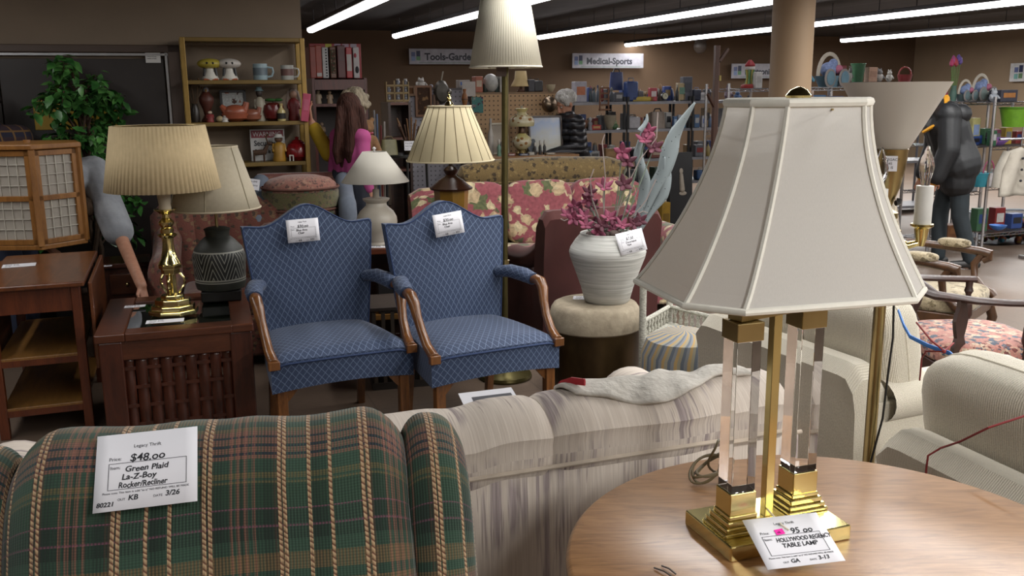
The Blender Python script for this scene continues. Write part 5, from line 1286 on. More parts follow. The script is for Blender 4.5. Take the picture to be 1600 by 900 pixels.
# ---------------------------------------------------------------- generic shop goods
def spx(px, Q): return onq(px, 150, Q).y/F     # metres per photo pixel at that rack
def it(kind, px, pw, ph, z, Q, col, name, label, cat, col2=None, group=None, rz=0, dep=None, back=0):
    s = spx(px, Q); w_ = pw*s; h_ = ph*s; d = dep or min(.3, max(.04, w_*.7))
    o = thing(name, label, cat, shelf_pt(px, Q, z, d/2+.02+back), A20+rz, group)
    c2 = col2 or '6a6a6a'
    A, B = pm(col, .5, 0, .12, 25), pm(c2, .5, 0, .12, 25)
    if kind == 'box':
        MB().box((0, 0, h_/2), (w_, d, h_)).build('body', A, o, False, min(.006, w_*.1))
        MB().box((0, -d/2-.001, h_*.55), (w_*.7, .002, h_*.4)).build('printed_panel', B, o, False)
    elif kind == 'case':
        MB().box((0, 0, h_*.42), (w_, d, h_*.84)).build('body', A, o, True, min(w_, h_)*.12)
        MB().tube([(-w_*.25, 0, h_*.8), (-w_*.2, 0, h_*.98), (w_*.2, 0, h_*.98), (w_*.25, 0, h_*.8)], w_*.04, 6).build('handle', B, o)
    elif kind == 'bottle':
        MB().lathe([(w_*.42, 0), (w_*.5, h_*.04), (w_*.5, h_*.55), (w_*.2, h_*.75), (w_*.18, h_*.86)], 14).build('body', A, o)
        MB().lathe([(w_*.22, h_*.84), (w_*.22, h_)], 10).build('cap', B, o)
    elif kind == 'jar':
        MB().lathe([(w_*.3, 0), (w_*.46, h_*.1), (w_*.5, h_*.45), (w_*.34, h_*.8), (w_*.3, h_*.86)], 16).build('body', A, o)
        MB().lathe([(w_*.34, h_*.84), (w_*.3, h_*.93), (w_*.08, h_*.95), (w_*.1, h_), (0, h_)], 14).build('lid', B, o)
    elif kind == 'bowl':
        MB().lathe([(w_*.2, 0), (w_*.25, h_*.05), (w_*.45, h_*.6), (w_*.5, h_), (w_*.46, h_), (w_*.4, h_*.6), (0, h_*.12)], 20, caps=False).build('bowl', A, o)
    elif kind == 'bucket':
        MB().lathe([(w_*.36, 0), (w_*.5, h_), (w_*.47, h_), (w_*.34, h_*.06), (0, h_*.06)], 20, caps=False).build('bucket', A, o)
        MB().tube([(w_*.5*math.cos(k/24*2*PI), w_*.5*math.sin(k/24*2*PI), h_*.97) for k in range(24)], w_*.03, 6, closed=True).build('rim', B, o)
    elif kind == 'ball':
        MB().ball((0, 0, h_/2), (w_/2, w_/2, h_/2), 10).build('ball', A, o); MB().ball((0, -w_*.35, h_*.6), (w_*.12, w_*.15, h_*.1), 6).build('spot', B, o)
    elif kind == 'figure':
        MB().lathe([(w_*.4, 0), (w_*.45, h_*.05), (w_*.33, h_*.3), (w_*.42, h_*.5), (w_*.15, h_*.68)], 12).build('body', A, o); MB().ball((0, 0, h_*.82), (w_*.28, w_*.28, h_*.18), 8).build('head', B, o)
    elif kind == 'plush':
        MB().ball((0, 0, h_*.33), (w_*.45, w_*.35, h_*.33), 8).build('body', A, o); m = MB(); m.ball((0, -w_*.05, h_*.72), (w_*.3, w_*.27, h_*.22), 8); 
        for s_ in (-1, 1): m.ball((s_*w_*.18, 0, h_*.92), (w_*.09, w_*.06, h_*.12), 6); m.caps((s_*w_*.35, 0, h_*.5), w_*.12, (s_*w_*.45, -w_*.25, h_*.3), w_*.1, 6)
        m.build('head', B, o)
    elif kind == 'clock':
        MB().lathe([(w_*.5, 0), (w_*.5, d*.6)], 24, M=T(0, d*.1, h_/2+.01, 0, PI/2)).build('case', pm('1a1a1a', .4), o); MB().lathe([(w_*.42, 0), (w_*.42, .004)], 24, M=T(0, d*.1-d*.6+.0, h_/2+.01, 0, PI/2)).build('face', A, o)
        m = MB(); m.box((0, -d*.5-.004, h_/2+.01+w_*.1), (w_*.05, .002, w_*.25)); m.box((w_*.08, -d*.5-.004, h_/2+.01), (w_*.2, .002, w_*.05)); m.build('hands', INK, o, False); MB().box((0, 0, .006), (w_*.6, d, .012)).build('foot', pm('1a1a1a', .4), o, False)
    elif kind == 'basket':
        MB().lathe([(w_*.36, 0), (w_*.48, h_*.5), (w_*.45, h_*.5), (w_*.33, .006), (0, .006)], 18, caps=False, sy=.75).build('bowl', A, o)
        MB().tube([(w_*.46*math.cos(PI*k/14), 0, h_*.48+h_*.52*math.sin(PI*k/14)) for k in range(15)], w_*.035, 6, ry=w_*.05).build('handle', B, o)
    elif kind == 'bag':
        m = MB(); m.grid(lambda u_, v2: (w_*.5*(1-.15*v2)*math.copysign(abs(math.cos(2*PI*u_))**.5, math.cos(2*PI*u_)), d*.4*(1-.5*v2)*math.sin(2*PI*u_), h_*.85*v2), 24, 6, cu=True); m.build('body', A, o)
        MB().tube([(-w_*.25, 0, h_*.82), (-w_*.15, 0, h_), (w_*.15, 0, h_), (w_*.25, 0, h_*.82)], .008, 6).build('handle', B, o)
    elif kind == 'vase':
        MB().lathe([(w_*.3, 0), (w_*.5, h_*.35), (w_*.4, h_*.6), (w_*.2, h_*.78), (w_*.3, h_), (w_*.26, h_), (w_*.16, h_*.78), (0, h_*.5)], 16, caps=False).build('body', A, o); MB().lathe([(w_*.505, h_*.33), (w_*.5, h_*.38)], 16, caps=False).build('band', B, o)
    return o
def zq(px, py, Q): return onq(px, py, Q).z
# ---------------------------------------------------------------- signs on the far wall
def dept_sign(px0, px1, y0, y1, Q, words, label, cut=None, rz=A20, sc_=1.0):
    c0, c1 = onq(px0, (y0+y1)/2, Q), onq(px1, (y0+y1)/2, Q); w_ = (c1-c0).length; h_ = (y1-y0)*c0.y/F
    o = thing('department_sign', label, 'sign', (c0+c1)/2, rz)
    MB().box((0, 0, 0), (w_, .03, h_)).build('board', pm('8f8e96', .5), o, False, .004)
    m = MB(); up = T(0, -.018, 0, 0, PI/2)
    for (x, z, s_, c_) in ((-.40, .16, .26, '4c567a'), (-.345, .20, .34, '1c2340'), (-.40, -.16, .26, '6b7ea2'), (-.345, -.14, .24, '4f7a56')):
        MB().box((x*w_*1.12 if False else -w_/2+h_*(.28 if x == -.40 else .62), -.017, z*h_*.9), (h_*.26, .004, h_*s_*1.05)).build('emblem_block', pm(c_, .5), o, False)
    MB().box((h_*.2, -.017, -h_*.40), (w_-h_*.9, .004, h_*.03)).build('rule', pm('56735f', .5), o, False)
    text(words, h_*.62*sc_, pm('20222e', .5), o, (-w_/2+h_*1.05, -h_*.22, 0), 'lettering', M=up, sx=1, bold=.006)
    return o
dept_sign(639, 790, 77, 100, 17.3, 'Tools-Garden', 'long grey hanging sign reading Tools-Garden on the far wall')
dept_sign(894, 1005, 84, 106, 17.3, 'Medical-Sports', 'grey sign reading Medical-Sports on the far wall', sc_=.95)
dept_sign(1143, 1225, 100, 122, 17.3, 'Electronics', 'grey sign reading Electronics half hidden by the tan column', sc_=.9)
c0 = Vector((0, 0, CH)) + ray(1592, 113)*((16.2-0)/EX.dot(ray(1592, 113)))
o = thing('department_sign', 'white sign with blue and green blocks cut off by the right edge', 'sign', c0+EY*-.55+Vector((0,0,0)), A20-PI/2)
MB().box((0, 0, 0), (1.5, .03, .36)).build('board', pm('a8a8a8', .5), o, False)
for x, z, s_, c_ in ((-.6, .05, .1, '4c567a'), (-.49, .07, .14, '1c2340'), (-.6, -.08, .1, '5f8a86'), (-.49, -.07, .1, '4f6a4a')): MB().box((x, -.017, z), (.09, .004, s_)).build('emblem_block', pm(c_, .5), o, False)
text('Housewares', .2, pm('20222e', .5), o, (-.38, -.06, 0), 'lettering', M=T(0, -.018, 0, 0, PI/2))
# column
cp_ = on(1226, 800, 0); cY = 8.3; cX = (1226-800)/F*cY*1.0
o = MB().lathe([(.178, 0), (.178, CEIL)], 48, c=(cX+.01, cY, 0), caps=False).build('column_1', pm('8f785e', .7, 0, .03, 3), None); struct(o)
o = thing('security_camera', 'small grey dome camera under the dark ceiling near the far wall', 'camera', onq(1094, 72, 16.8), 0); MB().ball((0, 0, 0), (.13, .13, .15), 10).build('dome', pm('4d4540', .4), o); MB().lathe([(.14, .1), (.14, CEIL-onq(1094, 72, 16.8).z)], 16).build('mount', pm('3b3532', .5), o)
# conduits under the ceiling near the right
m = MB(); 
for a, b_ in (((1270, 66), (1322, 66)),): pass
# ---------------------------------------------------------------- pegboard gondola, counter and its goods
QP = 8.95
PEGB = NT('pegboard'); v = PEGB.co(); ux, uy, uz = PEGB.sep(PEGB.co(rot=(0, 0, -A20)))
def peg(name, col, hole):
    t = NT(name); ux, uy, uz = t.sep(t.co()); a = t.math('SUBTRACT', t.math('FRACT', t.math('MULTIPLY', ux, 22)), .5); b = t.math('SUBTRACT', t.math('FRACT', t.math('MULTIPLY', uz, 22)), .5)
    d = t.math('ADD', t.math('MULTIPLY', a, a), t.math('MULTIPLY', b, b)); t.base(t.mix(t.math('LESS_THAN', d, .03), t.ramp(t.noise(t.co(), 4), [(.3, lin(col)), (.7, lin(col))]), lin(hole))); t.set(Roughness=.7); return t.m
def panel(name, px0, px1, ytop, z0, Q, mat, label, cat='display panel', th=.03, yr=None):
    a, b_ = pq(onq(px0, 150, Q))[0], pq(onq(px1, 150, Q))[0]; zt = zq((px0+px1)/2, ytop, Q)
    o = thing(name, label, cat, room((a+b_)/2, Q, 0), A20)
    MB().box((0, 0, (z0+zt)/2), (b_-a, th, zt-z0)).build('board', mat, o, False)
    m = MB()
    for s in (-1, 1): m.box((s*((b_-a)/2-.02), .02, zt/2), (.04, .04, zt))
    m.box((0, .06, .02), (b_-a, .3, .04)); m.build('frame', pm('3a302a', .5), o, False)
    return o, zt
_, ZPB = panel('pegboard', 736, 876, 147, .5, QP, peg('pegb', '9a7d5c', '4a3a2a'), 'brown pegboard panel rising behind the wooden counter')
_, ZPG = panel('pegboard', 638, 735, 141, .3, QP+.12, peg('pegg', '8c8990', '5a585c'), 'grey pegboard panel hung with pictures and a strainer')
# counter
QC = 8.2
a, b_ = pq(onq(742, 150, QC))[0], pq(onq(906, 150, QC))[0]; ZC = zq(840, 243, QC)
ct = thing('counter', 'long brown wooden counter under the brown pegboard', 'counter', room((a+b_)/2, QC+.28), A20)
wc_ = b_-a
MB().box((0, 0, ZC-.02), (wc_, .56, .04)).build('top', wood('5a3c20', '8a6238', (1.2, 8, 8)), ct, False, .006); MB().box((0, 0, (ZC-.04)/2), (wc_-.06, .50, ZC-.04)).build('cabinet', wood('4a3220', '6d4c2e', (1.2, 8, 8)), ct, False)
for k in range(3): 
    d_ = MB().box((-wc_/2+wc_*(k+.5)/3, -.255, ZC-.16), (wc_/3-.06, .02, .18)).build('drawer', RED, ct, False, .004); MB().ball((-wc_/2+wc_*(k+.5)/3, -.272, ZC-.16), .016, 6).build('knob', BRASSD, d_)
# goods on the counter
o = it('bottle', 768, 9, 56, ZC, QC+.25, '9a948c', 'oil_lamp', 'clear hurricane oil lamp at the left of the counter', 'lamp', '8f8a84')
frame(780, ZC, QC+.34, .19, .30, 'a39a88', '8f8578', 'pale framed picture leaning on the counter left of the floor lamp pole', .12)
it('figure', 781, 8, 26, ZC, QC+.08, '5d7a6a', 'figurine', 'small green and white figurine on the counter before the pale picture', 'figurine', 'a09a90')
yl = thing('parlor_lamp', 'yellow double-globe parlor lamp with painted flowers on the counter', 'lamp', shelf_pt(815, QC+.22, ZC), A20)
YG = NT('yellow_globe'); z_ = YG.sep(YG.co())[2]; vv = YG.vor(YG.co(), 22); 
bandz = YG.math('MAXIMUM', YG.math('LESS_THAN', YG.math('ABSOLUTE', YG.math('SUBTRACT', z_, .125)), .04), YG.math('LESS_THAN', YG.math('ABSOLUTE', YG.math('SUBTRACT', z_, .335)), .035))
gc = YG.ramp(z_, [(0, lin('9a8a4a')), (.12, lin('a8a08a')), (.2, lin('a59a5a')), (.34, lin('aca48c')), (.46, lin('a8994e'))])
YG.base(YG.mix(YG.math('MULTIPLY', bandz, YG.math('LESS_THAN', vv, .34)), gc, lin('7a5226'))); YG.set(Roughness=.3); YG = YG.m
MB().lathe([(.05, 0), (.065, .015), (.05, .035), (.04, .05)], 20).build('base', BRASSD, yl)
MB().lathe([(.05, .05), (.09, .085), (.098, .12), (.085, .16), (.045, .19), (.04, .2)], 24).build('lower_globe', YG, yl); MB().lathe([(.04, .2), (.03, .22), (.03, .26), (.045, .27)], 16).build('collar', pm('4a3320', .4, .5), yl)
MB().lathe([(.115, .268), (.122, .29), (.12, .325), (.10, .355), (.05, .38), (.042, .40), (.06, .425), (.062, .435), (.05, .437)], 24).build('upper_globe', YG, yl); MB().lathe([(.012, .43), (.012, .46)], 8).build('chimney', pm('8a8578', .2), yl)
ART2 = NT('landscape'); zz = ART2.sep(ART2.co())[2]; n = ART2.noise(ART2.co(), 7, 4)
ART2.base(ART2.ramp(ART2.math('MULTIPLY_ADD', n, .25, zz), [(.1, lin('55584e')), (.2, lin('75705c')), (.3, lin('7a7f83')), (.42, lin('67799a')), (.5, lin('8c9098'))])); ART2.set(Roughness=.25); ART2 = ART2.m
frame(854, ZC, QC+.40, .36, .36, '3a2c24', '808080', 'large framed landscape painting leaning on the counter', .15, ART2)
for k, (px, c_) in enumerate(((838, '2a2622'), (846, '1f1d1c'), (853, '1f1d1c'))): it('figure', px, 6, 22-3*(k == 0), ZC, QC+.1, c_, 'penguin_figurine', ['leftmost of three small black and white bird figurines on the counter', 'middle of three small black and white bird figurines on the counter', 'rightmost of three small black and white bird figurines on the counter'][k], 'figurine', '9a968e')
for px, c_, pw, ph, lb in ((786, '2c2a2c', 14, 25, 'dark heart-shaped plaque left of the floor lamp pole on the counter'), (829, '3c4248', 16, 28, 'dark grey heart-shaped plaque right of the yellow lamp on the counter')):
    s = spx(px, QC); o = thing('heart_plaque', lb, 'ornament', shelf_pt(px, QC+.17, ZC), A20); w_ = pw*s; h_ = ph*s
    pts = [(.5*w_*(math.sin(t_)**3), h_*.52+h_*.5*((13*math.cos(t_)-5*math.cos(2*t_)-2*math.cos(3*t_)-math.cos(4*t_))/17)) for t_ in [k/28*2*PI for k in range(28)]]
    MB().prism(pts, -.008, .008, T(0, 0, 0, 0, PI/2)).build('heart', pm(c_, .5), o, False); MB().box((0, .012, .03), (.05, .03, .06)).build('prop', BLACKM, o, False)
for k, (px, c_, w__, h__, lb) in enumerate(((800, '6a3a3a', 12, 4, 'small red booklet lying on the counter'), (820, '3d4a66', 14, 3, 'blue flat box lying on the counter front'), (832, '8a8478', 9, 5, 'pale small box lying on the counter front'), (862, '6a5a44', 16, 3, 'brown flat tray lying near the painting'))): it('box', px, w__, h__, ZC, QC+.01, c_, ['booklet', 'flat_box', 'small_box', 'tray'][k], lb, ['book', 'box', 'box', 'tray'][k], '9a958c', dep=.06)
# on and around the panels
mb_ = thing('metal_bowl', 'round metal bowl hung on the brown pegboard', 'bowl', onq(858, 163, QP-.02), A20)
MB().lathe([(.01, .07), (.05, .06), (.075, .03), (.082, 0), (.076, 0), (.05, .05), (0, .06)], 20, M=T(0, -.0, 0, 0, PI/2), caps=False).build('bowl', pm('8a7a68', .3, .9), mb_); MB().tube([(-.08, -.01, 0), (-.11, -.01, .01)], .01, 6).build('handle', pm('5a4030'), mb_)
def hung(px0, px1, y0, y1, Q, mat, label, cat, name, fr=None, ob=None):
    c = onq((px0+px1)/2, (y0+y1)/2, Q); s = c.y/F; o = thing(name, label, cat, c, A20)
    w_, h_ = (px1-px0)*s, (y1-y0)*s
    if fr:
        m = MB(); 
        for x in (-w_/2, w_/2): m.box((x, -.008, 0), (.02, .02, h_+.02))
        for z in (-h_/2, h_/2): m.box((0, -.008, z), (w_, .02, .02))
        m.build('frame', pm(fr, .5), o, False)
    MB().box((0, 0, 0), (w_, .01, h_)).build('picture', mat, o, False); return o
QG = QP+.10
hung(631, 647, 136, 148, QG-.02, pattern('5a3a1e', ['9a8a6a'], 20, thr=.3), 'small brown spotted picture at the left of the grey panel', 'picture', 'picture_frame', '6a4a2a')
hung(650, 673, 136, 180, QG-.02, pattern('3a2414', ['6d4a2a', '8a6a48'], 14, thr=.4), 'carved brown wooden plaque on the grey panel', 'plaque', 'wood_plaque', '6d4526')
hung(678, 684, 150, 178, QG-.02, pm('4a2c18'), 'narrow brown wooden plaque beside the strainer', 'plaque', 'wood_plaque', '5a3820')
o = thing('strainer', 'round dark mesh strainer hung on the grey panel', 'strainer', onq(690, 144, QG-.03), A20); MB().lathe([(.075, 0), (.078, -.004), (.06, .03), (0, .045)], 20, M=T(0, 0, 0, 0, PI/2), caps=False, sy=1.5).build('mesh', pm('4a4640', .5, .4), o); MB().tube([(.0, 0, .11), (.02, 0, .2)], .007, 6).build('handle', pm('8a8478'), o); MB().ball((.07, -.02, -.0), .03, 8).build('cup', pm('6a665e', .3, .6), o)
hung(722, 743, 128, 150, QP-.06, pm('9a948f'), 'white poster with red print at the top of the grey panel', 'poster', 'poster')
hung(737, 755, 152, 176, QP-.02, pattern('3d6a66', ['2a2a3a', '8a8f8a', '4a1a3a'], 12, thr=.42), 'teal poster on the brown pegboard', 'poster', 'poster')
it('vase', 728, 10, 24, zq(728, 164, QP-.3), QP-.3, '7a4a20', 'gourd_bottle', 'orange gourd-shaped bottle before the grey panel', 'bottle', '3a2414')
px_ = thing('display_shelf', 'narrow ledge under the gourd bottle beside the brown pegboard', 'shelf', shelf_pt(728, QP-.2, zq(728, 164, QP-.3)-.02), A20); MB().box((0, .02, .01), (.14, .24, .02)).build('board', pm('5a5658'), px_, False); MB().box((0, .12, -.6), (.05, .03, 1.22)).build('upright', pm('4a4648'), px_, False)
TOPS = [('plush', 661, 17, 16, 'a8a49e', '9d9a96', 'white plush toy lying on top of the grey panel', 'plush_toy', 'toy'), ('ball', 677, 6, 6, '8a8a9a', '4a4a6a', 'small grey ball on top of the grey panel', 'ball', 'ball'), ('ball', 690, 7, 6, 'b0aca6', '8a8a8a', 'small white ball on top of the grey panel', 'ball', 'ball'), ('jar', 697, 8, 11, 'b0aca6', 'b0aca6', 'white lidded jar on top of the grey panel', 'jar', 'jar'), ('box', 727, 18, 12, '8a8480', '3a5a9a', 'white box with a blue lid above the poster', 'box', 'box')]
sh_ = thing('top_shelf', 'narrow dark shelf along the top of the grey panel', 'shelf', room(sum(pq(onq(p_, 150, QG))[0] for p_ in (638, 735))/2, QG+.12, ZPG), A20); MB().box((0, 0, .01), (pq(onq(735, 150, QG))[0]-pq(onq(638, 150, QG))[0], .24, .02)).build('board', pm('5a5658'), sh_, False)
for k, px, pw, ph, c_, c2_, lb, nm, ct_ in TOPS: it(k, px, pw, ph, ZPG+.02, QG+.02, c_, nm, lb, ct_, c2_, dep=.1)
sh_ = thing('top_shelf', 'narrow brown shelf along the top of the brown pegboard', 'shelf', room(sum(pq(onq(p_, 150, QP))[0] for p_ in (736, 876))/2, QP+.15, ZPB), A20); MB().box((0, 0, .01), (pq(onq(876, 150, QP))[0]-pq(onq(736, 150, QP))[0], .27, .02)).build('board', pm('6a543c'), sh_, False)
Z5 = ZPB+.02
TOPB = [('box', 750, 12, 24, '8a4a34', '9a8a78', 'orange and white box on the brown pegboard top', 'box', 'box'), ('ball', 771, 24, 28, '9a9a96', '8a8a8a', 'pale round globe on top of the brown pegboard', 'globe', 'globe'), ('bottle', 762, 8, 20, '24302a', '1a1a1a', 'dark green bottle left of the pale globe', 'bottle', 'bottle'), ('vase', 780, 9, 18, '2a3a36', '1a1a1a', 'dark green vase right of the pale globe', 'vase', 'vase'), ('box', 787, 9, 31, '9e9a94', '8e8a84', 'tall white box beside the floor lamp shade', 'box', 'box'), ('case', 843, 15, 20, '1d1d20', '2a2a2c', 'black bag with a handle on the brown pegboard top', 'bag', 'bag'), ('case', 832, 11, 22, '2a2a30', '1a1a1a', 'dark grey case on the brown pegboard top', 'case', 'case'), ('bowl', 865, 15, 11, '9a9078', '8a8068', 'pale bowl at the right end of the pegboard top', 'bowl', 'bowl')]
for k, px, pw, ph, c_, c2_, lb, nm, ct_ in TOPB: it(k, px, pw, ph, Z5, QP+.04, c_, nm, lb, ct_, c2_, dep=.12)
o = thing('small_lamp', 'small lamp with a cream flared shade on the brown pegboard top', 'lamp', shelf_pt(814, QP+.15, Z5), A20)
MB().lathe([(.04, 0), (.045, .01), (.015, .03), (.012, .1)], 14).build('base', pm('4a2a1a'), o); MB().lathe([(.105, .055), (.10, .065), (.065, .13), (.055, .21)], 20, caps=False).build('shade', pm('a8946a', .8), o, solid=.002)
# spice rack, brown shelf, basket, canes
QS = 8.5
a, b_ = pq(onq(606, 150, QS))[0], pq(onq(642, 150, QS))[0]; ZS = zq(624, 160, QS)
bs_ = thing('shelf_unit', 'dark brown shelf unit under the spice rack', 'shelf', room((a+b_)/2, QS+.16), A20); ww = b_-a
for s in (-1, 1): MB().box((s*(ww/2-.012), 0, ZS/2), (.024, .3, ZS)).build('side_panel', WOODD, bs_, False)
for z in (ZS-.012, ZS-.33, ZS-.62, .1): MB().box((0, 0, z), (ww-.04, .29, .024)).build('shelf', WOODM, bs_, False)
MB().box((0, .145, ZS/2), (ww, .01, ZS)).build('back_panel', WOODD, bs_, False)
sr = thing('spice_rack', 'light wooden lattice rack holding small bottles on the dark shelf unit', 'rack', room((a+b_)/2, QS+.1, ZS), A20); hr = 33*spx(624, QS)
m = MB()
for x in (-.03, .055): m.box((x, -.035, hr/2), (.012, .012, hr))
for z in (.006, hr*.38, hr*.72): m.box((0, -.035, z+.012), (ww*.98, .012, .012)); m.box((0, .0, z+.003), (ww*.96, .07, .006))
for x in (-ww*.48, ww*.48): m.box((x, 0, hr/2), (.010, .08, hr*.9))
m.build('lattice', pm('8f7a52', .6), sr, False)
k_ = 0
for r_, z in enumerate((.012, hr*.38+.006, hr*.72+.006)):
    for j, x in enumerate((-.075, .012, .085)):
        if r_ == 2 and j == 0: continue
        o = thing('spice_bottle', '%s small bottle in the %s row of the lattice rack' % (('left', 'middle', 'right')[j], ('bottom', 'middle', 'top')[r_]), 'bottle', room((a+b_)/2, QS+.1, ZS) + EX*x + Vector((0, 0, z)), A20, 'bottles in the lattice rack')
        MB().lathe([(.018, 0), (.02, .01), (.02, .04), (.014, .05)], 12).build('glass', pm('6f7078', .2), o); MB().lathe([(.016, .05), (.016, .065)], 10).build('cap', pm('a5a5a5', .3), o)
QK = 7.75
p_ = shelf_pt(632, QK+.2, 0); ZK = zq(632, 243, QK)
sd = thing('side_table', 'small black metal table carrying the stick basket', 'table', p_, A20)
MB().lathe([(0, ZK-.02), (.24, ZK-.02), (.24, ZK), (0, ZK)], 24, caps=False).build('tabletop', BLACKM, sd)
for k in range(3): a_ = k*2.1+.3; MB().tube([(.2*math.cos(a_), .2*math.sin(a_), ZK-.02), (.22*math.cos(a_), .22*math.sin(a_), 0)], .012, 6).build('leg', BLACKM, sd)
o = thing('stick_basket', 'round dark basket full of wooden sticks on the black metal table', 'basket', shelf_pt(640, QK+.2, ZK), A20)
MB().lathe([(.06, 0), (.09, .05), (.095, .12), (.085, .12), (.0, .02)], 18, caps=False).build('basket', pm('3a2d1a', .7, 0, .3, 40), o)
m = MB(); m2 = MB()
for k in range(16):
    a_ = k*2.4; L = .22+.05*math.sin(k*3); (m if k % 2 else m2).tube([(.03*math.cos(a_), .03*math.sin(a_), .04), (.13*math.cos(a_)*.9, .10*math.sin(a_), .12+L*.7)], .007, 5)
m.build('sticks', pm('6d4c2c', .7), o); m2.build('sticks', pm('4a2f1c', .7), o)
small_card('white card clipped to the stick basket', facing(shelf_pt(637, QK+.098, ZK+.075), (.1, -1, .1)), .085, .08)
it('bag', 608, 28, 28, ZK, QK+.08, '6f6a4a', 'woven_box', 'pale woven box with a pattern left of the stick basket', 'box', '5a4a30')
o = thing('cane_stand', 'tall stand of canes and sticks beside the red-brown bookcase', 'stand', shelf_pt(589, 8.35, 0), A20)
MB().lathe([(.10, 0), (.10, .6), (.09, .6), (.09, .02), (0, .02)], 16, caps=False).build('tub', pm('3a2418', .6), o)
for k, (dx, y, c_) in enumerate(((-.085, 152, '1c1512'), (-.03, 172, '8a8a8c'), (-.01, 178, '5a6a86'), (.02, 196, '6a2a2a'), (.055, 190, 'a09a94'), (-.055, 200, '4a3222'))):
    MB().tube([(dx*.5, .02*math.sin(k), .05), (dx, .02*math.cos(k), zq(589, y, 8.35))], .009, 6).build('cane', pm(c_, .5), o)
# ---------------------------------------------------------------- black racks at the back
QR = 9.1
ZR = [zq(1030, y, QR) for y in (158, 201, 247)] + [.62, .3, .06]
def rack(name, label, px0, px1, Q, zs, mat, dep=.45, posts=None, top=None, wire=False, nm2='upright', legr=.016):
    a, b_ = pq(onq(px0, 150, Q))[0], pq(onq(px1, 150, Q))[0]; w_ = b_-a
    o = thing(name, label, 'shelf', room((a+b_)/2, Q+dep/2), A20, 'open shop racks'); zt = top or zs[0]+.05
    for s in (-1, 1):
        for q in (-1, 1): MB().tube([(s*(w_/2-.01), q*(dep/2-.01), 0), (s*(w_/2-.01), q*(dep/2-.01), zt)], legr, 6).build(nm2, mat, o)
    for z in zs:
        m = MB()
        if wire:
            for k in range(14): m.box((-w_/2+w_*(k+.5)/14, 0, z-.004), (.006, dep, .006))
            for q in (-1, 1): 
                for dz in (-.004, -.032): m.box((0, q*dep/2, z+dz), (w_, .008, .008))
                n = int(w_/.04); m.tube([(-w_/2+w_*k/n, q*dep/2, z-.018+(.012 if k % 2 else -.012)) for k in range(n+1)], .003, 4)
            m.box((0, 0, z-.006), (w_, .006, .006))
        else:
            m.box((0, 0, z-.008), (w_, dep, .016)); MB().box((0, -dep/2-.004, z-.016), (w_, .012, .03)).build('shelf_edge', pm('77777c', .4, .3), o, False)
        m.build('shelf', mat, o, False)
    return o
BLKR = pm('1b1b1d', .45, .2); GRYR = pm('4d4d52', .45, .4)
rack('storage_rack', 'black metal shelf rack behind the grey-haired woman', 895, 978, QR, ZR, BLKR)
rack('storage_rack', 'black metal shelf rack left of the wooden coat tree', 981, 1080, QR, ZR, BLKR)
rack('storage_rack', 'black metal shelf rack at the right end by the coat tree', 1083, 1172, QR, ZR, BLKR)
G0 = []
def goods(rows, z, Q, where, dep=None):
    for kind, px, pw, ph, c_, c2_, nm, desc, ct_ in rows: it(kind, px, pw, ph, z, Q, c_, nm, desc+' '+where, ct_, c2_, dep=dep)
W1 = 'on the black racks'
goods([('box', 909, 20, 31, '8f8d96', '9a5a3a', 'carton', 'tall white carton with orange print', 'box'), ('bottle', 925, 5, 24, '2f3a40', '7a3a4a', 'bottle', 'dark bottle with a pink cap beside the white carton', 'bottle'), ('bottle', 931, 5, 22, '4a565e', '1a1a1a', 'bottle', 'grey bottle second from the white carton', 'bottle'), ('bottle', 937, 4, 25, '56606a', '2a2a2a', 'bottle', 'slim grey bottle left of the small wooden ladder', 'bottle'), ('figure', 958, 7, 22, '3a4048', '5a5a55', 'figurine', 'grey figurine right of the small wooden ladder', 'figurine'), ('box', 969, 14, 14, '3f4048', '8a8a8a', 'small_box', 'grey box under the blue cloth bag', 'box')], ZR[0], QR, W1)
goods([('bag', 968, 24, 32, '1c2a58', '2a2a30', 'cloth_bag', 'dark blue cloth bag piled', 'bag')], ZR[0]+.12, QR+.12, 'high on the black racks')
goods([('case', 990, 20, 36, '1f3566', '4a5568', 'tool_bag', 'blue tool bag', 'bag'), ('box', 1007, 36, 7, '8f7a16', 'a08a2a', 'yellow_tray', 'flat yellow case', 'case'), ('box', 1023, 12, 20, '8a2430', 'a8a0a0', 'carton', 'red carton', 'box'), ('clock', 1041, 11, 12, '9e9c88', '8a8a8a', 'alarm_clock', 'round alarm clock with a pale face', 'clock'), ('bottle', 1061, 6, 24, '141416', '8a8a8a', 'bottle', 'black bottle right of the alarm clock', 'bottle'), ('bottle', 1068, 5, 18, '2a2a2e', 'a8a8a8', 'bottle', 'black bottle with a white cap', 'bottle')], ZR[0], QR, W1)
goods([('box', 1045, 12, 22, '23397a', '7a6a4a', 'carton', 'blue carton behind the alarm clock', 'box'), ('figure', 1034, 8, 26, '3a2c22', '8a6a4a', 'figurine', 'brown figurine behind the red carton', 'figurine')], ZR[0], QR+.16, W1)
goods([('box', 1076, 16, 36, '3c3e48', '2c2e36', 'board_case', 'tall dark grey slanted case', 'case'), ('case', 1092, 14, 20, '1f2436', '5a6a8a', 'tool_bag', 'navy bag beside the dark grey case', 'bag'), ('box', 1102, 15, 12, 'a8a6a8', '8a8a8a', 'carton', 'low white carton near the coat tree', 'box'), ('case', 1108, 12, 20, '1a1a20', '8a2a2a', 'case', 'black and red case behind the white carton', 'case'), ('plush', 1142, 14, 22, '5a4a56', '4a3a48', 'plush_toy', 'purple-grey plush toy right of the coat tree', 'toy'), ('plush', 1156, 12, 14, '3a5580', '2f4a72', 'plush_toy', 'blue plush toy right of the coat tree', 'toy')], ZR[0], QR, W1)
o = thing('ladder_chair', 'small wooden ladder-back frame hung on the front of the black racks', 'rack', onq(944, 173, QR-.06), A20)
m = MB()
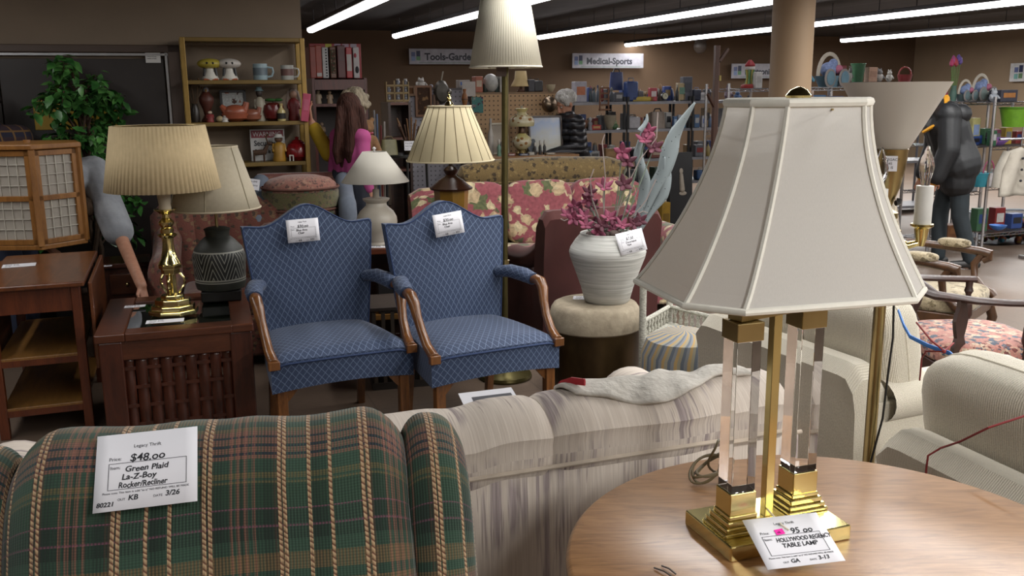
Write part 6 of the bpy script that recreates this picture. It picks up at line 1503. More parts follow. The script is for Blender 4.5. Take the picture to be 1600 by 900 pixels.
for x in (-.05, .05): m.box((x, 0, .12), (.014, .014, .24))
for z in (.01, .06, .12, .18, .235): m.box((0, 0, z), (.1, .012, .018))
m.build('frame', pm('5a3519', .5), o, False); MB().box((0, -.01, .012), (.12, .04, .012)).build('tray', pm('6a4022', .5), o, False)
W2 = 'on the second shelf of the black racks'
goods([('bowl', 914, 18, 16, '6a4a3a', '8a8a8a', 'bowl', 'brown round bowl', 'bowl'), ('figure', 925, 9, 20, '7a7a80', '9a9a9a', 'figurine', 'grey figurine', 'figurine'), ('box', 934, 16, 8, '8a1d1c', '9a7a4a', 'tray', 'red tray', 'tray'), ('bowl', 958, 20, 22, '8a8270', '5a3a2a', 'hat', 'pale straw bowl', 'bowl'), ('plush', 964, 12, 14, '3a5a3a', '7a8a6a', 'plush_toy', 'green plush toy', 'toy'), ('case', 994, 21, 22, '8f8d92', '3a3a3e', 'toaster', 'white toaster', 'toaster'), ('jar', 1011, 8, 14, '8a8a92', '6a6a72', 'jar', 'grey lidded jar right of the toaster', 'jar')], ZR[1], QR, W2)
goods([('bag', 1034, 27, 30, '6c6056', '1f1f22', 'cloth_bag', 'grey-tan cloth bag', 'bag'), ('box', 1058, 6, 18, '35557a', '8a9aaa', 'book', 'blue book', 'book'), ('box', 1065, 6, 20, '8a8f98', '4a5a7a', 'book', 'pale book right of the blue book', 'book'), ('box', 1072, 5, 19, '3f6a8a', '9a9a9a', 'book', 'light blue book', 'book'), ('box', 1092, 9, 20, '2f4a6a', '8a8a8a', 'carton', 'dark blue carton', 'box'), ('box', 1104, 9, 18, '98989c', '4a5a8a', 'carton', 'white carton', 'box'), ('bottle', 1114, 6, 20, '4a5a72', '9a9a9a', 'bottle', 'blue-grey bottle', 'bottle')], ZR[1], QR, W2)
it('box', 1067, 13, 26, ZR[1]+.30, QR-.0, '8a7a5a', 'tea_tin', 'floral tan tin high on the black racks', 'tin', '4a6a5a')
W3 = 'on the third shelf of the black racks'
goods([('box', 918, 22, 15, '2a5a8a', '8a8a8a', 'crate', 'blue crate', 'crate'), ('box', 932, 16, 14, '7a7a7a', '3a3a3a', 'radio', 'grey radio', 'radio'), ('box', 958, 20, 17, '7a5c38', '8a6a44', 'carton', 'brown cardboard carton', 'box'), ('box', 976, 16, 18, '6a6a6e', '4a4a4e', 'carton', 'grey carton', 'box'), ('ball', 968, 10, 12, '7a1a1c', '5a1014', 'ball', 'red ball', 'ball'), ('case', 1003, 22, 18, '1a1a1e', '5a5a5a', 'tool_case', 'black tool case', 'case'), ('box', 1030, 20, 14, '5a2a22', '8a7a6a', 'carton', 'dark red carton', 'box'), ('jar', 1056, 12, 18, '6a5a48', '3a3028', 'jar', 'tan lidded jar', 'jar'), ('box', 1098, 16, 18, '55565c', '7a2a2a', 'carton', 'grey carton near the coat tree', 'box'), ('bottle', 1112, 7, 22, '7a6a3a', '2a2a2a', 'bottle', 'amber bottle near the coat tree', 'bottle')], ZR[2], QR, W3)
goods([('box', 990, 26, 20, '26282e', '4a4a4a', 'carton', 'black carton', 'box'), ('box', 1040, 28, 22, '3a4a3e', '6a6a6a', 'crate', 'dark green crate', 'crate'), ('case', 1104, 20, 18, '1f3a5e', '6a6a6a', 'tool_case', 'dark blue case', 'case')], ZR[3], QR, 'on the fourth shelf of the black racks')
# floor items before the racks
o = thing('wall_plaque', 'black panel with a pale standing animal motif leaning before the racks', 'panel', M=Matrix.Translation(shelf_pt(1070, 8.55, 0)) @ Matrix.Rotation(A20, 4, 'Z') @ Matrix.Rotation(-.06, 4, 'X'))
zt_ = zq(1070, 238, 8.55); MB().box((0, 0, zt_/2), (.27, .03, zt_)).build('panel', BLKR, o, False, .004)
m = MB(); m.ball((0, -.016, zt_*.80), (.022, .005, .03), 8); m.caps((0, -.016, zt_*.76), .02, (.01, -.016, zt_*.60), .03, 8); m.ball((.02, -.016, zt_*.56), (.045, .005, .022), 8); m.build('motif', pm('8f8578', .6), o)
it('box', 1047, 15, 70, 0, 8.5, '8a6a14', 'yellow_bin', 'tall yellow bin left of the black motif panel', 'bin', '6a5010', dep=.18)
# coat tree
ctp = shelf_pt(1119, 7.9, 0); CTZ = zq(1119, 71, 7.9); WPK = pm('4d3227', .5, 0, .1)
o = thing('coat_tree', 'tall dark wooden coat tree with one angled arm before the racks', 'coat rack', ctp, A20)
MB().box((-.01, 0, CTZ/2), (.042, .042, CTZ)).build('post', WPK, o, False, .003); MB().box((.024, .012, CTZ*.53), (.018, .018, CTZ*.94)).build('post', pm('6b4a3a', .5), o, False, .003)
MB().bar((.02, 0, zq(1122, 96, 7.9)), (.115, 0, zq(1122, 76, 7.9)), .028).build('arm', WPK, o, False, .003); MB().bar((-.02, 0, zq(1119, 150, 7.9)-.1), (-.12, -.04, zq(1119, 150, 7.9)+.02), .026).build('arm', WPK, o, False, .003)
for k in range(4): a_ = k*PI/2+.5; MB().bar((0, 0, .22), (.3*math.cos(a_), .3*math.sin(a_), .015), .03).build('foot', WPK, o, False, .003)
MB().box((.03, -.012, zq(1122, 122, 7.9)), (.022, .004, .05)).build('tag', pm('9a8a4a'), o, False)
# ---------------------------------------------------------------- wire racks at the right
QX = 8.4
Zx = zq(1168, 138, QX)
rack('wire_rack', 'chrome wire rack left of the tan column carrying the red tiered toy', 1138, 1212, QX, [Zx, Zx-.45, Zx-.9, .2], CHROME, wire=True)
o = thing('toy_carousel', 'red and white tiered toy with green and yellow stems on the chrome rack', 'toy', shelf_pt(1170, QX+.15, Zx), A20); s = spx(1170, QX)
MB().lathe([(.085, 0), (.09, .02), (.08, .04), (.05, .045)], 20).build('base', pm('7e1c18'), o); hh = 43*s
m = MB(); m2 = MB()
for k in range(8):
    a_ = k*PI/4; (m if k % 2 else m2).tube([(.045*math.cos(a_), .045*math.sin(a_), .03), (.03*math.cos(a_), .03*math.sin(a_), hh*.4), (.045*math.cos(a_), .045*math.sin(a_), hh*.68)], .007, 6)
m.build('stems', pm('4a7a4a'), o); m2.build('stems', pm('9a9040'), o); MB().lathe([(.05, hh*.66), (.055, hh*.7), (.05, hh*.76), (.04, hh*.78)], 18).build('collar', pm('a8a4a0'), o); MB().lathe([(.05, hh*.77), (.055, hh*.82), (.04, hh*.9), (.015, hh), (0, hh)], 14).build('top', pm('7e1820'), o)
it('box', 1187, 12, 24, Zx, QX, '9a9896', 'carton', 'white carton beside the red tiered toy on the chrome rack', 'box', '8a8886')
goods([('bowl', 1160, 14, 12, '6a4a2a', '8a8a8a', 'bowl', 'brown bowl', 'bowl'), ('jar', 1180, 12, 20, '7a766e', '5a564e', 'jar', 'grey jar', 'jar')], Zx-.45, QX, 'on the second shelf of the left chrome rack')
QY = 7.75
Zy = zq(1290, 136, QY)
rack('wire_rack', 'chrome wire rack with bunny baskets right of the tan column', 1250, 1345, QY, [Zy, Zy-.18, Zy-.55, Zy-1.0, .15], CHROME, wire=True, top=Zy+.02)
def bunny(px, z, Q, s, label, c1='4f6a78', c2='a39c90', face=True):
    o = thing('bunny_basket', label, 'basket', shelf_pt(px, Q+.14, z), A20, 'bunny baskets on the wire racks')
    MB().lathe([(.06*s, 0), (.09*s, .07*s), (.085*s, .07*s), (.055*s, .008), (0, .008)], 18, caps=False).build('bowl', pm(c1, .8), o)
    MB().tube([(.085*s*math.cos(PI*k/14), 0, .07*s+.14*s*math.sin(PI*k/14)) for k in range(15)], .008*s, 6, ry=.014*s).build('handle', pm(c2, .7), o)
    for q in (-1, 1):
        e = MB().ball((q*.055*s, -.085*s, .055*s), (.045*s, .014, .06*s), 10).build('ear', pm('6f6a68', .8), o); MB().ball((q*.055*s, -.093*s, .055*s), (.032*s, .012, .046*s), 10).build('ear_lining', pm(c1, .8), e)
    m = MB(); m.ball((0, -.0, .11*s), (.06*s, .05*s, .05*s), 8); m.ball((.03*s, 0, .15*s), (.03*s, .03*s, .03*s), 6); m.build('filling', pm('6d7ca0', .8, 0, .3, 40), o); MB().ball((.045*s, -.04*s, .11*s), (.03*s, .02*s, .03*s), 6).build('bow', pm('9a5a70', .8), o)
    return o
bunny(1293, Zy, QY, 1.55, 'large bunny basket with blue ears and a white hoop handle by the tan column')
it('plush', 1264, 24, 34, Zy, QY+.05, '3d6a80', 'plush_toy', 'teal plush toy on the rack close to the tan column', 'toy', '4a7a8e')
it('box', 1315, 18, 32, Zy, QY+.1, '5d1620', 'gift_box', 'dark red box behind the large bunny basket', 'box', '6d1c28')
it('jar', 1317, 6, 14, Zy, QY, '9a98a0', 'cone_ornament', 'small white cone ornament before the dark red box', 'ornament', '9a98a0')
goods([('box', 1282, 26, 16, '2a4a6a', '1a3a5a', 'bin', 'blue bin', 'bin'), ('box', 1310, 26, 14, '1f2a52', '3a4a7a', 'bin', 'navy bin', 'bin')], Zy-.18+.0, QY, 'on the second shelf of the bunny basket rack')
it('figure', 1273, 10, 24, Zy-.18, QY-.05, '7a5a4a', 'doll', 'pale doll at the left of the bunny basket rack', 'doll', '9a8a80')
QZ = 9.6
Zz = zq(1385, 128, QZ)
rack('storage_rack', 'long grey shelf behind the torchiere bowl with buckets on top', 1330, 1480, QZ, [Zz, Zz-.5, Zz-1.0, .1], GRYR, top=Zz)
goods([('plush', 1330, 9, 24, '8e8c88', '4a4a48', 'plush_toy', 'white and grey plush toy left of the green bucket', 'toy'), ('bucket', 1345, 22, 28, '1d4a2c', '24583a', 'bucket', 'dark green bucket', 'bucket'), ('box', 1364, 16, 22, '9a7a66', '8a6a58', 'carton', 'tan carton right of the green bucket', 'box'), ('plush', 1377, 14, 20, '9a9690', '6a6a6a', 'plush_toy', 'white and grey bunny toy right of the tan carton', 'toy'), ('plush', 1392, 12, 18, 'a09e98', '9a9892', 'plush_toy', 'white bunny toy with a green sprig', 'toy'), ('basket', 1420, 26, 22, '6a1f20', '7a2a28', 'basket', 'dark red basket', 'basket')], Zz, QZ, 'on the long grey shelf')
QT = 7.15
Zt = zq(1510, 158, QT)
rt = rack('wire_rack', 'chrome wire rack behind the man in the black jacket', 1468, 1549, QT, [Zt, zq(1510, 226, QT), zq(1510, 300, QT), zq(1510, 372, QT)], CHROME, wire=True, top=Zt+.06, dep=.42)
o = thing('tulip_vase', 'pink and purple tulips in a clear vase on the chrome rack behind the man', 'flowers', shelf_pt(1489, QT+.15, Zt), A20); s = spx(1489, QT)
MB().lathe([(.03, 0), (.035, .06), (.025, .13), (.03, .15)], 14).build('vase', pm('4f6a62', .2), o)
for k, (dx, dz, c_) in enumerate(((-.05, .33, '9a2a58'), (-.015, .345, '9c2c38'), (.03, .37, '4f3a80'), (.005, .33, '8c3040'), (-.035, .36, '8a3a6a'), (.055, .35, '5a4488'))):
    b0 = MB().lathe([(.004, 0), (.020, .015), (.022, .04), (.012, .07), (.004, .08)], 10, c=(dx, 0, dz)).build('bloom', pm(c_, .6), o); MB().tube([(dx*.2, 0, .02), (dx*.7, 0, .2), (dx, 0, dz+.005)], .004, 5).build('stem', pm('4f6a38'), b0)
bunny(1507, Zt, QT-.02, .95, 'smaller bunny basket left of another on the rack behind the man', '4a5c60')
bunny(1531, Zt, QT-.02, 1.2, 'bunny basket with grey ears at the right end of the rack behind the man', '5c6866')
it('box', 1478, 14, 26, Zt, QT+.12, '6a1a2c', 'gift_box', 'dark pink box behind the tulips', 'box', '7a2238')
z2_, z3_, z4_ = zq(1510, 226, QT), zq(1510, 300, QT), zq(1510, 372, QT)
goods([('jar', 1519, 22, 26, '8a9490', '7a847e', 'cookie_jar', 'pale green lidded jar', 'jar'), ('box', 1533, 16, 40, '8f8a5a', '6a7a9a', 'carton', 'yellow and blue carton', 'box'), ('case', 1541, 14, 16, '1c3470', '8a8a8a', 'bag', 'blue bag', 'bag')], z2_, QT, 'on a shelf behind the man')
goods([('box', 1520, 20, 34, 'a09e98', '8f8d88', 'storage_bin', 'white plastic bin', 'bin'), ('box', 1537, 18, 36, '9a9a9c', '8a8aa0', 'storage_bin', 'white plastic bin by the rack post', 'bin')], z3_, QT, 'on the third shelf behind the man')
goods([('box', 1514, 30, 22, '5c3a20', '6a4628', 'wicker_box', 'brown wicker box', 'box'), ('bag', 1538, 18, 20, '77808c', '5a6a7a', 'cloth_bag', 'grey cloth bag', 'bag'), ('box', 1528, 30, 8, '8a8c90', '6a6c70', 'game_box', 'flat grey game box', 'box')], z4_, QT, 'on the bottom shelf behind the man')
QU = 6.9
zu = [zq(1580, y, QU) for y in (159, 228, 290)]
rack('wire_rack', 'chrome wire rack cut off by the right edge with bright plastic bins', 1556, 1640, QU, zu+[.2], CHROME, wire=True, dep=.42)
goods([('bucket', 1604, 44, 30, '5d8a1c', '4a7a18', 'bucket', 'lime green bucket with a red flower', 'bucket')], zu[1]+.18, QU-.05, 'hung at the right edge')
o = thing('hanging_hook', 'thin wire hook carrying the lime green bucket', 'hook', shelf_pt(1604, QU+.04, zu[1]+.18), A20); MB().tube([(0, 0, .0), (0, .0, -.18)], .006, 5).build('wire', CHROME, o)
goods([('box', 1580, 34, 18, '2a2a36', '8a5a2a', 'striped_box', 'dark box with orange stripes', 'box'), ('plush', 1560, 16, 20, '8a8f98', '9a9fa6', 'plush_toy', 'grey-white plush toy', 'toy')], zu[0], QU, 'on the top of the right-edge rack')
goods([('plush', 1566, 16, 22, '8a5a74', '7a4a68', 'plush_toy', 'pink plush toy', 'toy'), ('bowl', 1578, 34, 12, '6a4a8a', '8a8a8a', 'bowl', 'purple plastic bowl', 'bowl'), ('box', 1562, 12, 24, '1f4a30', '9a9a9a', 'game_box', 'dark green box', 'box')], zu[1], QU+.05, 'on the second shelf of the right-edge rack')
goods([('basket', 1566, 24, 40, 'a8a4a4', '8a3a5a', 'basket', 'white slatted basket', 'basket')], zu[2], QU, 'on the third shelf of the right-edge rack')
it('bucket', 1553, 24, 22, zu[2]-.0, QU-.02, '2a7a8a', 'bucket', 'turquoise bucket on the third shelf of the right-edge rack', 'bucket', '2f8494')
# hanging shirt
hp = onq(1597, 230, 6.3)
o = thing('hanging_shirt', 'cream shirt on a hanger at the right edge', 'shirt', hp, A20-.2)
m = MB(); m.grid(lambda u_, v2: ((u_-.5)*(.26+.10*v2), .03*math.sin(u_*9+v2*3)+(.05*math.sin(PI*u_)), .0-.44*v2 - .06*abs(2*u_-1)*(1-v2)), 16, 12); m.build('body', pm('9b958a', .9), o, solid=.03)
for s_ in (-1, 1): MB().tube([(s_*.12, .03, -.04), (s_*.19, .03, -.2), (s_*.21, .02, -.36)], [.045, .05, .05], 10, ry=.025).build('sleeve', pm('9b958a', .9), o)
MB().tube([(0, .02, .0), (0, .02, .06), (.02, .02, .08)], .004, 5).build('hanger', CHROME, o)
m = MB()
for k in range(3): m.ball((.02, -.0, -.1-.1*k), .012, 6)
m.build('buttons', INK, o)
gr = thing('garment_rail', 'chrome rail carrying the cream shirt at the right edge', 'rail', hp+Vector((0, 0, 0)), A20); 
MB().tube([(-.25, .02, .075), (.6, .02, .075)], .011, 8).build('rail', CHROME, gr); MB().tube([(.45, .02, .075), (.45, .02, -hp.z+.0)], .014, 8).build('post', CHROME, gr); MB().box((.45, .02, -hp.z+.015), (.1, .5, .03)).build('foot', CHROME, gr, False)
# plastic tote with toys
tp = on(1585, 384, 0); TY = tp.y
o = thing('plastic_tote', 'clear plastic tote full of small coloured toys on the floor at the right', 'bin', tp+Vector((.02, .25, 0)), R(8))
CLR = NT('clear_plastic'); CLR.base(lin('b9bcc0')); CLR.set(Transmission_Weight=1, Roughness=.08, IOR=1.04); CLR = CLR.m
m = MB(); m.grid(lambda u_, v2: ((.30+.03*v2)*math.copysign(abs(math.cos(2*PI*u_))**.3, math.cos(2*PI*u_)), (.21+.02*v2)*math.copysign(abs(math.sin(2*PI*u_))**.3, math.sin(2*PI*u_)), .31*v2+.002), 48, 4, cu=True); m.build('bin', CLR, o, solid=.004)
MB().tube([(.335*math.copysign(abs(math.cos(a_))**.3, math.cos(a_)), .235*math.copysign(abs(math.sin(a_))**.3, math.sin(a_)), .31) for a_ in [k/48*2*PI for k in range(48)]], .012, 6, closed=True).build('rim', pm('8a9098', .4), o)
r2 = random.Random(3)
cols = ['7a2a24', '2a6a3a', '2a4a8a', 'a08a2a', '8a4a6a', '6a6a6a', 'a05a24', '3a7a8a']
t = NT('mixed_toys'); q = t.vor(t.co(), 16, 'Color'); sp = t.sep(q)[0]
t.base(t.ramp(sp, [(i/8, lin(c_)) for i, c_ in enumerate(cols)], 'CONSTANT')); t.set(Roughness=.4)
m = MB()
for k in range(130):
    m.ball((r2.uniform(-.25, .25), r2.uniform(-.16, .16), .04+.22*r2.random()), (r2.uniform(.025, .045),)*3, 5)
stuff(m.build('toys', t.m, o))
it('bowl', 1590, 26, 8, zq(1590, 345, 7.0)*0+.33, 6.3, '2a5a9a', 'plastic_bowl', 'blue plastic bowl lying on the clear tote', 'bowl', '2a5a9a')

CN = {'r': ('dark red', '6a1c1c'), 'b': ('dark blue', '22386a'), 'k': ('black', '1a1a1d'), 'w': ('white', '9f9d9a'), 't': ('tan', '7d6644'), 'g': ('green', '2f5238'), 'y': ('yellow', '8f7a22'), 's': ('grey', '5f6166'), 'o': ('orange', '8a4a1e'), 'p': ('pink', '8a4a62'), 'c': ('teal', '2c6870')}
KD = {'B': ('box', 'carton', 'box'), 'T': ('bottle', 'bottle', 'bottle'), 'J': ('jar', 'jar', 'jar'), 'W': ('bowl', 'bowl', 'bowl'), 'C': ('case', 'tool_case', 'case'), 'P': ('plush', 'plush_toy', 'toy'), 'U': ('bucket', 'bucket', 'bucket'), 'K': ('basket', 'basket', 'basket')}
NTH = ['first', 'second', 'third', 'fourth', 'fifth', 'sixth', 'seventh', 'eighth', 'ninth', 'tenth', 'eleventh', 'twelfth', 'thirteenth', 'fourteenth']
def fill(code, px0, px1, z, Q, hmax, where, back=.16, seed=1):
    """a row of plain goods standing behind the others: two letters each, colour and kind"""
    r_ = random.Random(seed); L = code.split(); step = (px1-px0)/len(L)
    for i, c_ in enumerate(L):
        k, nm, ct_ = KD[c_[1]]; cn_, hx_ = CN[c_[0]]
        it(k, px0+step*(i+.5), step*r_.uniform(.7, .88), hmax*r_.uniform(.55, 1), z, Q, hx_, nm, '%s %s, %s from left, %s' % (cn_, nm.replace('_', ' '), NTH[i], where), ct_, CN[r_.choice('ksbtw')][1], dep=.09, back=back, group=nm.replace('_', ' ')+'s on the shop shelves')
fill('kB sT bB tJ rB sC wT kB', 900, 976, ZR[1], QR, 28, 'rear row, second shelf, left black rack', seed=2)
fill('sB kC rB bJ tB sT wB oJ', 985, 1076, ZR[1], QR, 30, 'rear row, second shelf, middle black rack', seed=3)
fill('kB bT tB rJ sB wT', 1086, 1168, ZR[1], QR, 30, 'rear row, second shelf, right black rack', seed=4)
fill('tB kC bB sJ rB wB', 900, 976, ZR[2], QR, 28, 'rear row, third shelf, left black rack', seed=5)
fill('bB sB kB tC yB rB', 985, 1076, ZR[2], QR, 28, 'rear row, third shelf, middle black rack', seed=6)
fill('tB sB bC kB wJ', 1086, 1168, ZR[2], QR, 28, 'rear row, third shelf, right black rack', seed=7)
fill('kB tB bB sB rC', 900, 976, ZR[3], QR, 30, 'fourth shelf, left black rack', .04, 8)
fill('sC kB tB gB', 1000, 1030, ZR[3], QR, 26, 'fourth shelf, middle black rack', .2, 9)
fill('kT sT bB wT sT rJ kB bT', 918, 976, ZR[0], QR, 26, 'rear row, top shelf, left black rack', .2, 10)
fill('bB kB sC tB wB kT bJ', 988, 1076, ZR[0], QR, 24, 'rear row, top shelf, middle black rack', .24, 11)
fill('wB cP tB kB sJ', 1484, 1546, z2_, QT, 34, 'rear row, second shelf behind the man', .2, 12)
fill('sB wB tB wU', 1484, 1546, z3_, QT, 36, 'rear row, third shelf behind the man', .2, 13)
fill('tB wB sB', 1484, 1546, z4_, QT, 30, 'rear row, bottom shelf behind the man', .22, 14)
fill('bB gB pB yB rB', 1556, 1640, zu[1], QU, 26, 'rear row, second right-edge shelf', .22, 15)
fill('rB cB wB oB', 1556, 1640, zu[2], QU, 34, 'rear row, third right-edge shelf', .22, 16)
fill('gB rB bB', 1556, 1640, .2, QU, 40, 'lowest right-edge shelf', .1, 17)
fill('bB sB kB tB', 1255, 1340, Zy-.55, QY, 30, 'third shelf, bunny basket rack', .1, 18)
# ---------------------------------------------------------------- people
SKIN = NT('skin'); SKIN.base(SKIN.ramp(SKIN.noise(SKIN.co(), 30, 2), [(.3, lin('9a6d57')), (.7, lin('aa7d66'))])); SKIN.set(Roughness=.55, Subsurface_Weight=.05); SKIN = SKIN.m
def hand(m, w, d, side, curl=.5, sc=1.0):
    """palm and five fingers from wrist w along direction d; side = palm width direction"""
    w = Vector(w); d = Vector(d).normalized(); s = Vector(side); s = (s - d*s.dot(d)).normalized(); n = d.cross(s)
    pc = w + d*.05*sc
    for k in (-.024, -.008, .008, .024): m.caps(w+d*.015*sc+s*k*.7*sc, .014*sc, w+d*.085*sc+s*k*1.1*sc, .0125*sc, 8)
    for k, L in ((-.028, .062), (-.010, .076), (.009, .072), (.027, .055)):
        b = w+d*.09*sc+s*k*1.15*sc; dd = d
        for q, f in enumerate((.45, .32, .23)):
            a = curl*(.5+.35*q); dd = (dd*math.cos(a*.8)+n*math.sin(a*.8)).normalized(); e = b+dd*L*f*sc
            m.caps(b, (.0095-.001*q)*sc, e, (.0085-.001*q)*sc, 7); b = e
    b = w+d*.03*sc-s*.030*sc; e = b+(d*.6-s*.7+n*.3).normalized()*.04*sc; m.caps(b, .013*sc, e, .010*sc, 7); m.caps(e, .010*sc, e+(d*.9+n*.4).normalized()*.03*sc, .008*sc, 7)
def head(m, c, fwd, up=(0, 0, 1), s=1.0):
    c = Vector(c); f = Vector(fwd).normalized(); u = Vector(up); u = (u-f*u.dot(f)).normalized(); r = f.cross(u)
    Mh = Matrix((r, f, u)).transposed().to_4x4(); Mh = Matrix.Translation(c) @ Mh @ Matrix.Scale(s, 4)
    m.ball((0, -.012, .022), (.074, .092, .092), 12, Mh); m.ball((0, .022, -.03), (.058, .066, .078), 10, Mh); m.ball((0, .055, -.088), (.030, .028, .022), 8, Mh)
    m.caps(Mh @ Vector((0, .088, .012)), .011*s, Mh @ Vector((0, .108, -.028)), .015*s, 8)
    for q in (-1, 1):
        m.ball((q*.077, -.01, -.008), (.010, .020, .032), 6, Mh); m.ball((q*.030, .078, -.048), (.022, .014, .012), 6, Mh); m.ball((q*.032, .072, .030), (.022, .016, .008), 6, Mh)
    m.ball((0, .088, -.058), (.024, .012, .007), 6, Mh)
    return Mh
def eyes(par, Mh):
    for q in (-1, 1):
        e = MB(); e.ball((q*.031, .076, .008), (.013, .010, .008), 8, Mh); eo = e.build('eye', pm('a8a29c', .3), par)
        MB().ball((q*.031, .085, .008), (.006, .004, .006), 6, Mh).build('iris', pm('2a1d14', .2), eo)
    m = MB(); m.ball((0, .0985, -.058), (.020, .004, .004), 6, Mh); m.build('lips', pm('8a4a44', .5), par)
def torso(m, pel, che, neck, sl, sr, hw=.10, rw=.12, rc=.125, grow=0):
    pel, che, neck, sl, sr = (Vector(x) for x in (pel, che, neck, sl, sr)); ax = (sr-sl).normalized(); mid = (pel+che)/2
    for k in (-1, 0, 1):
        m.caps(pel+ax*hw*k*.75, rw+grow-.015, mid+ax*.05*k, rw*.84+grow, 12); m.caps(mid+ax*.05*k, rw*.84+grow, che+ax*.065*k, rc*.88+grow, 12)
    m.caps(sl, .062+grow, sr, .062+grow, 12); m.caps(che, rc*.8+grow, (sl+sr)/2+(neck-che)*.15, .08+grow, 12)
def limb(m, a, b, c, r, grow=0):
    m.caps(a, r[0]+grow, b, r[1]+grow, 12); m.caps(b, r[1]+grow, c, r[2]+grow, 12)
ARM = (.050, .040, .030); LEG = (.085, .060, .042)
def shoe(m, an, fwd):
    an = Vector(an); f = Vector(fwd).normalized(); g = Vector((an.x, an.y, .045)); m.caps(g-f*.05, .042, g+f*.09, .038, 10); m.caps(g+f*.08, .038, g+f*.15, .032, 10); m.caps(an+Vector((0, 0, -.02)), .05, g, .045, 10)
def person(name, label, loc, rz, J, fwd, top, pants, bw=(.10, .12, .125), shoes='1d1b1a', waist=0, topname='shirt', sleeve=(1, 1), hup=(0, 0, 1), topgrow=.014, skirt=0, curl=.6, topmat=None, foot=((0, -1, 0), (0, -1, 0)), vox=.0085):
    o = thing(name, label, 'person', loc, rz)
    m = MB(); torso(m, J['pel'], J['che'], J['neck'], J['sl'], J['sr'], *bw)
    m.caps(J['neck'], .052, Vector(J['head'])+Vector((0, 0, -.03)), .05, 12); Mh = head(m, J['head'], fwd, hup)
    for s_, sg in (('l', -1), ('r', 1)):
        limb(m, J['s'+s_], J['e'+s_], J['w'+s_], ARM); d = Vector(J['w'+s_])-Vector(J['e'+s_]); hand(m, Vector(J['w'+s_]), J.get('hd'+s_, d), J.get('hs'+s_, (0, -1, 0)), curl)
        limb(m, J['h'+s_], J['k'+s_], J['a'+s_], LEG); g = Vector((J['a'+s_][0], J['a'+s_][1], .04)); f = Vector(foot[0 if s_ == 'l' else 1]); m.caps(J['a'+s_], .04, g, .04, 10); m.caps(g, .038, g+f*.14, .03, 10)
    m.build('body', SKIN, o, remesh=vox); eyes(o, Mh)
    m = MB(); torso(m, Vector(J['pel'])+Vector((0, 0, waist)), J['che'], J['neck'], J['sl'], J['sr'], *bw, grow=topgrow)
    if skirt:
        p = Vector(J['pel']); ax = (Vector(J['sr'])-Vector(J['sl'])).normalized()
        for k in (-1, 0, 1): m.caps(p+ax*.08*k, .115+topgrow, p+ax*.09*k+Vector((0, 0, -skirt)), .10+topgrow, 12)
    m.caps((Vector(J['sl'])+Vector(J['sr']))/2, .07+topgrow*.6, Vector(J['neck'])*.8+Vector(J['head'])*.2-Vector((0, 0, .02)), .056+topgrow*.5, 12)
    for s_, q in (('l', sleeve[0]), ('r', sleeve[1])):
        a, b, c = Vector(J['s'+s_]), Vector(J['e'+s_]), Vector(J['w'+s_])
        if q <= .5: m.caps(a, .058+topgrow, a+(b-a)*q*2, .054+topgrow, 12)
        else: m.caps(a, .055+topgrow, b, .044+topgrow, 12); m.caps(b, .044+topgrow, b+(c-b)*(q-.5)*2, .036+topgrow, 12)
    tp_ = m.build(topname, topmat or pm(top, .8, 0, .12, 14, .15, 60), o, remesh=.011)
    m = MB(); p = Vector(J['pel']); ax = (Vector(J['hr'])-Vector(J['hl'])).normalized()
    for k in (-1, 0, 1): m.caps(p+ax*.07*k+Vector((0, 0, .02+waist*.6)), .118, p+ax*.07*k-Vector((0, 0, .06)), .115, 12)
    for s_ in 'lr': limb(m, J['h'+s_], J['k'+s_], J['a'+s_], (.098, .074, .062))
    m.build('trousers', pm(pants, .8, 0, .15, 14, .1, 60), o, remesh=.012)
    for s_, f in (('l', foot[0]), ('r', foot[1])): m = MB(); shoe(m, J['a'+s_], f); m.build('shoe', pm(shoes, .5), o, remesh=.01)
    return o, Mh, tp_
def stand(h=1.62, lean=(0, 0), **kw):
    k = h/1.62; lx, ly = lean
    J = dict(pel=(0, 0, .90*k), che=(lx*.7, ly*.7, 1.20*k), neck=(lx, ly, 1.36*k), head=(lx*1.15, ly*1.15, 1.505*k), sl=(-.165*k+lx*.9, ly*.9, 1.31*k), sr=(.165*k+lx*.9, ly*.9, 1.31*k),
             el=(-.215*k+lx*.5, .02+ly*.5, 1.04*k), er=(.215*k+lx*.5, .02+ly*.5, 1.04*k), wl=(-.22*k+lx*.3, -.06+ly*.3, .82*k), wr=(.22*k+lx*.3, -.06+ly*.3, .82*k),
             hl=(-.09*k, 0, .86*k), hr=(.09*k, 0, .86*k), kl=(-.10*k, -.02, .47*k), kr=(.10*k, -.02, .47*k), al=(-.10*k, .02, .09), ar=(.10*k, .02, .09))
    J.update(kw); return J
def hairm(col): 
    t = NT('hair'); n = t.noise(t.co(scale=(40, 40, 5)), 2, 3); c_ = lin(col)
    t.base(t.ramp(n, [(.3, tuple(x*.6 for x in c_[:3])+(1,)), (.7, tuple(min(1, x*1.3) for x in c_[:3])+(1,))])); t.set(Roughness=.75, Specular_IOR_Level=.25); t.bump(n, .8, .02); return t.m
def tuft(m, Mh, lo=.0, big=1.0, n=46, seed=1, face=.03):
    """short hair: lumps over the skull, leaving the face open"""
    r_ = random.Random(seed)
    m.ball((0, -.022, .036), (.082*big, .090*big, .092*big), 12, Mh)
    for k in range(n):
        a = r_.uniform(0, 2*PI); b = r_.uniform(-.35+lo, 1.5)
        x, y, z = math.cos(b)*math.cos(a)*.084, math.cos(b)*math.sin(a)*.095-.02, .03+math.sin(b)*.096
        if y > face and z < .075: continue
        m.ball((x*big, y*big, z), (.026, .026, .024), 6, Mh)
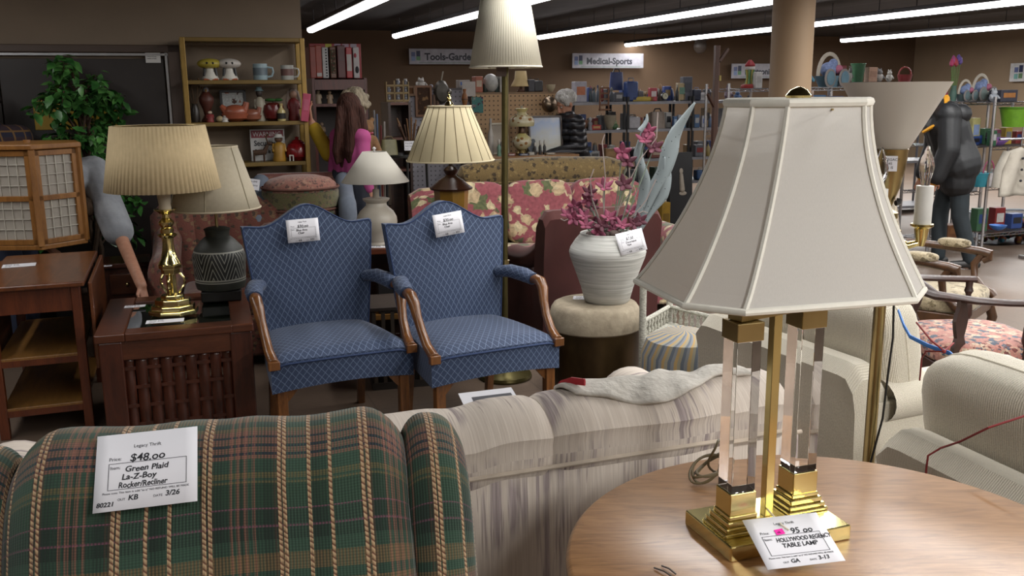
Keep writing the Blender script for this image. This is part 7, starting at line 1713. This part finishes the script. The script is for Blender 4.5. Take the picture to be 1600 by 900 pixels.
# woman in pink, back to us
o, Mh, _ = person('person', 'woman in a bright pink top with long dark brown hair, seen from behind', (-1.165, 6.82, 0), R(142), stand(1.60, sl=(-.12, 0, 1.295), sr=(.12, 0, 1.295), er=(.16, .02, 1.03), wr=(.15, -.08, .83), el=(-.16, .03, 1.04), wl=(-.16, -.05, .80)), (.82, -.56, .03), '9a3f72', '161a26', sleeve=(.72, .72), topgrow=.010, waist=.13, bw=(.07, .10, .105))
m = MB(); m.ball((0, -.02, .035), (.090, .100, .098), 12, Mh)
for k in range(15):
    a = PI+ (k-7)*.155; x = .088*math.sin(a-PI)*1.0; y = -.055-.03*math.cos(k*.9)-.03*math.cos((k-7)*.2)
    p0 = Mh @ Vector((x*.9, y*.8, .03)); p1 = Mh @ Vector((x*1.15, y-.01, -.12)); p2 = p1+Vector((x*-.3+.01*math.sin(k), .02, -.16)); p3 = p2+Vector((.02*math.sin(k*2.1), -.01, -.10+.03*math.sin(k*1.3)))
    m.tube([p0, p1, p2, p3], [.030, .031, .028, .012], 8)
m.build('long_hair', hairm('3a2018'), o, remesh=.010)
# woman in yellow beyond her, reaching to the shelf with a pink box
J = stand(1.63, er=(.20, -.24, 1.17), wr=(.16, -.35, 1.40), hdr=(.02, -.12, 1), hsr=(1, 0, 0), el=(-.20, .15, 1.17), wl=(-.12, -.02, 1.02))
WB = Vector((-1.205, 7.20, 0))
o, Mh, _ = person('person', 'woman with grey-blond hair in a yellow cardigan raising a pink box at the bookcase', WB, R(-66), J, (-.5, -1, .1), 'a08318', '22242c', sleeve=(.78, .9), topgrow=.016, skirt=.1)
# turn her left arm toward the wall corner in world space
m = MB(); tuft(m, Mh, big=1.08, seed=5, face=.02); m.ball((0, -.06, -.03), (.075, .05, .07), 10, Mh); m.build('short_hair', hairm('8a7f6c'), o, remesh=.010)
hw = (Matrix.Translation(WB) @ Matrix.Rotation(R(-66), 4, 'Z')) @ (Vector(J['wr'])+Vector((.03, -.045, .10)))
pb_ = thing('pink_box', 'slim pink box held up by the woman in the yellow cardigan', 'box', hw+Vector((.0, 0, -.02)), R(10)); MB().box((0, 0, .03), (.055, .05, .20), M=Matrix.Rotation(R(8), 4, 'Y')).build('body', pm('a8465e', .5), pb_, False, .004); MB().box((0.003, -.0265, .05), (.035, .002, .08), M=Matrix.Rotation(R(8), 4, 'Y')).build('printed_panel', pm('b05a70', .5), pb_, False)
tb_ = thing('teddy_bear', 'tan plush bear tucked under the arm of the woman in yellow', 'toy', at(574, 248, 7.02), R(20))
m = MB(); m.ball((0, 0, .10), (.075, .065, .10), 10); m.caps((-.05, -.02, .14), .032, (-.09, -.07, .07), .03); m.caps((.05, -.02, .14), .032, (.07, -.07, .06), .03); m.caps((-.04, -.02, .02), .035, (-.05, -.1, .0), .033); m.caps((.04, -.02, .02), .035, (.05, -.1, .0), .033); m.build('body', pm('6d5034', .95, 0, .15, 40, .3, 90), tb_, remesh=.008)
m = MB(); m.ball((0, -.01, .235), (.06, .055, .055), 10); m.ball((0, -.055, .222), (.026, .022, .02), 8)
for s_ in (-1, 1): m.ball((s_*.045, 0, .285), (.022, .012, .022), 6)
m.build('head', pm('6d5034', .95, 0, .15, 40, .3, 90), tb_, remesh=.008); MB().lathe([(.05, .18), (.056, .188), (.05, .198)], 16).build('scarf', pm('7a2430'), tb_)
# grey-haired woman in a black puffer behind the counter
J = stand(1.60, lean=(0, -.10), el=(-.23, -.10, 1.06), wl=(-.10, -.32, .98), er=(.23, -.10, 1.06), wr=(.08, -.34, .98))
t = NT('puffer'); z_ = t.sep(t.co())[2]; w_ = t.math('ABSOLUTE', t.math('SINE', t.math('MULTIPLY', z_, 48)))
t.base(t.ramp(w_, [(0, lin('0b0b0e')), (.5, lin('18181d'))])); t.set(Roughness=.4); t.bump(w_, .9, .02); PUF = t.m
o, Mh, _ = person('person', 'grey-haired woman in a black quilted jacket looking down beside the brown pegboard', room(pq(onq(899, 150, 8.72))[0], 8.72), R(-62), J, (-.0, -1, -.62), '15151a', '1b1c22', topmat=PUF, topname='quilted_jacket', topgrow=.032, skirt=.1, hup=(0, -.5, 1))
m = MB(); tuft(m, Mh, big=1.06, seed=9, face=.035, n=60); m.build('short_hair', hairm('a8a6a2'), o, remesh=.009)
# man in black jacket bending to the wire rack
MP = Vector((3.99, 8.35, 0))
J = stand(1.70, lean=(0, -.16), head=(0, -.30, 1.50), neck=(0, -.20, 1.39), el=(-.24, -.14, 1.08), wl=(-.22, -.22, .82), er=(.24, -.14, 1.08), wr=(.21, -.22, .82), ar=(.10, .16, .09), kr=(.10, .04, .48), al=(-.1, -.06, .09), kl=(-.1, -.08, .48))
JK = pm('0b0d11', .6, 0, .15, 10, .25, 40)
o, Mh, tp_ = person('person', 'man in a black hooded jacket with yellow lining stooping beside the wire racks', MP, R(-100), J, (-.0, -1, -.75), '14171a', '161f24', topmat=JK, topname='jacket', topgrow=.045, skirt=.16, sleeve=(.95, .95), hup=(0, -.6, 1), bw=(.12, .155, .15))
m = MB(); tuft(m, Mh, big=1.0, seed=4, face=.02); m.build('short_hair', hairm('2a2019'), o, remesh=.010)
m = MB(); m.caps((-.10, .02-.14, 1.43), .06, (.10, -.12, 1.43), .065, 10); m.caps((-.12, -.03, 1.38), .09, (.12, -.03, 1.38), .09, 10); m.caps((0, -.02, 1.33), .08, (0, .02, 1.26), .06, 10); m.build('hood', JK, o, remesh=.012)
m = MB(); m.tube([(-.12, -.21, 1.30), (-.10, -.16, 1.44), (0, -.14, 1.50), (.10, -.16, 1.44), (.12, -.21, 1.30), (.09, -.33, 1.22)], [.025, .03, .035, .03, .025, .012], 8, ry=.05); m.build('yellow_lining', pm('b07a12', .7), o)
for s_ in 'lr': m = MB(); d = (Vector(J['w'+s_])-Vector(J['e'+s_])).normalized(); m.caps(Vector(J['w'+s_])-d*.02, .052, Vector(J['w'+s_])+d*.015, .047, 10); m.build('yellow_cuff', pm('b07a12', .7), o)
MB().prism([(-.022, 0), (.022, 0), (.004, .035)], -.002, .002, T(.186, -.10, 1.27, R(90), R(80))).build('sleeve_emblem', pm('7a7c80'), o, False)
# person in grey T-shirt bending behind the lantern, one arm reaching down
GP = Vector((-2.80, 5.74, 0))
def g_(px, py, Y): return at(px, py, Y)-GP
J = dict(pel=(-.40, .10, .86), che=g_(88, 282, 5.80), neck=g_(112, 288, 5.70), head=g_(112, 335, 5.56), sl=g_(62, 288, 5.58), sr=g_(146, 268, 5.80), er=g_(190, 374, 5.50), wr=g_(221, 446, 5.10), el=g_(52, 356, 5.56), wl=g_(72, 384, 5.60), hl=(-.40, -.0, .84), hr=(-.38, .18, .84), kl=(-.32, -.0, .46), kr=(-.34, .2, .46), al=(-.38, .0, .09), ar=(-.40, .22, .09), hdr=(.10, -.12, -.5), hsr=(.3, .9, 0), hdl=(.3, .1, -.3), hsl=(0, 1, 0))
GT = NT('grey_tee'); n = GT.noise(GT.co(), 9, 3); GT.base(GT.ramp(n, [(.35, lin('7f8288')), (.65, lin('95989d'))])); GT.set(Roughness=.9); GT.bump(n, .4, .03); GT = GT.m
o, Mh, _ = person('person', 'person in a grey T-shirt bending behind the lantern with one arm reaching down', GP, 0, J, (.35, -.3, -1), '8a8d92', '20283c', topmat=GT, topname='t_shirt', sleeve=(.44, .44), topgrow=.038, hup=(1, -.3, .3), foot=((1, -.2, 0), (1, -.2, 0)), curl=.4)
m = MB(); tuft(m, Mh, seed=8); m.build('short_hair', hairm('3a2a1c'), o, remesh=.010)
# person in a dark plaid shirt at the left edge
t = NT('dark_plaid'); ux, uy, uz = t.sep(t.co()); 
a = t.math('LESS_THAN', t.math('FRACT', t.math('MULTIPLY', t.math('ADD', ux, uy), 13)), .14); b = t.math('LESS_THAN', t.math('FRACT', t.math('MULTIPLY', uz, 13)), .14); c_ = t.math('LESS_THAN', t.math('FRACT', t.math('MULTIPLY', uz, 13)), .6)
t.base(t.mix(t.math('MULTIPLY', t.math('MAXIMUM', a, b), .6), t.mix(c_, lin('1c1a2a'), lin('2a1b22')), lin('7a5a2a'))); t.set(Roughness=.9)
pp_ = at(-6, 300, 6.05)
o, Mh, _ = person('person', 'person in a dark plaid shirt half cut off by the left edge', (pp_.x, 6.05, 0), R(200), stand(1.66, el=(-.22, -.05, 1.06), wl=(-.16, -.28, 1.0), er=(.24, -.05, 1.06), wr=(.16, -.28, 1.0)), (-.3, -1, -.2), '2a2030', '1a1c22', topmat=t.m, topgrow=.028, skirt=.1)
m = MB(); tuft(m, Mh, seed=12); m.ball((0, -.05, -.02), (.072, .05, .06), 8, Mh); m.build('short_hair', hairm('1a1210'), o, remesh=.010)
# ---------------------------------------------------------------- ficus tree
FP = at(142, 300, 6.26); FP = Vector((FP.x, 6.26, 0))
fc = thing('ficus_tree', 'leafy green artificial ficus tree standing before the dark door', 'plant', FP)
MB().lathe([(.12, 0), (.15, .05), (.17, .28), (.16, .30), (.14, .27), (0, .26)], 24).build('pot', pm('4a2f1c', .7, 0, .2, 40), fc)
BARK = pm('3a2a1c', .9, 0, .3, 30, .4)
r3 = random.Random(21)
m = MB(); tips = []
for k in range(3):
    a = k*2.1; m.tube([(.03*math.cos(a+q*1.3), .03*math.sin(a+q*1.3), .25+q*.165) for q in range(9)], [.020-.001*q for q in range(9)], 7)
for k in range(44):
    a = r3.uniform(0, 2*PI); z0 = r3.uniform(.55, 1.66); L = r3.uniform(.14, .33)*(1 if z0 < 1.4 else .75); rise = r3.uniform(.08, .30)
    p = [Vector((.02*math.cos(a), .02*math.sin(a), z0)), Vector((.5*L*math.cos(a), .5*L*math.sin(a), z0+rise*.8)), Vector((L*math.cos(a), L*math.sin(a), z0+rise)), Vector((L*1.18*math.cos(a), L*1.18*math.sin(a), z0+rise-.08))]
    m.tube(p, [.009, .006, .004, .002], 5); tips.append(p)
m.build('trunk', BARK, fc)
LV = NT('leaf'); inf = LV.noise(LV.co(), 9, 2); LV.base(LV.ramp(inf, [(.3, lin('1f4420')), (.5, lin('37682f')), (.7, lin('5d8f4a'))])); LV.set(Roughness=.35, Subsurface_Weight=0); LV = LV.m
m = MB()
for p in tips:
    for q in range(34):
        f = r3.uniform(.25, 1.0)*3; i = min(int(f), 2); b = p[i]+(p[i+1]-p[i])*(f-i) + Vector((r3.uniform(-.05, .05), r3.uniform(-.05, .05), r3.uniform(-.05, .04)))
        a = r3.uniform(0, 2*PI); dr = r3.uniform(-1.25, .1); d = Vector((math.cos(a)*math.cos(dr), math.sin(a)*math.cos(dr), math.sin(dr))); s_ = d.cross(Vector((0, 0, 1))).normalized(); n_ = s_.cross(d); L = r3.uniform(.06, .105); w_ = L*.27
        tw = r3.uniform(-.6, .6); s2 = s_*math.cos(tw)+n_*math.sin(tw); n2 = n_*math.cos(tw)-s_*math.sin(tw)
        vs = [b, b+d*L*.3+s2*w_+n2*L*.05, b+d*L*.65+s2*w_*.8, b+d*L-n2*L*.1, b+d*L*.65-s2*w_*.8, b+d*L*.3-s2*w_+n2*L*.05, b+d*L*.35, b+d*L*.68-n2*L*.02]
        m.add(vs, [(0, 1, 6), (1, 2, 7, 6), (2, 3, 7), (0, 6, 5), (6, 7, 4, 5), (7, 3, 4)])
m.build('foliage', LV, fc)
yb = thing('yellow_board', 'yellow board standing behind the ficus against the dark door', 'board', Matrix.Translation((0,0,0)) @ onq(120, 178, 7.12), A20)
yb.location = room(pq(onq(120, 178, 7.14))[0], 7.14, 0); zt_ = onq(120, 156, 7.14).z; w_ = 118*spx(120, 7.14)
MB().box((0, 0, zt_-.10), (w_, .03, .2)).build('yellow_panel', pm('9a7a1a', .5), yb, False, .004); MB().box((0, 0, (zt_-.2)/2), (w_, .04, zt_-.2)).build('dark_panel', pm('1c1614', .5), yb, False)
